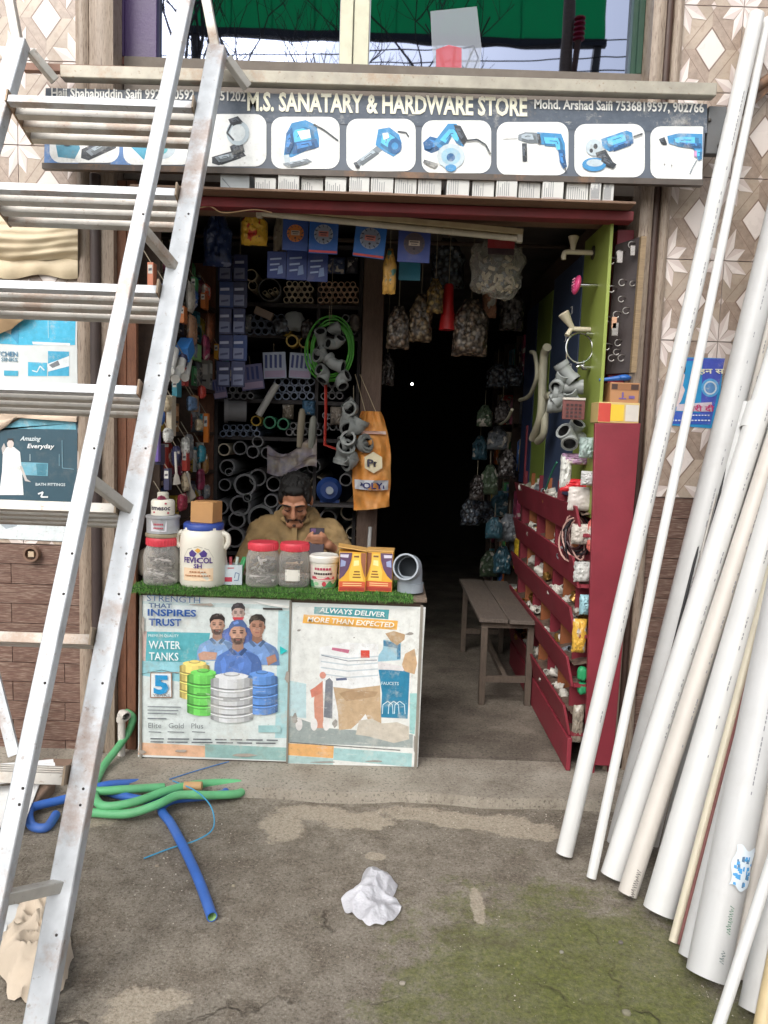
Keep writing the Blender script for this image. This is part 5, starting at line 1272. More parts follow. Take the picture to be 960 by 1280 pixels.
hang_bag(484,462,4.6,18,40,BAGD,'small dark bag hanging behind the wooden post',17,top=.6)
hang_bag(560,330,4.4,40,60,BAGB,'blue grey bag hanging high in the shade over the passage',18,top=.2)
p = at(560, 384, Y=4.2); root = thing('funnel', 'red plastic funnel tube hanging among the bags', 'funnel', p-V((0,0,.12)))
b = MB(); b.lathe([(.045,-.12),(.042,-.09),(.028,.02),(.026,.11),(.02,.12)], 20, p); part(root, 'cone', b, mat('red_plastic',(190,40,42),.35)); cord(root, [p+V((0,0,.115)), p+V((0,0,.5))])

# ---- wooden post and passage side
x0, x1 = at(450,500,Y=4.45).x, at(476,500,Y=4.45).x
b = MB(); b.box((x0,4.45,SZ-.004),(x1,4.54,CEI)); b.jit(.004,4); solo('wooden_post', b, wood_mat('post_wood',(112,92,80),(70,56,48),(14,14,2),.75,.5,6,.35,.3), 'tall wooden post between the pipe rack and the dark passage', 'post', bevel=.006)
# rack for pipes
RY = 4.56; rx0 = at(268,500,Y=RY).x; rx1 = at(449,500,Y=RY).x
rack = thing('pipe_rack', 'dark wooden pigeonhole rack full of plastic pipes behind the man', 'rack', ((rx0+rx1)/2, RY+.4, SZ))
for yy in (304, 379, 418, 500, 547, 692):
    z = at(360, yy, Y=RY).z; b = MB(); b.box((rx0, RY+.01, z-.022), (rx1, RY+.9, z)); part(rack, 'shelf', b, RACKW)
for x in (rx0, at(395,430,Y=RY).x, rx1-.02):
    b = MB(); b.box((x, RY+.004, SZ), (x+.02, RY+.9, at(360,290,Y=RY).z)); part(rack, 'upright', b, RACKW)
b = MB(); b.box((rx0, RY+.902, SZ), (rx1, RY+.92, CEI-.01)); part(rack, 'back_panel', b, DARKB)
PIPI = mat('pipe_bore_shade', (18,18,20), .8); PV1 = mat('pvc_ivory', (206,194,170), .45, dirt=.15); PV2 = mat('pvc_tan', (204,172,146), .45, dirt=.15); PV3 = mat('pvc_steel_blue', (112,124,144), .45, dirt=.1); PV4 = mat('pvc_dark_grey', (128,128,130), .5, dirt=.2)  # near-black inner walls paint the shade inside the pipes
_pmesh = {}
def stock_pipe(px, py, r_, L, m_, label, group, Y=None, wall=.2, tilt=0):
    k_ = (round(r_,4), L, m_.name, wall)
    if k_ not in _pmesh:
        b = MB(); b.pipe([(0,0,0),(0,L,0)], r_, r_*wall, 16, 0, 1); L > .32 and b.add([(r_*.86*math.cos(2*math.pi*i/16), .3, r_*.86*math.sin(2*math.pi*i/16)) for i in range(16)], [tuple(range(16))], 1)  # dark disc across the bore, shade made as a surface
        _pmesh[k_] = to_mesh('pipe', b, [m_, PIPI])
    p = at(px, py, Y=(Y or RY)+rnd.uniform(-.03,.02)); o = link('plastic_pipe', _pmesh[k_], None, p, (R(tilt), 0, R(rnd.uniform(-2,2))))
    return tag(o, label, 'pipe', group)
def bundle(cx, top, cols, rows, d, m_, label, group, L=.8, jit=1.0, stag=True):
    for r0 in range(rows):
        n_ = cols - (r0 % 2 if stag else 0)
        for c_ in range(n_):
            rwn = ['bottom','second','third','fourth'][r0]
            stock_pipe(cx+(c_-(n_-1)/2)*d+rnd.uniform(-.4,.4)*jit, top-r0*d*.88+rnd.uniform(-.3,.3)*jit, px_size(d*.485, RY), L, m_, wall=.3, label='%s from left in %s row: %s' % (ordw[c_], rwn, label), group=group)
def zline(y): return y
PVX=0
bundle(373, 375, 5, 4, 7.6, PV1, 'thin ivory pipe stack left of tan stack', 'thin ivory pipes on the rack')
bundle(423, 375, 7, 4, 7.4, PV2, 'thin tan pipe stack by the post', 'thin tan pipes on the rack')
bundle(368, 495, 5, 3, 10.2, PV3, 'blue grey pipe ends above green rings', 'blue grey pipes on the rack')
bundle(415, 495, 3, 3, 9.5, PV4, 'grey pipe ends behind red strap', 'grey pipes behind the strap')
bundle(322, 414, 7, 3, 9.6, PV3, 'dark blue grey pipe ends below ivory stack', 'dark blue grey pipes on the rack', jit=1.4)
bundle(437, 414, 2, 3, 9.5, PV4, 'grey pipe ends right of hose coil', 'grey pipes beside the hose coil')
bundle(300, 495, 4, 2, 9.0, PV4, 'small grey pipe ends under the packets', 'small grey pipes on the rack')
PVL = mat('pvc_big_grey', (140,140,142), .5, dirt=.25, dc=(84,76,70))
big = [(284,584,10,'uppermost big grey pipe at the left of the low stack'),(306,606,14,'widest grey pipe in the middle of the low stack'),(281,606,8,'small grey pipe left of the widest pipe in low stack'),(300,632,13.5,'big grey pipe directly below the widest one'),(276,634,9.5,'grey pipe at the left edge halfway up the low stack'),
       (296,650,11,'grey pipe near the brown carton in the low stack'),(322,597,11,'pinkish grey pipe right of the widest pipe'),(342,605,9.5,'grey pipe nearest to the seated mans hair'),(339,626,9,'small pipe beside the mans ear in the low stack'),(346,580,9.5,'upper right grey pipe over the mans head'),
       (293,672,13,'lowest visible grey pipe behind the small carton'),(326,648,17,'very large dark pipe behind the mans shoulder'),(316,565,8,'pipe in the gap above the low stack'),(322,552,7,'small single pipe end on the shelf above low stack'),(392,583,9,'grey pipe right of the mans hair'),(270,655,10,'half hidden pipe at the far left of low stack'),(310,680,9,'small pipe under the very large dark pipe')]
for px, py, rr, lab in big: stock_pipe(px, py, px_size(rr, RY), .8, PVL if rr < 16 else PV4, lab, 'big grey pipes in the low stack', wall=.2)
stock_pipe(309, 622, px_size(5.5, RY), .5, PVL, 'small pipe nested inside the widest grey pipe', None, RY-.03); stock_pipe(286, 590, px_size(5, RY), .5, PVL, 'small pipe nested inside the uppermost big pipe', None, RY-.03)
stock_pipe(337, 362, px_size(14, RY), .5, PV4, 'big dark grey pipe holding thin rods on the top rack shelf', None, RY-.02, .1)
for i, (x, y) in enumerate(((331,366),(338,364),(344,362))): stock_pipe(x, y, px_size(2.6, RY), .4, PV1, 'thin rod end inside the big dark pipe on top shelf', 'rods in the big pipe', RY-.06)
stock_pipe(314, 344, px_size(7.5, RY), .4, PV1, 'ivory ring end at the upper left of the rack', None); stock_pipe(316, 357, px_size(6, RY), .4, PV1, 'smaller ivory ring end under the upper left one', None)
YR = mat('yellow_pipe', (192,160,60), .45); GR = mat('green_ring', (50,128,92), .45)
for x, y, rr, m_, lab in ((365,426,7.6,YR,'yellow coupling ring in the middle of the rack'),(357,413,6.5,YR,'half hidden yellow ring above the yellow coupling'),(380,428,6.5,YR,'dark yellow ring right of the yellow coupling'),(337,528,8,GR,'left green coupling ring on the lower rack shelf'),(354,530,7.5,GR,'right green coupling ring on the lower rack shelf'),(320,526,6.5,YR,'yellow ring left of the green couplings')):
    stock_pipe(x, y, px_size(rr, RY), .12, m_, lab, None, RY-.05, .26)
bundle(424, 534, 5, 3, 8.4, PV4, 'grey pipe ends low behind the strap', 'low grey pipes behind the strap')
bundle(300, 542, 6, 2, 8.6, PV3, 'blue grey pipe ends beside the yellow ring', 'blue grey pipes beside the yellow ring')
bundle(380, 540, 5, 2, 9.2, PVL, 'grey pipe ends right of green rings', 'grey pipes right of green rings')
for i_, (px, py, rr) in enumerate(((360,600,10),(378,600,9),(396,604,9),(360,620,9),(300,560,9),(280,562,8),(334,566,8),(356,640,12),(384,640,11),(410,648,11),(432,600,8),(436,640,11),(280,684,9),(340,676,11),(364,668,10),(390,672,12),(420,678,11),(440,666,8))):
    stock_pipe(px, py, px_size(rr, RY), .8, (PVL, PV4, PV1)[i_ % 3 if i_ % 4 else 0], '%s of the grey pipe ends in the dim low stack around the man' % ordw[i_], 'pipe ends around the man', RY+.05)
for i_, (x, y, w, h, c_, cnm) in enumerate(((288,398,24,16,(60,70,110),'navy'),(306,404,16,20,(120,124,130),'grey'),(444,404,12,20,(110,100,90),'brown'),(286,468,16,18,(90,96,140),'violet'),(440,332,14,20,(60,60,70),'dark'),(420,332,22,20,(70,84,120),'blue'),(290,330,18,22,(80,90,120),'slate'),(360,515,14,18,(120,110,96),'tan'),(386,510,16,18,(70,110,140),'teal'),(420,520,14,22,(150,140,128),'pale'))):
    solo('packet', crumple(at(x,y,Y=RY-.03), px_size(w,RY)/2, .03, px_size(h,RY)/2, 400+i_, 18, .25, None), pouch_mat(c_), '%s film packet stuffed in the %s gap of the pipe rack' % (cnm, ordw[i_]), 'packet', smooth=60)
# packets pinned on the rack front
for x0,y0,x1,y1,t,lab in ((303,456,331,487,-9,'violet and white packet hanging lowest left on the rack front'),(330,441,358,473,-4,'white and blue packet in the middle of the rack front'),(361,442,388,473,2,'white and blue packet left of the green hose coil'),(268,474,285,498,-12,'small blue packet beside the left shelves')):
    def dec(F_):
        F_.poly([(-.9,.05),(.9,.05),(.9,.3),(-.9,.3)], (178,160,190)); F_.layer = 0
        for i in range(4): F_.line([(-.75+.42*i,.4),(-.7+.42*i,.9)], .22, (64,76,132)); F_.layer = 0
    card(x0,y0,x1,y1,RY-.06,lab,(176,186,206) if 'white and' in lab else (120,118,160),None,None,t,'packets on the rack front',dec)
# bags lying on the rack's middle shelf, clear pack, grey elbow, leaning tube, wrapper
for i,(x,y,w,h,m_,lab) in enumerate(((352,408,22,20,BAGB,'shiny packet left of the white roll on the rack'),(368,402,24,22,clear('clear_bag2',(170,176,176),.6,.15,.6),'clear bag with a white roll on the middle rack shelf'),(384,412,16,24,BAGD,'dark packet beside the hose coil on the rack'))):
    solo('packet', crumple(at(x,y,Y=RY-.06), px_size(w,RY)/2, .05, px_size(h,RY)/2, 30+i, 18, .25, False), m_, lab, 'packet', smooth=60)
b = MB(); b.obox(at(330,392,Y=RY-.05), (.05,0,-.02), (0,.02,0), (.008,0,.02)); solo('small_box', b, pm((168,150,136)), 'small pale box tilted on the middle rack shelf', 'box', bevel=.002)
p = at(292,514,Y=RY-.04); b = MB(); b.pipe([p+V((.075,0,0)), p+V((-.03,-.02,0))], .06, .008, 20, 0, 1); root = thing('pvc_coupler', 'wide grey pipe coupler lying at the left end of the rack', 'pipe fitting', p-V((0,0,.06))); part(root, 'barrel', b, [PVL, PIPI])
b = MB(); b.pipe([p+V((-.028,-.02,0)), p+V((-.05,-.025,0))], .068, .012, 20, 0, 1); part(root, 'collar', b, [PVL, PIPI])
a, c = at(323,519,Y=RY-.1), at(346,480,Y=RY-.1); b = MB(); b.pipe([a, c], .021, .003, 14); solo('pipe_offcut', b, mat('white_tube',(186,186,180),.4), 'short white tube leaning on the rack shelf above the green rings', 'pipe')
b = MB(); b.grid(lambda u, v: at(334+62*u, 556+34*v+8*math.sin(u*5)+4*math.sin(v*9+u*4), Y=RY-.10-.05*v+.02*mnoise.noise(V((u*6,v*6,0)))), 18, 10)
n_ = len(b.v); b.add([V(q)+V((0,.004,0)) for q in b.v], [tuple(reversed(f)) for f in b.f]); solo('wrapper', b, mat('wrapper_print',(120,112,130),.35,var=.5,sc=14,dirt=.45,dc=(190,166,60),dsc=11), 'crumpled white and yellow plastic wrapper lying over the mans head', 'wrapper', smooth=60)
for i,(x,y,w,h,c_,lab) in enumerate(((378,535,12,48,(150,140,120),'long pale taped packet hanging left of the red strap'),(392,540,14,40,(140,142,132),'short grey packet hanging beside the long pale one'))):
    a = at(x,y-h/2,Y=RY-.12); c = at(x+(-4 if i==0 else -3),y+h/2,Y=RY-.12); b = MB(); b.tube([a, a.lerp(c,.1), a.lerp(c,.5), c], [.012,.024,.026,.02], 8, sq=.6); b.jit(.004,30,i); solo('taped_packet', b, pm(c_), lab, 'packet', smooth=60)
a = at(407,470,Y=RY-.16); c = at(406,556,Y=RY-.16); b = MB(); b.tube([a, a.lerp(c,.5)+V((.004,0,0)), c, at(425,563,Y=RY-.16)], .011, 8, sq=.5); solo('red_strap', b, mat('red_strap',(186,52,40),.5), 'bright red strap hanging in front of the rack', 'strap')
# little blue pump
p = at(416,612,Y=RY-.10); root = thing('water_pump', 'small dark blue water pump on the shelf right of the man', 'pump', p-V((0,0,.075)))
BLU = mat('pump_blue',(34,60,116),.4)
b = MB(); b.tube([p+V((-.03,.07,0)),p+V((-.02,-.03,0))], .062, 18); part(root,'motor',b,BLU); b = MB(); b.tube([p+V((-.02,-.03,0)),p+V((-.016,-.06,0))], [.075,.05], 18); part(root,'volute',b,BLU)
b = MB(); b.tube([p+V((-.016,-.055,0)),p+V((-.012,-.085,0))], .022, 12); part(root,'inlet',b,PVCG); b = MB(); b.box(p+V((-.07,-.02,-.075)),p+V((.04,.06,-.06))); part(root,'foot',b,BLU)
b = MB(); z_ = p.z-.077; b.box((at(392,636,Y=RY-.1).x, RY-.2, z_-.015),(rx1, RY, z_)); solo('side_shelf', b, RACKW, 'small shelf board carrying the blue pump', 'shelf')
# green hose coil with garland of grey fittings
c0 = at(413,437,Y=4.36); root = thing('hose_coil', 'bright green coil of thin hose hanging on the rack', 'hose', c0-V((0,0,.2)))
GH = mat('green_hose',(86,176,62),.4)
for i in range(6):
    r1, r2 = px_size(29-1.6*i+rnd.uniform(-1,1),4.36), px_size(40-1.8*i+rnd.uniform(-1,1),4.36); ph = rnd.uniform(-.15,.15); o_ = V((rnd.uniform(-.012,.012), -.012*i+.03, rnd.uniform(-.012,.012)))
    b = MB(); b.tube([c0+o_+V((r1*math.cos(t+ph), .01*math.sin(3*t), r2*math.sin(t))) for t in [2*math.pi*k_/40 for k_ in range(41)]], .0052, 7); part(root, 'hose_loop', b, GH)
cord(root, [c0+V((0,0,.17)), c0+V((.0,.02,.5))])
PVCG2 = mat('grey_pvc_shade',(140,144,142),.45,dirt=.15)
def elbow(b, p, d1, d2, r_, L):
    d1, d2 = V(d1).normalized(), V(d2).normalized(); pts = [p+d1*L, p+d1*L*.55]+[p+(d1*(1-t)**2+d2*t**2)*L*.5 for t in (.2,.5,.8)]+[p+d2*L*.55, p+d2*L]
    b.pipe(pts, r_, r_*.16, 14, 0, 1)
    for d in (d1, d2): b.pipe([p+d*L*.62, p+d*L*1.04], r_*1.16, r_*.18, 14, 0, 1)
def garland(name, label, pts, Y, r_, L, seed, group=None):
    root = thing(name, label, 'pipe fittings', at(pts[-1][0], pts[-1][1], Y=Y)); q = random.Random(seed)
    for i, (x, y) in enumerate(pts):
        b = MB(); p = at(x, y, Y=Y+q.uniform(-.03,.03)); elbow(b, p, (q.uniform(-1,1), q.uniform(-.8,.2), q.uniform(-1,.2)), (q.uniform(-1,1), q.uniform(-.8,.2), q.uniform(0,1)), r_*q.uniform(.85,1.1), L)
        part(root, 'elbow', b, [PVCG2, PIPI])
    cord(root, [at(pts[0][0], pts[0][1], Y=Y), at(pts[0][0], pts[0][1]-30, Y=Y)])
    return root
garland('fitting_garland', 'string of grey elbows hanging inside the green hose coil', [(412,412),(402,424),(420,432),(405,446),(417,456),(408,466),(424,474)], 4.30, .030, .055, 5)
garland('fitting_garland', 'string of large grey couplers hanging beside the orange sack', [(442,512),(432,528),(446,536),(438,552),(450,556),(430,566),(442,574)], 4.28, .042, .058, 9)
# orange woven sack
p = at(462,575,Y=4.30); root = thing('woven_sack', 'orange and white woven sack with blue lettering hanging from the wooden post', 'sack', p-V((0,0,.27)))
SACK = mat('orange_sack',(214,140,62),.55,var=.25,sc=12,bump=.6,bsc=24,dirt=.4,dc=(226,192,136),dsc=7)
w0 = px_size(24,4.3)
def sack(u, v):
    wv = .5+.42*min(1,v/.35)**.7+.08*math.sin(v*3); x = (u*2-1)*w0*(wv+.06*mnoise.noise(V((u*3,v*5,2)))); z = .27-.54*v+.03*(u-.5)*(1 if v > .8 else 0)
    return V((p.x+x+.02*v, p.y-.05*math.sin(math.pi*u)*(.4+v)*(1)+.03*mnoise.noise(V((u*5,v*6,0)))+.012*mnoise.noise(V((u*13,v*9,4))), p.z+z))
b = MB(); b.grid(sack, 20, 24); fr = list(b.v); n_ = len(fr); b.add([(q[0], 2*p.y-q[1]+.02, q[2]) for q in fr], [tuple(reversed(f)) for f in b.f]); part(root, 'sack', b, SACK, smooth=60)
def sk(F, u, v, l): q = sack(u, v); q.y -= .022+.0005*l; return q
Fq = Flat(lambda u, v, l: sk(None, u, v, l))
def band_(v0, v1, c, u0=.06, u1=.94): Fq.poly([(u0+(u1-u0)*i/10, v0) for i in range(11)]+[(u1-(u1-u0)*i/10, v1) for i in range(11)], c)
band_(.70,.80,(206,208,214)); band_(.2,.23,(226,200,190)); Fq.layer = 1; Fq.poly(ngon(.56,.52,.26,.11,6,.5), (226,214,180))
for t, u0, v0, u1, h_, c in (('POLYF', .14,.785,.92,.062,(36,48,116)), ('Pr', .40,.56,.70,.075,(52,48,70))):
    vs, fs, a_, b_, lo, hi = text_geo(t, .03); Fq.layer = 4; Fq.mb.add([Fq.P(u0+(u1-u0)*(x-a_)/(b_-a_), v0-h_*y/.72, 4) for x, y in vs], fs, Fq.slot(c))
part(root, 'print', Fq.mb, Fq.mats, smooth=0)
for s_ in (-1,1): cord(root, [p+V((s_*.03,0,.26)), at(447+s_*3,468,Y=4.40)], .002, mat('sack_string',(186,170,140),.8), 'string')
b = MB(); a = at(459,684,Y=4.2); b.tube([V((a.x-.02,4.1,SZ)), V((a.x+.01,4.38,.95))], .011, 8); solo('white_rod', b, mat('rod_white',(170,170,168),.5), 'thin pale rod leaning against the wooden post', 'rod')
# lit bulb deep inside
p = at(515,480,Y=7.6); root = thing('light_bulb', 'tiny lit bulb hanging deep in the dark passage', 'bulb', p)
b = MB(); b.ball(p, .010, None, .013, 12); part(root,'glass',b, mat('bulb_lit',(255,250,240),.3,emit=14)); b = MB(); b.tube([p+V((0,0,.011)),p+V((0,0,.05))],.009,10); part(root,'socket',b,pm((40,40,42))); cord(root,[p+V((0,0,.05)),V((p.x,p.y,CEI))],.002,WIRE,'cable')

# ---- left shelves, goods seen edge-on
LX = -.985
root = thing('wall_shelf_unit', 'tall brown shelf unit crowded with small goods along the left wall', 'shelf', (LX-.12, 3.95, SZ))
SHZ = [.80, 1.02, 1.24, 1.46, 1.70, 1.93, 2.16]
for z in SHZ:
    b = MB(); b.box((LX-.26, 3.47, z-.018), (LX-.02, 4.52, z)); part(root, 'shelf', b, DW)
for y_ in (3.45, 3.98, 4.52):
    b = MB(); b.box((LX-.27, y_, SZ), (LX-.03, y_+.018, 2.42)); part(root, 'upright', b, BOARDB if y_ > 4.4 else DW)
b = MB(); b.box((LX-.29, 3.45, SZ), (LX-.272, 4.54, 2.5)); part(root, 'back_panel', b, DW)
cn = [((196,70,60),'red'),((226,190,60),'yellow'),((70,150,90),'green'),((70,110,180),'blue'),((206,206,200),'white'),((176,128,84),'brown'),((214,120,50),'orange'),((120,124,130),'grey'),((64,150,170),'teal'),((150,60,90),'maroon'),((196,180,150),'beige'),((60,60,90),'navy')]
kinds = ['carton','packet','tin','pouch','bottle']
shelf_words = ['bottom','second','third','fourth','fifth','sixth','top']
for si, z in enumerate(SHZ):
    y_ = 3.485; k_ = 0; used = {}
    while y_ < 4.44:
        w = rnd.uniform(.045,.10); h = rnd.uniform(.08,.185); c_, cname = rnd.choice(cn); kd = rnd.choice(kinds)
        if 3.96 < y_+w and y_ < 4.01: y_ = 4.015; continue
        xf = LX-.03-rnd.uniform(0,.03); base = V((xf-.04, y_+w/2, z+.001))
        lab = '%s %s, %s in the row on the %s shelf of the left wall unit' % (cname, kd, ordw[k_], shelf_words[si])
        r2 = thing(kd if kd != 'pouch' else 'foil_pouch', lab, kd, base, (0,0,R(rnd.uniform(-9,9))), 'goods on the left wall shelves')
        dm = tuple(int(v*.82) for v in c_)
        if kd in ('carton','packet'):
            b = MB(); d_ = .04 if kd == 'carton' else .03; b.box((-.05,-w/2+.003,0),(d_,w/2-.003,h)); part(r2,'box',b,pm(dm),world=False,bevel=.002)
            F_ = Flat(lambda u, v, l: V((d_+.0006+.0003*l, (u-.5)*(w-.01), v*h))); F_.poly([(.08,.55),(.92,.55),(.92,.9),(.08,.9)], tuple(min(255,int(v*1.0+50)) for v in c_)); F_.layer=0; F_.line([(.15,.35),(.85,.35)],.08,(60,56,60)); F_.layer=0; F_.line([(.15,.2),(.6,.2)],.06,(230,226,220)); part(r2,'print',F_.mb,F_.mats,world=False,smooth=0)
            F_ = Flat(lambda u, v, l: V(((u-.5)*.07, -w/2+.0024-.0003*l, v*h))); F_.poly([(.12,.5),(.9,.5),(.9,.85),(.12,.85)], tuple(min(255,int(v*.9+40)) for v in c_)); F_.layer=0; F_.line([(.2,.3),(.8,.3)],.07,(60,56,60)); part(r2,'print',F_.mb,F_.mats,world=False,smooth=0)
        elif kd == 'pouch':
            part(r2,'pouch',crumple((0,0,h*.5),.024,w*.45,h*.5,si*7+k_,16,.16,None),pouch_mat(dm),world=False,smooth=60)
        else:
            r_ = min(w*.45,.042); prof = [(r_*.95,0),(r_,.004),(r_,h*.8),(r_*.95,h*.82)] if kd == 'tin' else [(r_*.9,0),(r_,.006),(r_,h*.62),(r_*.45,h*.78),(r_*.4,h*.84)]
            b = MB(); b.lathe(prof,18); part(r2,'body',b,pm(dm,.35),world=False); b = MB(); t_ = h*(.82 if kd=='tin' else .84); b.lathe([(prof[-1][0]*1.04,t_),(prof[-1][0]*1.04,t_+.012),(prof[-1][0]*.9,t_+.014)],16); part(r2,'cap',b,pm((206,204,196)),world=False)
        k_ += 1; y_ += w+rnd.uniform(.002,.02)
# goods hanging in front of the left shelves (by pixel, on the plane of the shelf fronts)
def left_at(x, y, off=.0): return at(x, y, X=LX+off)
def hang_left(x, y, w, h, m_, lab, seed, kind='pouch', c_=None):
    if kind == 'pouch' and c_: m_ = pouch_mat(tuple(c_))
    p = left_at(x, y, .03); s_ = p.y/FPX; root = thing('hanging_packet', lab, 'packet', p-V((0,0,h*s_/2)))
    if kind == 'pouch': part(root,'packet',crumple(p, .018, w*s_/2, h*s_/2, seed, 18, .22, None), m_, smooth=60)
    else:
        b = MB(); b.box(p-V((.012,w*s_/2,h*s_/2)), p+V((.012,w*s_/2,h*s_/2))); part(root,'packet',b,m_,bevel=.002)
        F_ = Flat(lambda u, v, l: p+V((u*.011, -w*s_/2-.0006-.0003*l, v*h*s_/2))); F_.poly([(-.8,.1),(.8,.1),(.8,.8),(-.8,.8)],(206,204,196)); F_.line([(-.6,.4),(.6,.45)],.2,(90,86,96)); part(root,'print',F_.mb,F_.mats,smooth=0)
    cord(root,[p+V((0,0,h*s_*.46)), p+V((-.04,0,h*s_*.5+.06))])
for i,(x,y,w,h,c_,lab,kd) in enumerate(((258,365,24,18,(206,92,62),'orange red pouch hanging high on the left shelves','pouch'),(238,372,22,36,(190,184,172),'pale pouch hanging left of the orange red one','pouch'),(240,415,30,40,(176,134,104),'tan pouch hanging by the middle of the left shelves','pouch'),(262,410,22,34,(150,92,64),'brown red pouch hanging beside the strips of cards','pouch'),
        (244,440,40,20,(120,168,96),'green and white packet hanging on the left shelves','box'),(272,440,18,18,(224,160,40),'bright orange yellow packet hanging left of the rack','box'),(282,455,14,14,(40,130,90),'small green packet hanging beside the rack','pouch'),(240,505,34,18,(110,140,176),'blue white packet over the open pipe bag','pouch'),
        (214,520,20,50,(190,180,160),'tall pale blister pack hanging at the front of the left shelves','box'),(258,535,9,36,(226,128,44),'slim orange box hanging at the far end of left shelves','box'),(196,555,10,44,(120,100,170),'narrow purple and white strip hanging beside the ladder rail','box'),(186,570,10,30,(206,110,84),'narrow red packet hanging next to the ladder rail','box'),
        (236,560,22,34,(120,122,124),'grey clear pouch hanging above the brown carton','pouch'),(256,580,14,26,(150,110,60),'small brass coloured packet hanging right of the grey pouch','pouch'),(190,345,14,30,(196,120,90),'flowery packet seen between the ladder rails','box'),(250,628,14,16,(150,50,70),'small maroon pouch behind the brown carton','pouch'),(228,628,26,22,(160,60,80),'crumpled maroon pouch behind the white can','pouch'))):
    hang_left(x,y,w,h,pm(c_,.35),lab,50+i,kd,c_)
kk_ = 0
for ya in range(336, 640, 19):
    for xa_ in (196, 216, 236, 256):
        if rnd.random() < .42: continue
        x, y = xa_+rnd.uniform(-8,8), ya+rnd.uniform(-7,7)
        if x < 200 and y < 500: continue
        c_, cname = rnd.choice(cn); kd = rnd.choice(['pouch','box','pouch']); kk_ += 1
        hang_left(x, y, rnd.uniform(11,24), rnd.uniform(14,30), pm(tuple(int(v*.9) for v in c_), .35), '%s %s hanging in the %s row from top, %s column of left shelf front' % (cname, 'pouch' if kd == 'pouch' else 'box', ordw[(ya-336)//19], {196:'nearest',216:'second',236:'third',256:'farthest'}[xa_]), 300+kk_, kd, c_)
# white brushes
for i,(x,y0,y1,x2,lab) in enumerate(((219,565,605,221,'white plastic brush hanging handle up on the left shelves'),(234,590,622,241,'white brush hanging slantwise above the brown carton'))):
    a, c = left_at(x,y0,.05), left_at(x2,y1,.05); root = thing('brush', lab, 'brush', c); b = MB(); b.tube([a, a.lerp(c,.7)], [.005,.006], 8); part(root,'handle',b,pm((210,206,196)))
    d = (c-a).normalized(); b = MB(); b.tube([a.lerp(c,.68), a.lerp(c,.8), c], [.008,.014,.02], 10, sq=.5); part(root,'head',b,pm((206,200,188)))
# bag of white tubes poking out towards the street
root = thing('tube_bag', 'clear blue topped bag of white plastic tubes jutting from the left shelves', 'bag', left_at(215,470,.02))
for i,(x,y) in enumerate(((206,474),(219,474),(231,472),(212,464),(225,462))):
    a = left_at(x,y,.05); c = left_at(x+12,y-36,-.02); c.y = a.y+.26; c.x = a.x-.05; c.z = a.z+.11; b = MB(); b.tube([a, c], .020, 14); part(root,'tube',b,pm((216,216,210)))
b = MB(); a = left_at(222,432,.0); b.obox(left_at(224,440,.02)+V((0,.1,.02)), (.03,0,.0), (0,.05,.03), (0,-.02,.03)); part(root,'blue_label',b,pm((60,130,206)))
# ============================================================ right side: red bin cabinet, display boards, goods
KX = at(742, 700, Y=3.22).x - .01; KX1 = at(800, 545, Y=3.22).x
KT = at(770, 528, Y=3.22).z; KY0, KY1 = 3.22, 4.85
cab = thing('bin_cabinet', 'dark red wooden bin cabinet with rows of pockets along the right side', 'cabinet', ((KX+KX1)/2, (KY0+KY1)/2, SZ))
b = MB()
q0 = [at(744,529,Y=KY0), at(801,529,Y=KY0), at(766,958,Y=KY0), at(731,956,Y=KY0)]
b.prism(q0, (0,.022,0)); part(cab, 'end_panel', b, RED, bevel=.003)
b = MB(); b.box((KX1-.028, KY0+.024, SZ), (KX1-.014, KY1, KT-.002)); part(cab, 'back_panel', b, RED)
b = MB(); b.box((KX-.01, KY1, SZ), (KX1-.014, KY1+.02, KT-.002)); part(cab, 'far_panel', b, RED)
b = MB(); b.box((KX+.004, KY0+.024, KT-.02), (KX1-.03, KY1, KT-.003)); part(cab, 'top_board', b, RED)
b = MB(); b.box((q0[3].x+.02, KY0+.02, SZ), (q0[3].x+.05, KY0+.05, SZ+.12)); part(cab, 'foot', b, RED)
b = MB(); b.obox((KX-.035,(KY0+KY1)/2+.0,SZ+.075), (.010,0,0), (0,(KY1-KY0)/2-.03,0), (0,0,.075)); part(cab, 'kick_board', b, RED, bevel=.003)
CD = KX1-KX-.03
rows_z = [.20, .42, .64, .86, 1.08]
ORB = mat('divider_wood', (150,88,52), .65, dirt=.2)
for ri, z in enumerate(rows_z):
    b = MB(); b.box((KX-.03, KY0+.03, z), (KX+CD-.001, KY1-.002, z+.014)); part(cab, 'shelf', b, RED)
    b = MB(); b.obox((KX-.048, (KY0+KY1)/2+.02, z+.062), (.006,0,0), (0,(KY1-KY0)/2-.03,0), (-.016,0,.068)); part(cab, 'bin_lip', b, RED, bevel=.002)
    for k_ in range(7):
        y_ = KY0+.14+k_*.235; b = MB(); b.box((KX-.02, y_, z+.015), (KX+CD-.002, y_+.012, z+.205)); part(cab, 'divider', b, ORB if k_ % 2 else RED)
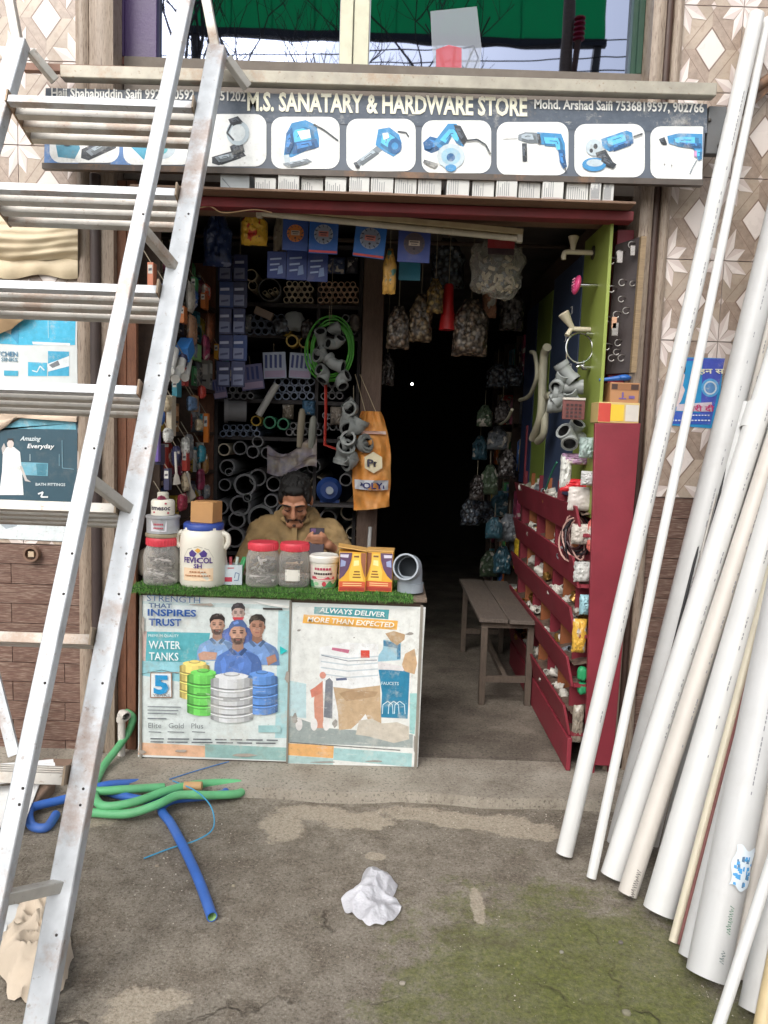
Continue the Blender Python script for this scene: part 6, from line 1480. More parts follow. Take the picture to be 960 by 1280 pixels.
# small white fittings in the bins
WF = mat('white_fitting', (206,202,192), .4, dirt=.12); FT = {}
FC = {'white': WF, 'grey': mat('grey_fitting',(128,134,140),.45), 'brass': mat('brass_fitting',(170,130,70),.3,metal=.7), 'blue': mat('blue_fitting',(70,110,170),.45)}
def fit_mesh(kind, cl='white'):
    key = (kind, cl)
    if key not in FT:
        b = MB()
        if kind == 'tee': b.pipe([(-.03,0,.016),(.03,0,.016)],.015,.003,12); b.pipe([(0,0,.028),(0,0,.05)],.015,.003,12)
        elif kind == 'elbow': elbow(b, V((0,0,.02)), (1,0,0), (0,.2,1), .014, .032)
        else: b.pipe([(0,0,0),(0,0,.04)],.017,.004,14); b.lathe([(.02,.014),(.022,.016),(.022,.024),(.02,.026)],8)
        FT[key] = to_mesh('fitting', b, [FC[cl], FC[cl]])
    return FT[key]
rw = ['lowest','second lowest','middle','second highest','highest']
for ri, z in enumerate(rows_z):
    for k_ in range(13):
        y_ = KY0+.08+rnd.random()*1.35; kd = rnd.choice(['tee','elbow','coupler'])
        cl_ = rnd.choice(['white','white','white','grey','brass']); o = link('pvc_fitting', fit_mesh(kd, cl_), None, (KX-.012+rnd.uniform(0,.03), y_, z+.098+rnd.uniform(0,.016)), (rnd.uniform(0,6),rnd.uniform(-.5,.5),rnd.uniform(0,6)))
        tag(o, 'small %s %s lying in the %s bin row of the red cabinet' % (cl_, kd, rw[ri]), 'pipe fitting', '%s %s fittings, %s bin row' % (cl_, kd, rw[ri])); s3 = rnd.uniform(.9,1.5); o.scale = (s3,s3,s3)
        b = None
# fill under the fittings so they rest on stock
STK = mat('loose_stock', (110,92,80), .7, var=.5, sc=40, bump=.6, bsc=60)
for ri, z in enumerate(rows_z):
    b = MB(); b.grid(lambda u, v: V((KX-.032+.1*v, KY0+.05+(KY1-KY0-.1)*u, z+.092+.012*mnoise.noise(V((u*40,v*5,ri)))+.02*v)), 60, 5); n_ = len(b.v)
    b.add([(q[0], q[1], z+.016) for q in b.v], [tuple(reversed(f)) for f in b.f]); part(cab, 'bin_stock', b, STK, kind='stuff', smooth=60)
# red pilaster above the cabinet, with board of hooks
xa, xb = at(764,380,Y=3.36).x, XP0
b = MB(); b.box((xa, 3.335, KT+.001), (xb-.002, 3.48, zb0)); solo('red_pilaster', b, RED, 'dark red painted jamb strip above the bin cabinet', 'pilaster', bevel=.003)
p0, p1_, p2_, p3_ = at(769,306,Y=3.33), at(806,294,Y=3.26), at(793,466,Y=3.26), at(757,468,Y=3.33)
root = thing('hook_board', 'dark brown board with rows of metal hooks beside the right pilaster', 'board', (p2_+p3_)/2)
b = MB(); b.prism([p0,p1_,p2_,p3_], (.004,.016,0)); part(root, 'board', b, mat('dark_board',(52,42,42),.5,dirt=.2), bevel=.002)
HK = mat('chrome_hook',(170,164,158),.28,metal=.8,var=.1)
for i,(x,y,s_) in enumerate(((764,323,1),(774,314,1),(789,303,1),(764,358,1),(777,350,1),(790,352,.8),(776,371,.9),(770,390,1),(782,385,1),(772,425,1),(770,437,.9),(764,444,1),(776,444,1),(758,430,1),(757,396,1))):
    p = at(x,y,Y=3.27+.03*(806-x)/50); r_ = .013*s_; b = MB()
    b.tube([p+V((.03,.02,.0)), p+V((.012,-.006,.0))]+[p+V((-.002+r_*math.cos(t), -.012, -r_+r_*math.sin(t)))for t in [R(90+k_*30) for k_ in range(9)]], .0024, 6); part(root, 'hook', b, HK)
for x,y,w,h in ((774,322,7,14),(790,314,6,12),(767,404,6,14),(768,412,8,16)):
    p = at(x,y,Y=3.26); b = MB(); b.box(p-V((w*.0017,.012,h*.0017)), p+V((w*.0017,-.004,h*.0017))); part(root, 'plate', b, HK if x != 767 else pm((196,150,120)), bevel=.002)
b = MB(); b.beam(at(804,296,Y=3.235), at(791,466,Y=3.235), .022, .022, 0, (0,1,0)); part(root, 'edge_lath', b, wood_mat('lath',(150,128,98)))
# boxes on top of the cabinet
def px_box(name, label, x0,y0,x1,y1,Y,depth,c,bands=(),cat='box'):
    a = at(x0,y1,Y=Y); e = at(x1,y0,Y=Y); root = thing(name,label,cat,((a.x+e.x)/2,Y+depth/2,a.z)); b = MB(); b.box((a.x,Y,a.z),(e.x,Y+depth,e.z)); part(root,'box',b,pm(c),bevel=.002)
    F_ = Flat(lambda u, v, l: V((a.x+(e.x-a.x)*u, Y-.0006-.0004*l, a.z+(e.z-a.z)*v)))
    for (u0,v0,u1,v1,cc) in bands: F_.poly([(u0,v0),(u1,v0),(u1,v1),(u0,v1)],cc)
    if bands: part(root,'print',F_.mb,F_.mats,smooth=0)
    return root
px_box('printed_box','red yellow and white carton on top of the bin cabinet',747,504,800,528,3.235,.12,(206,180,120),[(.0,.05,.3,.95,(196,72,60)),(.3,.1,.62,.9,(226,190,60)),(.66,.1,.98,.9,(206,200,190))])
px_box('kraft_box','brown carton with violet emblem stacked on the colourful carton',762,479,800,503,3.245,.1,(176,128,88),[(.02,.62,.98,.95,(150,104,70)),(.04,.66,.24,.92,(70,50,44)),(.7,.66,.96,.92,(70,50,44)),(.3,.18,.56,.24,(110,90,150)),(.4,.24,.46,.52,(110,90,150)),(.64,.22,.84,.36,(110,90,150))])
a = at(749,475,Y=3.26); b = MB(); b.tube([a, a+V((.05,0,.006)), a+V((.09,0,.012))],[.006,.009,.012],8); b.ball(a+V((.105,.0,.013)),.03,.02,.014,12); solo('blue_tool',b,mat('blue_tool',(40,96,170),.4),'small blue hand tool lying on the brown carton','tool')
# display boards on the wall side
BXR = .885
def board(y0,y1,zt,zb,c,label,rough=.5):
    b = MB(); b.box((BXR,y0,zb),(BXR+.014,y1,zt)); return solo('display_board', b, mat('board_%d_%d'%(c[0],c[1]),c,rough,var=.12,sc=3,dirt=.12,dc=(70,66,50)), label, 'board', bevel=.002)
ztp = at(757,270,Y=3.24).z; zbt = KT+.0
board(3.25,3.66,ztp,1.16,(138,152,72),'lime green display board with taps nearest the street')
board(3.68,4.30,ztp-.05,1.22,(62,76,104),'slate blue display board between the two green boards')
board(4.32,4.72,ztp-.1,1.2,(120,140,62),'farther olive green display board deep on the right side')
board(4.74,5.1,ztp-.1,1.2,(44,58,96),'dark blue display board farthest inside on the right')
b = MB(); b.box((BXR+.016,3.5,KT),(BXR+.05,5.1,KT+.9)); solo('timber_stand', b, DW, 'dark wooden stand carrying the display boards', 'stand')
for i,(y_,z) in enumerate(((3.85,2.12),(3.95,2.0),(3.8,1.84),(4.05,1.72))):
    b = MB(); s_=.016; b.beam((BXR-.002,y_-s_,z-s_),(BXR-.002,y_-s_,z+s_),.004,.004); b.beam((BXR-.002,y_-s_,z+s_),(BXR-.002,y_+s_,z+s_),.004,.004); b.beam((BXR-.002,y_-s_,z-s_),(BXR-.002,y_+s_,z-s_),.004,.004); solo('bracket_clip', b, pm((206,206,206)), '%s white square clip from the top on the slate blue board'%ordw[i],'clip')
IV = mat('ivory_tap',(206,196,172),.35,var=.05); CHR = mat('chrome',(196,196,196),.14,metal=1,var=.05,bump=0)
def bx(x,y,off): return at(x,y,X=BXR-off)
# tap 1
p = bx(742,316,.0); root = thing('plastic_tap','ivory plastic tap at the top of the lime board','tap',p)
L = .115; b = MB(); b.tube([p, p+V((-L,0,0))], .011, 12); b.tube(spline([p+V((-L+.004,0,0)), p+V((-L-.012,0,-.004)), p+V((-L-.016,0,-.018)), p+V((-L-.016,0,-.034))],5), .011, 12); part(root,'spout',b,IV)
b = MB(); b.lathe([(.010,.008),(.012,.02),(.014,.035),(.022,.06),(.024,.066),(.018,.07)],16,p+V((-L*.8,0,0))); part(root,'handle',b,IV)
b = MB(); b.lathe([(.03,0),(.03,.004)],16,(0,0,0)); b.v=[(p.x-q[2]-.001,p.y+q[0],p.z+q[1]) for q in b.v]; part(root,'flange',b,mat('dark_flange',(60,56,46),.4))
# shower head
p = bx(747,357,0); root = thing('shower_head','pink oval shower head with chrome stem on the lime board','shower head',p)
b = MB(); b.tube([p, p+V((-.075,0,0))], .008, 10); part(root,'stem',b,CHR)
Rm = Matrix.Rotation(R(12),3,'Y'); b = MB(); b.ball(p+V((-.09,0,0)), .016, .036, .042, 18, rot=Rm); part(root,'head',b,mat('pink_plastic',(216,70,124),.4))
for i in range(5):
    for j_ in range(3):
        b = MB(); b.ball(p+V((-.1055+.003*abs(i-2)*.3, -.016+.016*j_, -.024+.012*i)), .0035, n=6); part(root,'nozzle',b,pm((240,170,196)))
# tap 2 with towel ring
p = bx(738,412,0); root = thing('plastic_tap','ivory angled tap above the chrome ring on the lime board','tap',p)
b = MB(); b.tube([p+V((0,0,0)), p+V((-.09,0,.0))], .011, 12); b.tube([p+V((-.085,0,0)), p+V((-.105,-.01,-.03))], .011, 12); part(root,'spout',b,IV)
b = MB(); b.tube([p+V((-.08,0,.004)), p+V((-.10,-.005,.03)), p+V((-.125,-.01,.065)), p+V((-.127,-.01,.068))], [.011,.016,.026,.02], 16); part(root,'handle',b,IV)
p = bx(741,418,0); root = thing('towel_ring','chrome towel ring hanging below the angled tap','ring',p); b = MB(); c_ = p+V((-.055,0,-.06)); b.tube([c_+V((.058*math.cos(t),.01*math.sin(t),.066*math.sin(t))) for t in [2*math.pi*i/32 for i in range(33)]], .0042, 8); part(root,'ring',b,CHR); b = MB(); b.tube([p,p+V((-.03,0,.002))],.009,10); part(root,'mount',b,CHR)
p = bx(738,460,0); b = MB(); b.tube([p,p+V((-.03,0,0)),p+V((-.045,0,.012)),p+V((-.06,0,0.0))],.011,10); b.tube([p+V((-.03,0,0)),p+V((-.03,0,.03))],.007,8); solo('chrome_valve',b,CHR,'chrome valve below the towel ring on the lime board','valve')
# hanging clusters
PVW = mat('pvc_offwhite',(176,172,150),.45,dirt=.2)
garland('fitting_garland','cluster of pale grey tees and elbows hung on the slate blue board',[(708,466),(700,478),(714,484),(704,494),(716,498),(700,508)],3.42,.030,.05,21)
garland('fitting_garland','single large grey tee hanging under the grey cluster',[(716,540),(712,546)],3.40,.034,.05,23)
def bent_pipe(label,pts,off,r_,m_=PVW):
    b = MB(); b.tube(spline([bx(x,y,off) for x,y in pts],6), r_, 10); solo('bent_pipe', b, m_, label, 'pipe', smooth=60)
bent_pipe('thick off white waste pipe hanging on the far display boards',[(684,434),(680,446),(678,480),(676,520),(666,548)],.10,.022)
bent_pipe('thin off white waste pipe left of the thick one',[(664,440),(669,444),(671,470),(662,494),(650,500)],.13,.011)
bent_pipe('short off white pipe hanging right of the thick waste pipe',[(688,494),(682,500),(680,540),(672,552)],.08,.019)
bent_pipe('hooked white pipe piece dangling in the shade',[(640,512),(634,524),(626,530)],.2,.008)
p = bx(718,512,.09); root = thing('drain_cover','dark red drain grating with white edge hanging below the grey fittings','grating',p-V((0,0,.045)))
b = MB(); b.box(p-V((.05,0,.042)),p+V((.045,.012,.04))); part(root,'plate',b,mat('dark_red_grate',(112,66,62),.5),bevel=.002)
for i in range(4):
    for j_ in range(4):
        b = MB(); q = p+V((-.03+.018*i,-.002,-.028+.016*j_)); b.box(q-V((.005,.002,.004)),q+V((.005,.002,.004))); part(root,'slot',b,pm((58,40,42)))
b = MB(); b.box(p+V((-.05,-.004,.041)),p+V((.045,.014,.05))); part(root,'edge',b,pm((196,190,180)))
def cabin_item(x,y,off): return at(x,y,X=KX-off)
for i,(x,y,w,h,c_,lab) in enumerate(((707,590,14,42,(206,206,200),'white plastic jug hung at the front of the red cabinet top'),(722,607,44,16,(206,36,48),'bright red cloth on the upper front of the cabinet'),(727,624,34,30,(196,188,182),'bundle of off white cloth under the red cloth'),(733,560,18,26,(176,196,190),'clear packet hanging by the cabinet edge under the boards'),(720,574,34,14,(176,140,170),'pinkish packet lying above the red cloth'),(735,598,18,18,(190,190,188),'white ribbed part beside the red cloth'),
        (727,668,26,26,(186,178,168),'pale crumpled pouch among the dark cable coils'),(738,670,8,40,(206,110,100),'slim red and white packet at the cabinet edge'),(728,715,22,26,(196,196,192),'white pouch below the cable coils at the cabinet edge'),(724,795,18,44,(216,170,70),'yellow and teal packet in the lower bin near the end panel'),(731,756,14,26,(150,190,200),'pale blue small packet above the yellow packet'),(728,842,13,18,(44,150,96),'upper bright green ball stopper at the lower cabinet front'),(728,860,13,16,(40,140,92),'lower bright green ball stopper at the lower cabinet front'),(722,905,14,50,(150,140,126),'tangled pale wires at the foot of the cabinet end'))):
    p = cabin_item(x,y,.03); p.y = min(max(p.y,3.27),3.4); p = at(x,y,Y=p.y); s_ = p.y/FPX
    solo('cabinet_goods' if i not in (11,12) else 'ball_stopper', crumple(p, w*s_/2, .022, h*s_/2, 80+i, 18, .2, None if i not in (11,12) else False), pouch_mat(c_) if i not in (1,2,5,11,12) else pm(c_,.45), lab, 'goods', smooth=60)
p = cabin_item(718,672,.05); p.y=3.36; p = at(718,672,Y=3.36); root = thing('cable_coil','coil of dark striped cable hanging at the front of the red cabinet','cable',p-V((0,0,.12)))
CB = [mat('cable_maroon',(70,40,44),.5), mat('cable_dark',(34,30,36),.5), mat('cable_pale',(176,140,130),.5)]
for i in range(16):
    b = MB(); r1, r2, o_ = rnd.uniform(.03,.06), rnd.uniform(.06,.11), V((rnd.uniform(-.015,.015),rnd.uniform(-.03,.03),rnd.uniform(-.02,.02))); tl2 = rnd.uniform(-.5,.5)
    b.tube([p+o_+V((r1*math.cos(t)+tl2*r2*math.sin(t)*.5, .02*math.sin(2*t+i), r2*math.sin(t))) for t in [2*math.pi*k_/22 for k_ in range(23)]], .0042, 6); part(root,'loop',b,CB[i%3])
bent_pipe('thin green rod leaning in the upper bin row',[(696,578),(690,590),(682,612)],.12,.004,pm((40,120,96)))
# far goods in the shade right of the passage
fm = [BAGD,BAGB,pouch_mat((60,96,110)),pouch_mat((110,82,70)),pouch_mat((120,126,132)),pouch_mat((74,90,70))]
fn = ['dark grey','blue grey','teal','brown','pale','dull green']
spots = [(622,470),(606,520),(628,515),(640,470),(600,560),(622,548),(634,580),(612,600),(596,610),(628,630),(618,660),(636,660),(604,640),(628,700),(612,705),(588,640)]
root = thing('wall_shelf_unit','dark shelf unit crowded with stock deep on the right side of the passage','shelf',(1.04,5.75,SZ-.003))
FZ = [.30,.62,.94,1.26,1.58,1.90]
for z in FZ:
    b = MB(); b.box((.90,4.98,z-.018),(1.24,6.6,z)); part(root,'shelf',b,DW)
for y_ in (4.96,5.5,6.05,6.6):
    b = MB(); b.box((.89,y_,SZ-.003),(1.24,y_+.018,2.2)); part(root,'upright',b,DW)
for si, z in enumerate(FZ):
    y_ = 4.99; k_ = 0
    while y_ < 6.5 and k_ < 19:
        w = rnd.uniform(.06,.13); h = rnd.uniform(.12,.28); c_, cname = rnd.choice(cn); kd = rnd.choice(['carton','pouch','tin'])
        if any(y_ < u_+.02 and y_+w > u_ for u_ in (5.5,6.05)): y_ += .03; continue
        r2 = thing('stock_'+kd, '%s %s, %s along the %s shelf deep right of the passage' % (cname, kd, ordw[k_], ['lowest','second','third','fourth','fifth','highest'][si]), kd, (.93+rnd.uniform(0,.03), y_+w/2, z+.001), (0,0,R(rnd.uniform(-8,8))), 'stock on the deep right shelves')
        b = MB()
        if kd == 'carton': b.box((-.04,-w/2+.004,0),(.08,w/2-.004,h)); part(r2,'box',b,pouch_mat(c_),world=False,bevel=.003)
        elif kd == 'tin': b.lathe([(w*.42,0),(w*.45,.005),(w*.45,h*.85),(w*.3,h*.95)],14); part(r2,'body',b,pouch_mat(c_),world=False)
        else: part(r2,'pouch',crumple((0,0,h*.5),.03,w*.46,h*.5,si*5+k_,16,.2,None),pouch_mat(c_),world=False,smooth=60)
        k_ += 1; y_ += w+.006
for i,(x,y) in enumerate(spots):
    Y_ = 5.0+rnd.uniform(0,.8); k_ = rnd.randrange(6); ph_ = 'hanging highest' if i in (0,3) else 'in the %s place from the top' % ordw[i]
    root = hang_bag(x,y,Y_,rnd.uniform(18,30),rnd.uniform(26,40),fm[k_],'%s bag, %s from top in the shade right of the passage'%(fn[k_],ordw[i]),120+i,top=.1,group='bags in the shade',amp=.34)
# wooden bench
f0, f1_, r0_ = at(601,880,Z=SZ-.004), at(656,877,Z=SZ-.004), at(574,814,Z=SZ-.004)
bz = at(598,776,Y=f0.y).z
root = thing('wooden_bench','weathered wooden bench standing in the shop passage','bench',((f0.x+f1_.x)/2,(f0.y+r0_.y)/2,SZ-.004))
BW = wood_mat('bench_wood',(102,92,84),(58,50,46),(16,3,4),.8,.6,5,.4,.4); BW2 = wood_mat('bench_leg_wood',(96,84,74),(64,54,46),(6,6,1.5),.8,.5,6,.4,.3)
f1_ = V((f1_.x,f0.y+.01,f1_.z)); r1_ = V((f1_.x, r0_.y, f1_.z)); r0_ = V((f0.x-.0, r0_.y, f0.z))
for p in (f0,f1_,r0_,r1_):
    b = MB(); b.beam(p, V((p.x,p.y,bz-.03)), .034, .034, 0, (0,1,0)); b.jit(.002,8); part(root,'leg',b,BW2,bevel=.003)
for p,q,z in ((f0,f1_,.14),(r0_,r1_,.14)):
    b = MB(); b.beam(V((p.x+.018,p.y,SZ+z)),V((q.x-.018,q.y,SZ+z)),.022,.034); part(root,'stretcher',b,BW2)
b = MB(); b.beam(V(((f0.x+f1_.x)/2,f0.y+.012,SZ+.14)),V(((f0.x+f1_.x)/2,r0_.y-.012,SZ+.14)),.026,.03); part(root,'stretcher',b,BW2)
for p,q in ((f0,f1_),(r0_,r1_)):
    b = MB(); b.beam(V((p.x-.02,p.y,bz-.018)),V((q.x+.02,q.y,bz-.018)),.03,.03); part(root,'rail',b,BW2)
xm = (f0.x*.52+f1_.x*.48); 
for x0_,x1_,dy in ((f0.x-.035,xm-.003,.02),(xm+.003,f1_.x+.03,-.01)):
    b = MB(); b.box((x0_,f0.y-.05+dy*.5,bz),(x1_,r0_.y+.05+dy,bz+.022)); b.jit(.003,5); part(root,'plank',b,BW,bevel=.003)
# ============================================================ ladder
A0 = at(47, 1287, Z=0.0); A1 = at(272, 62, Y=3.03)
def on_line(P, Q, ypx):
    lo, hi = -.1, 1.1
    for _ in range(40):
        m_ = (lo+hi)/2; p = P.lerp(Q, m_); d = p-V((0,0,CAMH)); yy = 640-FPX*d.dot(CU)/d.dot(_f)
        if yy > ypx: lo = m_
        else: hi = m_
    return P.lerp(Q, (lo+hi)/2)
LW = .74; RUSTB = steel_mat('rusty_bracket', (164,146,124), .7)
lad = thing('step_ladder', 'big silver painted steel ladder leaning at the left of the shop', 'ladder', A0+V((-LW/2,0,0)))
dirA = (A1-A0).normalized(); nA = V((0,-dirA.z,dirA.y)).normalized()
for off in (0, -LW):
    b = MB(); P0 = A0+V((off,0,0)); P1 = A1+V((off,0,0)); b.beam(P0, P1, .064, .05, 0, (0,-1,0)); part(lad, 'rail', b, LADW, bevel=.004)
    # short bracket from the rail top to the sign bar and a thin stay above it
    b = MB(); b.beam(P1+V((.03,.02,-.02)), P1+V((.10,.075,-.10)), .035, .03); part(lad, 'top_bracket', b, LADR, bevel=.003)
    b = MB(); b.beam(P1+V((-.004,.0,-.01)), P1+V((-.062,.03,.24)), .035, .03, 0, (0,-1,0)); part(lad, 'stay', b, LADR, bevel=.003)
B1 = at(240, -30, Y=2.90); B0 = at(-6, 1140, Y=1.70)
b = MB(); b.beam(B0+(B0-B1)*.06, B1, .044, .04, 0, (0,-1,0)); part(lad, 'front_rail', b, LADW, bevel=.004)
for (xa,ya),(xb,yb_) in (((190,282),(211,338)),((121,596),(156,640)),((8,1124),(72,1106))):
    p, q = on_line(B0,B1,ya), on_line(A0,A1,yb_); b = MB(); b.beam(p, q, .03, .03); part(lad, 'strut', b, LADR, bevel=.003)
bolt = MB()
for off, P, Q in ((0,A0,A1),(1,B0,B1)):
    for ya in (270,470,560,740,980,1160,1000,850,690):
        p = on_line(P,Q,ya); b = MB(); b.ball(p+V((.012,-.027 if off==0 else -.022,0)), .0042, n=6); part(lad, 'rivet', b, pm((60,56,54)))
for ya in (139, 247, 367, 491, 636, 797, 968):
    p = on_line(A0, A1, ya); tilt = R(20)
    ax = V((0, math.cos(tilt), -math.sin(tilt))); br_ = MB()
    br_.beam(p+V((-.038,-.045,.016)), p+V((-.038,-.045,.016))+ax*.225, .006, .05); b2_ = MB(); b2_.beam(p+V((-LW+.038,-.045,.016)), p+V((-LW+.038,-.045,.016))+ax*.225, .006, .05)
    tr_ = part(lad, 'tread', br_, RUSTB); part(tr_, 'bracket', b2_, RUSTB)
    for k_ in range(4):
        q = p+V((-.042,-.03,0))+ax*(.062*k_); sl_ = MB(); L_ = LW-.084; t_ = .0022; s_ = .0145
        # square tube with open ends
        for dx in (0,):
            pts_o = [(-s_,-s_),(s_,-s_),(s_,s_),(-s_,s_)]; pts_i = [(u*(1-t_/s_),v*(1-t_/s_)) for u,v in pts_o]
            vs = [V((q.x+sx_, q.y+u*math.cos(tilt)+v*math.sin(tilt), q.z-u*math.sin(tilt)+v*math.cos(tilt))) for sx_ in (0,-L_) for lst in (pts_o,pts_i) for u,v in lst]
            fs = []
            for i in range(4):
                j_ = (i+1)%4; fs += [(i,8+i,8+j_,j_),(4+j_,12+j_,12+i,4+i),(i,j_,4+j_,4+i),(8+j_,8+i,12+i,12+j_)]
            sl_.add(vs, fs)
        part(tr_, 'slat', sl_, LADR if ya > 550 else (LADW if k_ == 0 else LADR), bevel=.0015)

# ============================================================ pipes leaning at the right
def lean(bx_, by_, ux, uy, ZL=2.95, YW=3.22, r_=.03):
    P = at(bx_, by_, Z=.004); lo, hi = P.y-.2, YW
    for _ in range(50):
        m_ = (lo+hi)/2; U = at(ux, uy, Y=m_); t = (YW-P.y)/max(1e-4, (U.y-P.y)); z = P.z+(U.z-P.z)*t
        if U.y-P.y < 1e-3 or z > ZL: lo = m_
        else: hi = m_
    U = at(ux, uy, Y=(lo+hi)/2); return P, P+(U-P)*((YW-P.y)/(U.y-P.y))
PW = mat('pvc_white', (210,210,208), .38, var=.05, sc=4, bump=.04, dirt=.16, dc=(168,160,148), dsc=5); PB = mat('pvc_beige', (200,194,186), .42, var=.06, sc=4, bump=.05, dirt=.2, dc=(150,132,112), dsc=6)
PG = mat('pvc_light_grey', (190,190,189), .42, var=.06, sc=4, bump=.05, dirt=.22, dc=(140,132,122), dsc=5); PC = mat('pvc_cream', (204,196,174), .42, var=.06, dirt=.18); PYL = mat('pvc_yellow', (196,176,136), .45, dirt=.2)
PIN = mat('pvc_inside', (120,116,110), .6)
def yard_pipe(b0, u0, dia, m_, label, end=None, ext=.25, wall=.05, grp='pipes leaning at the right', bands=None, ZL=2.95, YW=3.22, bell=None):
    P, Q = lean(b0[0], b0[1], u0[0], u0[1], ZL, YW-dia/2); d = (Q-P).normalized()
    r_ = dia/2; P = P + V((0,0,r_*.35))
    if end: Q2 = on_line(P, Q, end)
    else: Q2 = Q+d*ext
    root = thing('pvc_pipe', label, 'pipe', P, None, grp); n_ = max(2, int((Q2-P).length/.25)); pts = []
    for i in range(n_+1):
        p = P.lerp(Q2, i/n_); pts.append(p+V((0,-.010*math.sin(math.pi*i/n_),0)))
    b = MB(); b.pipe(pts, r_, max(.0025, dia*wall), 22, 0, 1); part(root, 'barrel', b, [m_, PIN])
    # line of tiny printed marks and a few scuffs along the barrel
    if dia > .05:
        q_ = random.Random(int(b0[0]*7+b0[1])); b = MB(); sd_ = d.cross(V((0,1,0))).normalized(); t_ = .15; u_ = q_.uniform(-.3,.3)*r_
        while t_ < .9:
            Lm = q_.uniform(.006,.016); p = P.lerp(Q2, t_)+sd_*u_; p.y -= math.sqrt(r_*r_-u_*u_)/max(.5, math.sqrt(d.x**2+d.z**2))+.0102*math.sin(math.pi*t_)+.0004
            b.obox(p, sd_*.0016, d*Lm*.5, V((0,.0003,0))); t_ += (Lm+q_.choice((.004,.004,.006,.02,.09)))/(Q2-P).length
        part(root, 'printed_line', b, pm((138,138,142)), kind='stuff')
    if bell:
        p = on_line(P, Q2, bell); b = MB(); b.pipe([p-d*.05, p+d*.05], r_*1.14, .004, 22, 0, 1); part(root, 'socket', b, [m_, PIN])
    if bands:
        for (y_, hgt, c) in bands:
            p = on_line(P, Q2, y_); side = d.cross(V((0,1,0))).normalized(); up = side.cross(d).normalized()
            b = MB(); vs = []
            for j_ in (0,1):
                for i in range(9):
                    t = R(-70+140*i/8); vs.append(p+d*(hgt*(j_-.5))+(side*math.sin(t)-up*math.cos(t)*(1 if up.y > 0 else -1))*(r_+.0009))
            b.add(vs, [(i,i+1,10+i,9+i) for i in range(8)]); part(root, 'sticker', b, pm(c))
    return root, P, Q2, d
yard_pipe((705,1071),(895,240),.060,PW,'white pipe standing leftmost of all the leaning pipes')
yard_pipe((739,1099),(915,240),.033,PW,'slim white pipe second from the left of the leaning pipes')
yard_pipe((765,1100),(865,780),.080,PW,'white pipe with a socket ring right of the slim white pipe', bell=522)
rt, P, Q2, d = yard_pipe((784,1121),(893,780),.062,PB,'beige pipe with scribbled foot right of the socketed white pipe')
def pen_marks(rt, P, Q2, d, r_, y0, y1, n_, c, seed):
    q_ = random.Random(seed); sd_ = d.cross(V((0,1,0))).normalized(); b = MB()
    for i in range(n_):
        y_ = y0+(y1-y0)*i/n_; p = on_line(P, Q2, y_); pts = []
        for k_ in range(4):
            u_ = -.006+.012*((k_+i)%2)+q_.uniform(-.003,.003); w_ = p+d*(.004*k_)+sd_*u_; w_.y -= math.sqrt(max(0,r_*r_-u_*u_))/max(.5,math.sqrt(d.x**2+d.z**2))+.0016; pts.append(w_)
        b.tube(pts, .0011, 4)
    part(rt, 'pen_marks', b, pm(c), kind='stuff')
pen_marks(rt, P, Q2, d, .031, 1118, 1082, 9, (60,56,58), 3)
yard_pipe((823,1146),(927,780),.098,PW,'thick bright white pipe right of the scribbled beige pipe')
yard_pipe((841,1179),(944,780),.026,PC,'thin cream pipe beside the red strip')
yard_pipe((864,1203),(957,830),.075,PG,'light grey pipe left of the pipe with a blue sticker')
rt, P, Q2, d = yard_pipe((883,1228),(957,852),.112,PG,'thick greyish pipe with a torn blue and white sticker')
pen_marks(rt, P, Q2, d, .056, 1150, 1118, 7, (60,120,90), 4); pen_marks(rt, P, Q2, d, .056, 1186, 1172, 3, (90,110,110), 5)
sd_ = d.cross(V((0,1,0))).normalized()
if sd_.x < 0: sd_ = -sd_
def skin_pt(p, u_, along, lift=.0012):
    q = p+sd_*u_+d*along; q.y -= math.sqrt(max(0,.056**2-u_*u_))/max(.5,math.sqrt(d.x**2+d.z**2))+lift; return q
p = on_line(P,Q2,1068); b = MB(); b.grid(lambda u,v: skin_pt(p, -.026+.056*u+.004*math.sin(v*9), -.055+.11*v+.006*math.sin(u*8), .0125), 10, 8); part(rt,'sticker',b,pm((206,216,224)),smooth=70)
for i in range(26):
    u_ = rnd.uniform(-.022,.026); al = rnd.uniform(-.045,.045); b = MB(); w_ = rnd.uniform(.002,.005); h_ = rnd.uniform(.003,.008)
    b.add([skin_pt(p,u_-w_,al-h_,.0135),skin_pt(p,u_+w_,al-h_,.0135),skin_pt(p,u_+w_*.6,al+h_,.0135),skin_pt(p,u_-w_,al+h_*.7,.0135)],[(0,1,2,3)]); part(rt,'print_fleck',b,pm((70,150,206) if i % 4 else (90,120,150)))
yard_pipe((916,1224),(962,1014),.078,PB,'beige pipe right of the stickered thick pipe')
yard_pipe((893,1300),(962,1084),.030,PW,'slim white pipe in front at the lower right corner')
yard_pipe((950,1296),(972,1180),.040,PYL,'yellowish pipe cut by the lower right corner')
yard_pipe((944,1272),(985,1060),.085,PG,'light grey pipe at the right edge behind the yellowish pipe')
yard_pipe((775,1062),(940,400),.098,PG,'thick pale grey pipe behind the slim white pipe')
yard_pipe((794,1072),(933,508),.066,PG,'pale pipe with its cut top end showing before the wall', end=505, YW=3.19)
yard_pipe((812,1058),(952,430),.062,PB,'pinkish grey pipe at the back right of the leaning pipes')
yard_pipe((838,1080),(985,430),.09,PG,'grey pipe at the very back near the right edge')
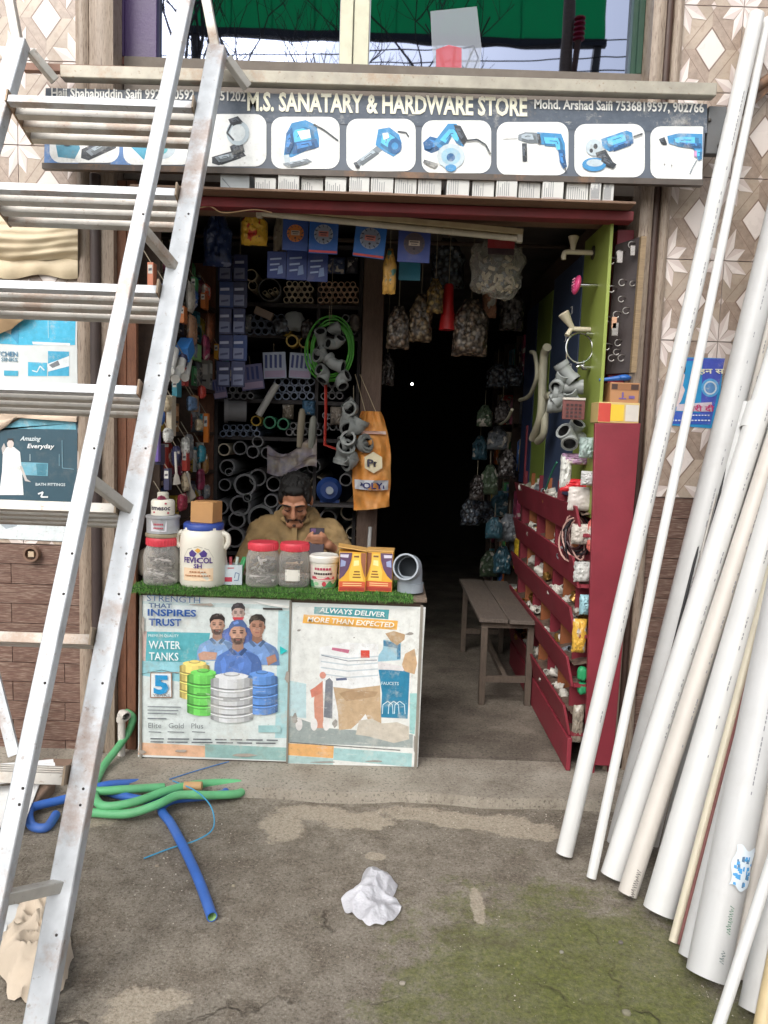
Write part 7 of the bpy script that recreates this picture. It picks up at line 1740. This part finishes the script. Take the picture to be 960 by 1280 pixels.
for i,(b0,u0,m_) in enumerate((((774,1082),(930,440),WIRE),((779,1086),(936,440),steel_mat('rod_steel',(170,166,160),.4)),((784,1088),(939,446),WIRE))):
    P, Q = lean(b0[0],b0[1],u0[0],u0[1],2.6,3.14); b = MB(); b.tube([P, P.lerp(Q,.5)+V((.004,-.006,0)), Q], .0055, 8); solo('thin_rod', b, m_, '%s thin dark rod of the bundle behind the socketed white pipe'%ordw[i], 'rod', 'thin rods among the pipes')
P, Q = lean(852,1186,953,790,2.9,3.2); b = MB(); b.beam(P+V((0,0,.01)), Q, .024, .012, 0, (0,-1,0)); solo('red_strip', b, mat('red_brown_strip',(132,84,82),.55,dirt=.3), 'flat reddish strip leaning between the cream and grey pipes', 'strip')
# red and white packet behind the corner pipes
p = at(938,1215,Z=0.0); root = thing('red_packet','red and white printed pack standing behind the corner pipes','packet',p+V((.03,.07,0)),(0,0,R(-12)))
b = MB(); b.box((-.05,-.02,0),(.05,.02,.33)); part(root,'pack',b,pm((178,36,56)),world=False,bevel=.004)
F_ = Flat(lambda u, v, l: V((u*.05,-.0206-.0004*l,v*.33)))
for v0,v1,c in ((.2,.26,(220,216,214)),(.3,.42,(226,222,220)),(.5,.54,(220,216,214)),(.33,.39,(70,60,80)),(.62,.7,(226,220,218))): F_.poly([(-.9,v0),(.9,v0),(.9,v1),(-.9,v1)],c)
part(root,'print',F_.mb,F_.mats,world=False,smooth=0)
# angle bracket of the sign reaching the right wall
b = MB(); b.beam(at(903,158,Y=3.19), at(975,90,Y=3.27), .03, .045); b.tube([at(918,130,Y=3.2), at(965,95,Y=3.24)], .02, 10); solo('sign_brace', b, steel_mat('dark_brace',(86,72,64),.6), 'brown steel brace running from the sign end to the right wall', 'brace')

# ============================================================ posters on the walls
root = thing('wall_poster','bright blue poster with white and pink lettering on the right star tiles','poster',at(868,532,Y=FW-.004))
def poster_sheet(root, pts, c, Y):
    b = MB(); b.prism([at(x,y,Y=Y) for x,y in pts],(0,.0015,0)); return part(root,'sheet',b,pm(c))
sh = poster_sheet(root,[(842,446),(905,448),(896,536),(829,531)],(44,150,206),FW-.004)
Fp = flat_on(FW-.0048, 800, 420, 5.33, .00015)
Fp.poly([(300,150),(570,150),(560,160),(298,166)],(70,96,190)); Fp.poly([(420,155),(565,155),(470,590),(400,590)],(74,90,190)); Fp.poly([(205,500),(480,520),(470,590),(195,585)],(58,96,196))
Fp.poly([(280,235),(300,260),(285,330),(300,360),(275,430),(250,470),(230,470),(260,330),(275,290)],(226,206,206)); Fp.poly([(250,455),(480,440),(480,505),(240,498)],(216,206,216)); Fp.ell(290,215,14,34,(46,36,44)); Fp.ell(468,345,60,62,(90,170,226)); Fp.ell(468,345,44,46,(210,226,236)); Fp.ell(468,345,34,36,(96,150,206))
part(sh,'print',Fp.mb,Fp.mats,smooth=0)
for t,x0,y0,x1,h,c in (('बहन स',345,250,560,34,(240,240,210)),('वारी दी',300,500,495,34,(214,70,130))):
    Ft = flat_on(FW-.0085, 800, 420, 5.33, .00015); Ft.text(t,x0,y0,x1,y0,h,c,.02); part(sh,'lettering',Ft.mb,Ft.mats,smooth=0)
Fg = flat_on(FW-.0085, 800, 420, 5.33, .00015)
for x in range(210,466,22): Fg.line([(x,562),(x+15,562)],9,(214,226,240)); Fg.layer=0
for x in range(330,460,20): Fg.line([(x,528),(x+13,528)],7,(226,230,240)); Fg.layer=0
part(sh,'small_print',Fg.mb,Fg.mats,smooth=0,kind='stuff')
# left wall: kitchen sink poster
root = thing('wall_poster','cyan and white kitchen sink poster on the left wall behind ladder','poster',at(40,500,Y=FW-.004))
sh = poster_sheet(root,[(-70,366),(96,378),(97,500),(-70,492)],(210,216,216),FW-.004)
Fp = flat_on(FW-.0048, 0, 370, 4.0, .00015)
Fp.poly([(-280,40),(70,200),(85,60),(160,60),(225,40),(380,45),(375,245),(100,245),(-280,220)],(62,176,212)); Fp.poly([(160,228),(350,236),(350,248),(165,242)],(226,232,234)); Fp.poly([(240,275),(345,278),(345,400),(240,400)],(56,160,196)); Fp.poly([(140,330),(235,334),(235,400),(140,400)],(64,170,204)); Fp.poly([(236,340),(345,300),(348,350),(240,378)],(220,226,228)); Fp.poly([(245,345),(290,322),(300,345),(262,360)],(110,116,122)); Fp.poly([(20,372),(90,374),(90,400),(20,398)],(60,160,190)); Fp.line([(240,110),(242,210)],4,(150,206,222)); Fp.poly([(60,60),(100,70),(90,240),(55,200)],(52,150,190)); Fp.line([(160,372),(185,380),(200,350),(222,372)],6,(206,222,226))
part(sh,'print',Fp.mb,Fp.mats,smooth=0)
for t,x0,y0,x1,h,c in (('KITCHEN',-45,300,88,24,(70,120,150)),('SINKS',5,325,88,18,(90,130,150))):
    Ft = flat_on(FW-.0075, 0, 370, 4.0, .00015); Ft.text(t,x0,y0,x1,y0+2,h,c,.03); part(sh,'lettering',Ft.mb,Ft.mats,smooth=0)
# left wall: dark bath poster
root = thing('wall_poster','dark teal bath fittings poster with a figure in white dress on left wall','poster',at(40,676,Y=FW-.004))
sh = poster_sheet(root,[(-70,520),(0,537),(40,515),(97,527),(95,678),(-70,670)],(52,82,96),FW-.004)
Fp = flat_on(FW-.0048, 0, 370, 4.0, .00015)
Fp.poly([(-280,700),(0,668),(160,582),(378,635),(380,668),(0,662)],(104,170,190)); Fp.poly([(100,830),(240,836),(238,900),(110,895)],(110,170,190)); Fp.poly([(180,838),(238,838),(232,898),(186,896)],(70,128,146))
Fp.poly([(15,770),(35,755),(70,755),(100,780),(108,860),(118,995),(-5,995),(10,880)],(226,230,230)); Fp.poly([(98,850),(110,850),(135,915),(155,930),(125,925)],(196,190,186)); Fp.ell(52,738,17,24,(206,196,190)); Fp.poly([(34,735),(38,712),(66,712),(70,735),(60,722),(44,722)],(58,56,60)); Fp.poly([(20,735),(30,760),(12,790),(8,760)],(190,184,180))
Fp.poly([(-280,1090),(90,1100),(365,1118),(350,1228),(-280,1200)],(214,222,224)); Fp.poly([(0,1075),(80,1080),(85,1150),(30,1165),(0,1140)],(160,170,178)); Fp.line([(150,790),(150,825)],3,(180,200,206)); Fp.line([(310,720),(312,860),(370,866)],3,(120,160,176)); Fp.line([(296,790),(296,850)],3,(120,160,176)); Fp.line([(190,990),(215,980),(205,1005),(240,1005)],8,(220,226,228)); Fp.poly([(160,1078),(350,1088),(340,1104),(160,1094)],(206,214,218))
part(sh,'print',Fp.mb,Fp.mats,smooth=0)
for t,x0,y0,x1,h,c,shr in (('Amazing',100,722,205,22,(214,226,230),.4),('Everyday',136,760,272,22,(232,236,238),.2),('BATH FITTINGS',178,948,326,14,(206,218,222),0)):
    Ft = flat_on(FW-.0085, 0, 370, 4.0, .00015); Ft.text(t,x0,y0,x1,y0+2,h,c,.02,shr); part(sh,'lettering',Ft.mb,Ft.mats,smooth=0)
# torn brown paper and rolled cream sheet
def torn(name,label,cat,pts,Y,c,bulge=.03,seed=0,rough=.7):
    W_ = [at(x,y,Y=Y) for x,y in pts]; cen = sum(W_,V())/len(W_); b = MB(); rings = 6; m_ = len(W_)*5; vs = []
    out = []
    for i in range(len(W_)):
        for k_ in range(5): out.append(W_[i].lerp(W_[(i+1)%len(W_)],k_/5)+mnoise.noise_vector(W_[i].lerp(W_[(i+1)%len(W_)],k_/5)*18+V((seed,0,0)))*.012)
    for r0 in range(1,rings+1):
        for p in out:
            q = cen.lerp(p,r0/rings); q.y += -bulge*(1-(r0/rings)**2)+.012*mnoise.noise(q*14+V((0,seed,0))); vs.append(q)
    vs.append(cen+V((0,-bulge,0))); C_ = len(vs)-1
    fs = [(C_,i,(i+1)%m_) for i in range(m_)]+[(r0*m_+i,(r0+1)*m_+i,(r0+1)*m_+(i+1)%m_,r0*m_+(i+1)%m_) for r0 in range(rings-1) for i in range(m_)]
    b.add(vs,fs); n_=len(b.v); b.add([V(q)+V((0,.003,0)) for q in b.v],[tuple(reversed(f)) for f in b.f]); return solo(name,b,mat(name+'_%d'%c[0],c,rough,var=.12,sc=8,bump=.4,bsc=16,dirt=.25,dc=(150,120,90)),label,cat,smooth=60)
torn('torn_paper','torn tan paper sagging over the kitchen sink poster','paper',[(-70,376),(20,374),(58,382),(40,392),(14,412),(-70,440)],FW-.03,(190,160,124),.02,1)
torn('torn_paper','strip of torn pale paper above the dark bath poster','paper',[(-70,505),(0,508),(96,516),(97,528),(60,524),(38,513),(0,536),(-70,545)],FW-.02,(206,186,166),.006,2)
torn('torn_paper','pale torn paper strip between the two left wall posters','paper',[(-60,497),(20,500),(90,502),(90,510),(10,508),(-60,506)],FW-.012,(206,206,200),.004,3)
root = thing('cream_sheet','cream plastic sheet folded over and hung on the left wall tiles','sheet',at(30,345,Y=FW-.05))
CRS = mat('cream_sheet',(206,190,160),.55,var=.12,sc=5,bump=.3,bsc=14,dirt=.3,dc=(170,140,106),dsc=4)
def drape(u, v):
    q = at(-80+177*u, 264+62*v+2*math.sin(u*9+v*3), Y=FW-.02-.045*math.sin(math.pi*min(1,v*1.02))**.6+.010*mnoise.noise(V((u*7,v*5,1)))+.004*math.sin(v*38+u*5)); return q
b = MB(); b.grid(drape, 40, 26); n_=len(b.v); b.add([V(q)+V((0,.004,0)) for q in b.v],[tuple(reversed(f)) for f in b.f]); part(root,'fold',b,CRS,smooth=70)
b = MB(); b.grid(lambda u,v: at(-80+177*u,322+24*v+3*math.sin(u*15)*v,Y=FW-.018-.012*math.sin(v*3)-.006*math.sin(u*30)*v), 40, 6); n_=len(b.v); b.add([V(q)+V((0,.003,0)) for q in b.v],[tuple(reversed(f)) for f in b.f]); part(root,'flap',b,CRS,smooth=70)
# pipe stub in the plank tiles
p = at(38,693,Y=FW-.03); root = thing('pipe_stub','capped brown pipe stub sticking out of the left plank tiles','pipe',p-V((0,0,.035))); b = MB(); b.pipe([p, p+V((0,.03,0))],.034,.009,20); part(root,'ring',b,mat('stub_brown',(120,94,78),.5)); b = MB(); b.tube([p+V((0,.004,0)),p+V((0,.025,0))],.017,4); part(root,'plug',b,mat('stub_plug',(186,166,140),.5))

# ============================================================ yard things at the left
for i,(pts,z0,c,lab) in enumerate((([(-30,958),(66,950),(74,968),(-30,982)],.10,(206,206,206),'upper corrugated white sheet lying at the left wall foot'),([(-40,985),(50,978),(30,1030),(-40,1034)],.05,(224,224,222),'white board lying below the corrugated sheet at the left'))):
    W_ = [at(x,y,Z=z0) for x,y in pts]; b = MB()
    b.grid(lambda u,v: W_[0].lerp(W_[1],u).lerp(W_[3].lerp(W_[2],u),v)+V((0,0,.008*math.sin(v*26) if i==0 else .003*math.sin(u*9))), 12, 30); n_=len(b.v); b.add([V(q)-V((0,0,.006)) for q in b.v],[tuple(reversed(f)) for f in b.f])
    solo('sheet_panel',b,mat('sheet_%d'%i,c,.5,dirt=.25,dc=(150,130,110)),lab,'panel',smooth=60)
b = MB(); a, c = at(-30,1034,Z=.02), at(50,1010,Z=.02); b.box((a.x,a.y+.1,-.02),(c.x-.02,a.y+.55,.042)); solo('brick_row',b,mat('brick_dull',(140,116,100),.85,dirt=.3),'low rubble block under the white sheets at the left wall','block',bevel=.008)
P_ = at(-8,842,Y=3.12); Q_ = at(18,944,Y=3.02); b = MB(); b.beam(P_,Q_,.05,.012,0,(0,-1,0)); b.beam(P_+V((-.02,.02,0)),Q_+V((-.02,.02,0)),.012,.04,0,(0,-1,0)); solo('metal_angle',b,LADW,'white steel angle piece leaning at the left picture edge','metal angle')
# rag of torn sacking behind the ladder foot
def rag(label,pts,c,seed,h,fine=.18):
    W_ = [at(x,y,Z=.0) for x,y in pts]; cen = sum(W_,V())/len(W_); b = MB(); rings = 18; out = []
    for i in range(len(W_)):
        for k_ in range(8): out.append(W_[i].lerp(W_[(i+1)%len(W_)],k_/8))
    m_ = len(out); vs = []
    for r0 in range(1,rings+1):
        for p in out:
            q = cen.lerp(p,r0/rings); q.x += .012*mnoise.noise(q*16+V((seed,0,0))); q.y += .012*mnoise.noise(q*16+V((0,seed,0))); q.z = .004+h*(1-(r0/rings)**4)*(.3+1.0*max(0,1-2*abs(mnoise.noise(q*6+V((seed,seed,0)))))**1.5) + fine*h*max(0,1-2*abs(mnoise.noise(q*(19 if fine > .3 else 11)+V((seed,0,seed)))))**2; vs.append(q)
    vs.append(cen+V((0,0,h))); C_ = len(vs)-1
    fs = [(C_,i,(i+1)%m_) for i in range(m_)]+[(r0*m_+i,(r0+1)*m_+i,(r0+1)*m_+(i+1)%m_,r0*m_+(i+1)%m_) for r0 in range(rings-1) for i in range(m_)]
    b.add(vs,fs); return b, c
b, c = rag('',[(18,1150),(50,1130),(82,1128),(84,1160),(92,1200),(80,1240),(50,1256),(10,1250),(-10,1200)],(206,178,150),4,.07,.34)
solo('sack_rag',b,mat('sacking',(184,170,152),.85,var=.10,sc=8,bump=.25,bsc=60,dirt=.12,dc=(160,130,104)),'crumpled beige torn sack on the ground behind the ladder foot','sack',smooth=70)
b, c = rag('',[(-20,1175),(14,1140),(36,1140),(34,1172),(8,1204),(-20,1220)],(0,0,0),9,.045)
solo('sack_rag',b,mat('pale_wrap',(196,200,202),.5,var=.12,sc=8,bump=.4,bsc=22,dirt=.2),'pale grey plastic wrap lying left of the beige torn sack','sack',smooth=70)
# white plastic bag in the middle of the yard
b, c = rag('',[(460,1086),(486,1096),(496,1108),(492,1122),(500,1134),(492,1150),(476,1160),(462,1162),(448,1152),(432,1142),(426,1130),(440,1118),(450,1104)],(0,0,0),21,.036,.38)
BAGM = NT('thin_white_bag'); BAGM.p.inputs['Base Color'].default_value = lin((226,226,232)); BAGM.p.inputs['Roughness'].default_value = .32
tl_ = BAGM.n('ShaderNodeBsdfTranslucent'); tl_.inputs[0].default_value = lin((220,220,228)); mx_ = BAGM.n('ShaderNodeMixShader'); mx_.inputs[0].default_value = .3
BAGM.l(BAGM.p.outputs[0],mx_.inputs[1]); BAGM.l(tl_.outputs[0],mx_.inputs[2]); BAGM.l(mx_.outputs[0],BAGM.out.inputs[0]); BAGM.bump(BAGM.noise(BAGM.coord(),38,6,.6),.7,.02)
o = solo('plastic_bag',b,BAGM.mat,'crumpled thin white plastic bag lying in the middle of the yard','bag',smooth=80); sb = o.modifiers.new('sub','SUBSURF'); sb.levels = 1; sb.render_levels = 1
# hoses
BH = mat('blue_hose',(50,98,178),.5,var=.14,dirt=.3,dc=(116,124,136)); GHm = mat('pale_green_hose',(100,178,122),.5,var=.14,dirt=.3,dc=(150,168,140)); CUT = mat('hose_cut',(150,186,130),.6)
def hose(name,label,pts,r_,m_,wall=.2):
    b = MB(); b.pipe(spline([at(x,y,Z=z) for x,y,z in pts],7), r_, r_*wall, 14, 0, 1); return solo(name,b,[m_,CUT],label,'hose',smooth=70)
hose('garden_hose','blue hose with an open end pointing to the camera on the yard',[(265,1146,.016),(250,1104,.016),(232,1064,.016),(214,1030,.018),(202,1012,.022),(216,1000,.03),(250,996,.03),(280,992,.02),(276,984,.02),(250,982,.02),(216,990,.03),(186,1000,.03),(150,994,.025),(120,984,.02),(150,974,.02),(176,978,.02),(130,982,.05),(84,998,.03),(44,1008,.03),(36,1016,.03),(40,1032,.016),(58,1034,.016),(70,1018,.016)],.0165,BH)
hose('garden_hose','pale green hose running from the pipe elbow over the blue hose',[(158,890,.215),(166,898,.20),(160,916,.13),(146,936,.09),(128,960,.06),(118,984,.05),(120,1000,.045),(134,1008,.045),(170,1002,.055),(210,988,.06),(250,980,.05),(294,979,.03),(302,984,.02),(298,992,.02),(262,994,.045),(224,994,.06),(196,1006,.055),(160,1017,.03),(120,1016,.02),(96,1012,.02),(110,992,.045),(140,988,.05),(170,986,.045),(205,984,.03)],.0165,GHm)
p = at(152,944,Z=SZ); root = thing('standpipe','beige standpipe with elbow feeding the green hose beside the counter','pipe',p); t_ = at(152,890,Y=p.y)
b = MB(); b.tube([p,V((p.x,p.y,t_.z-.02))],.016,12); part(root,'pipe',b,PB); b = MB(); elbow(b,V((p.x,p.y,t_.z)),(0,0,-1),(.7,-.6,-.25),.019,.04); part(root,'elbow',b,[PB,PIN])
b = MB(); b.tube(spline([at(180,1073,Z=.005),at(214,1060,Z=.006),at(246,1050,Z=.02),at(266,1036,Z=.03),at(266,1014,Z=.05),at(256,998,Z=.07),at(240,986,Z=.07),at(216,976,Z=.06)],6),.0026,6); solo('blue_twine',b,mat('blue_twine',(60,150,190),.5),'thin bright blue twine looping over the hoses','twine')
b = MB(); b.tube(spline([at(212,974,Z=SZ+.004),at(250,962,Z=SZ+.004),at(286,952,Z=SZ+.004)],6),.0024,6); solo('blue_twine',b,mat('blue_twine2',(70,120,180),.5),'straight piece of blue twine on the step below the left poster','twine')
for i,(x,y) in enumerate(((252,962),(256,984),(258,1004))):
    pass
p = at(246,986,Z=.05); b = MB(); b.tube([p+V((-.05,0,.01)),p+V((.02,0,.012))],.018,10); solo('hose_joiner',b,mat('joiner_tan',(190,150,104),.6),'tan tape wrapped joint on the hose pile','joint')
# pebbles and chips
for i,(x,y,s_,c) in enumerate(((783,1266,.011,(120,116,98)),(197,1082,.008,(150,138,122)),(292,1107,.006,(160,150,130)),(503,1229,.008,(146,138,126)),(625,1106,.007,(130,122,108)),(702,1190,.006,(140,136,124)),(435,1196,.005,(140,130,114)),(776,1178,.007,(104,98,92)))):
    b = crumple(at(x,y,Z=.0),s_,s_*.8,s_*.55,200+i,10,.3,False); solo('pebble',b,mat('pebble_%d'%i,c,.85),'small pebble, %s counted among the loose stones on the yard'%ordw[i],'pebble','loose pebbles on the yard',smooth=60)
grit = MB()
for i in range(5200):
    x = rnd.uniform(-1.9,1.6); y = rnd.uniform(1.2,2.98); s_ = rnd.uniform(.0012,.0042); z = mnoise.noise(V((x*2.2,y*2.2,3)))*.003+mnoise.noise(V((x*9,y*9,1)))*.0012-.0045
    a_ = rnd.uniform(0,6.3); p = V((x,y,z)); vs = [p+V((s_*math.cos(a_+k_*2.1)*rnd.uniform(.7,1.3),s_*math.sin(a_+k_*2.1)*rnd.uniform(.7,1.3),0)) for k_ in range(3)]+[p+V((0,0,s_*rnd.uniform(.5,1)))]
    grit.add(vs,[(0,1,3),(1,2,3),(2,0,3)],rnd.randrange(3))
tag(link('gravel',to_mesh('gravel',grit,[mat('grit_a',(170,160,144),.9),mat('grit_b',(104,94,82),.9),mat('grit_c',(200,192,178),.9)],0)),'fine loose grit scattered over the concrete yard','gravel',kind='stuff')
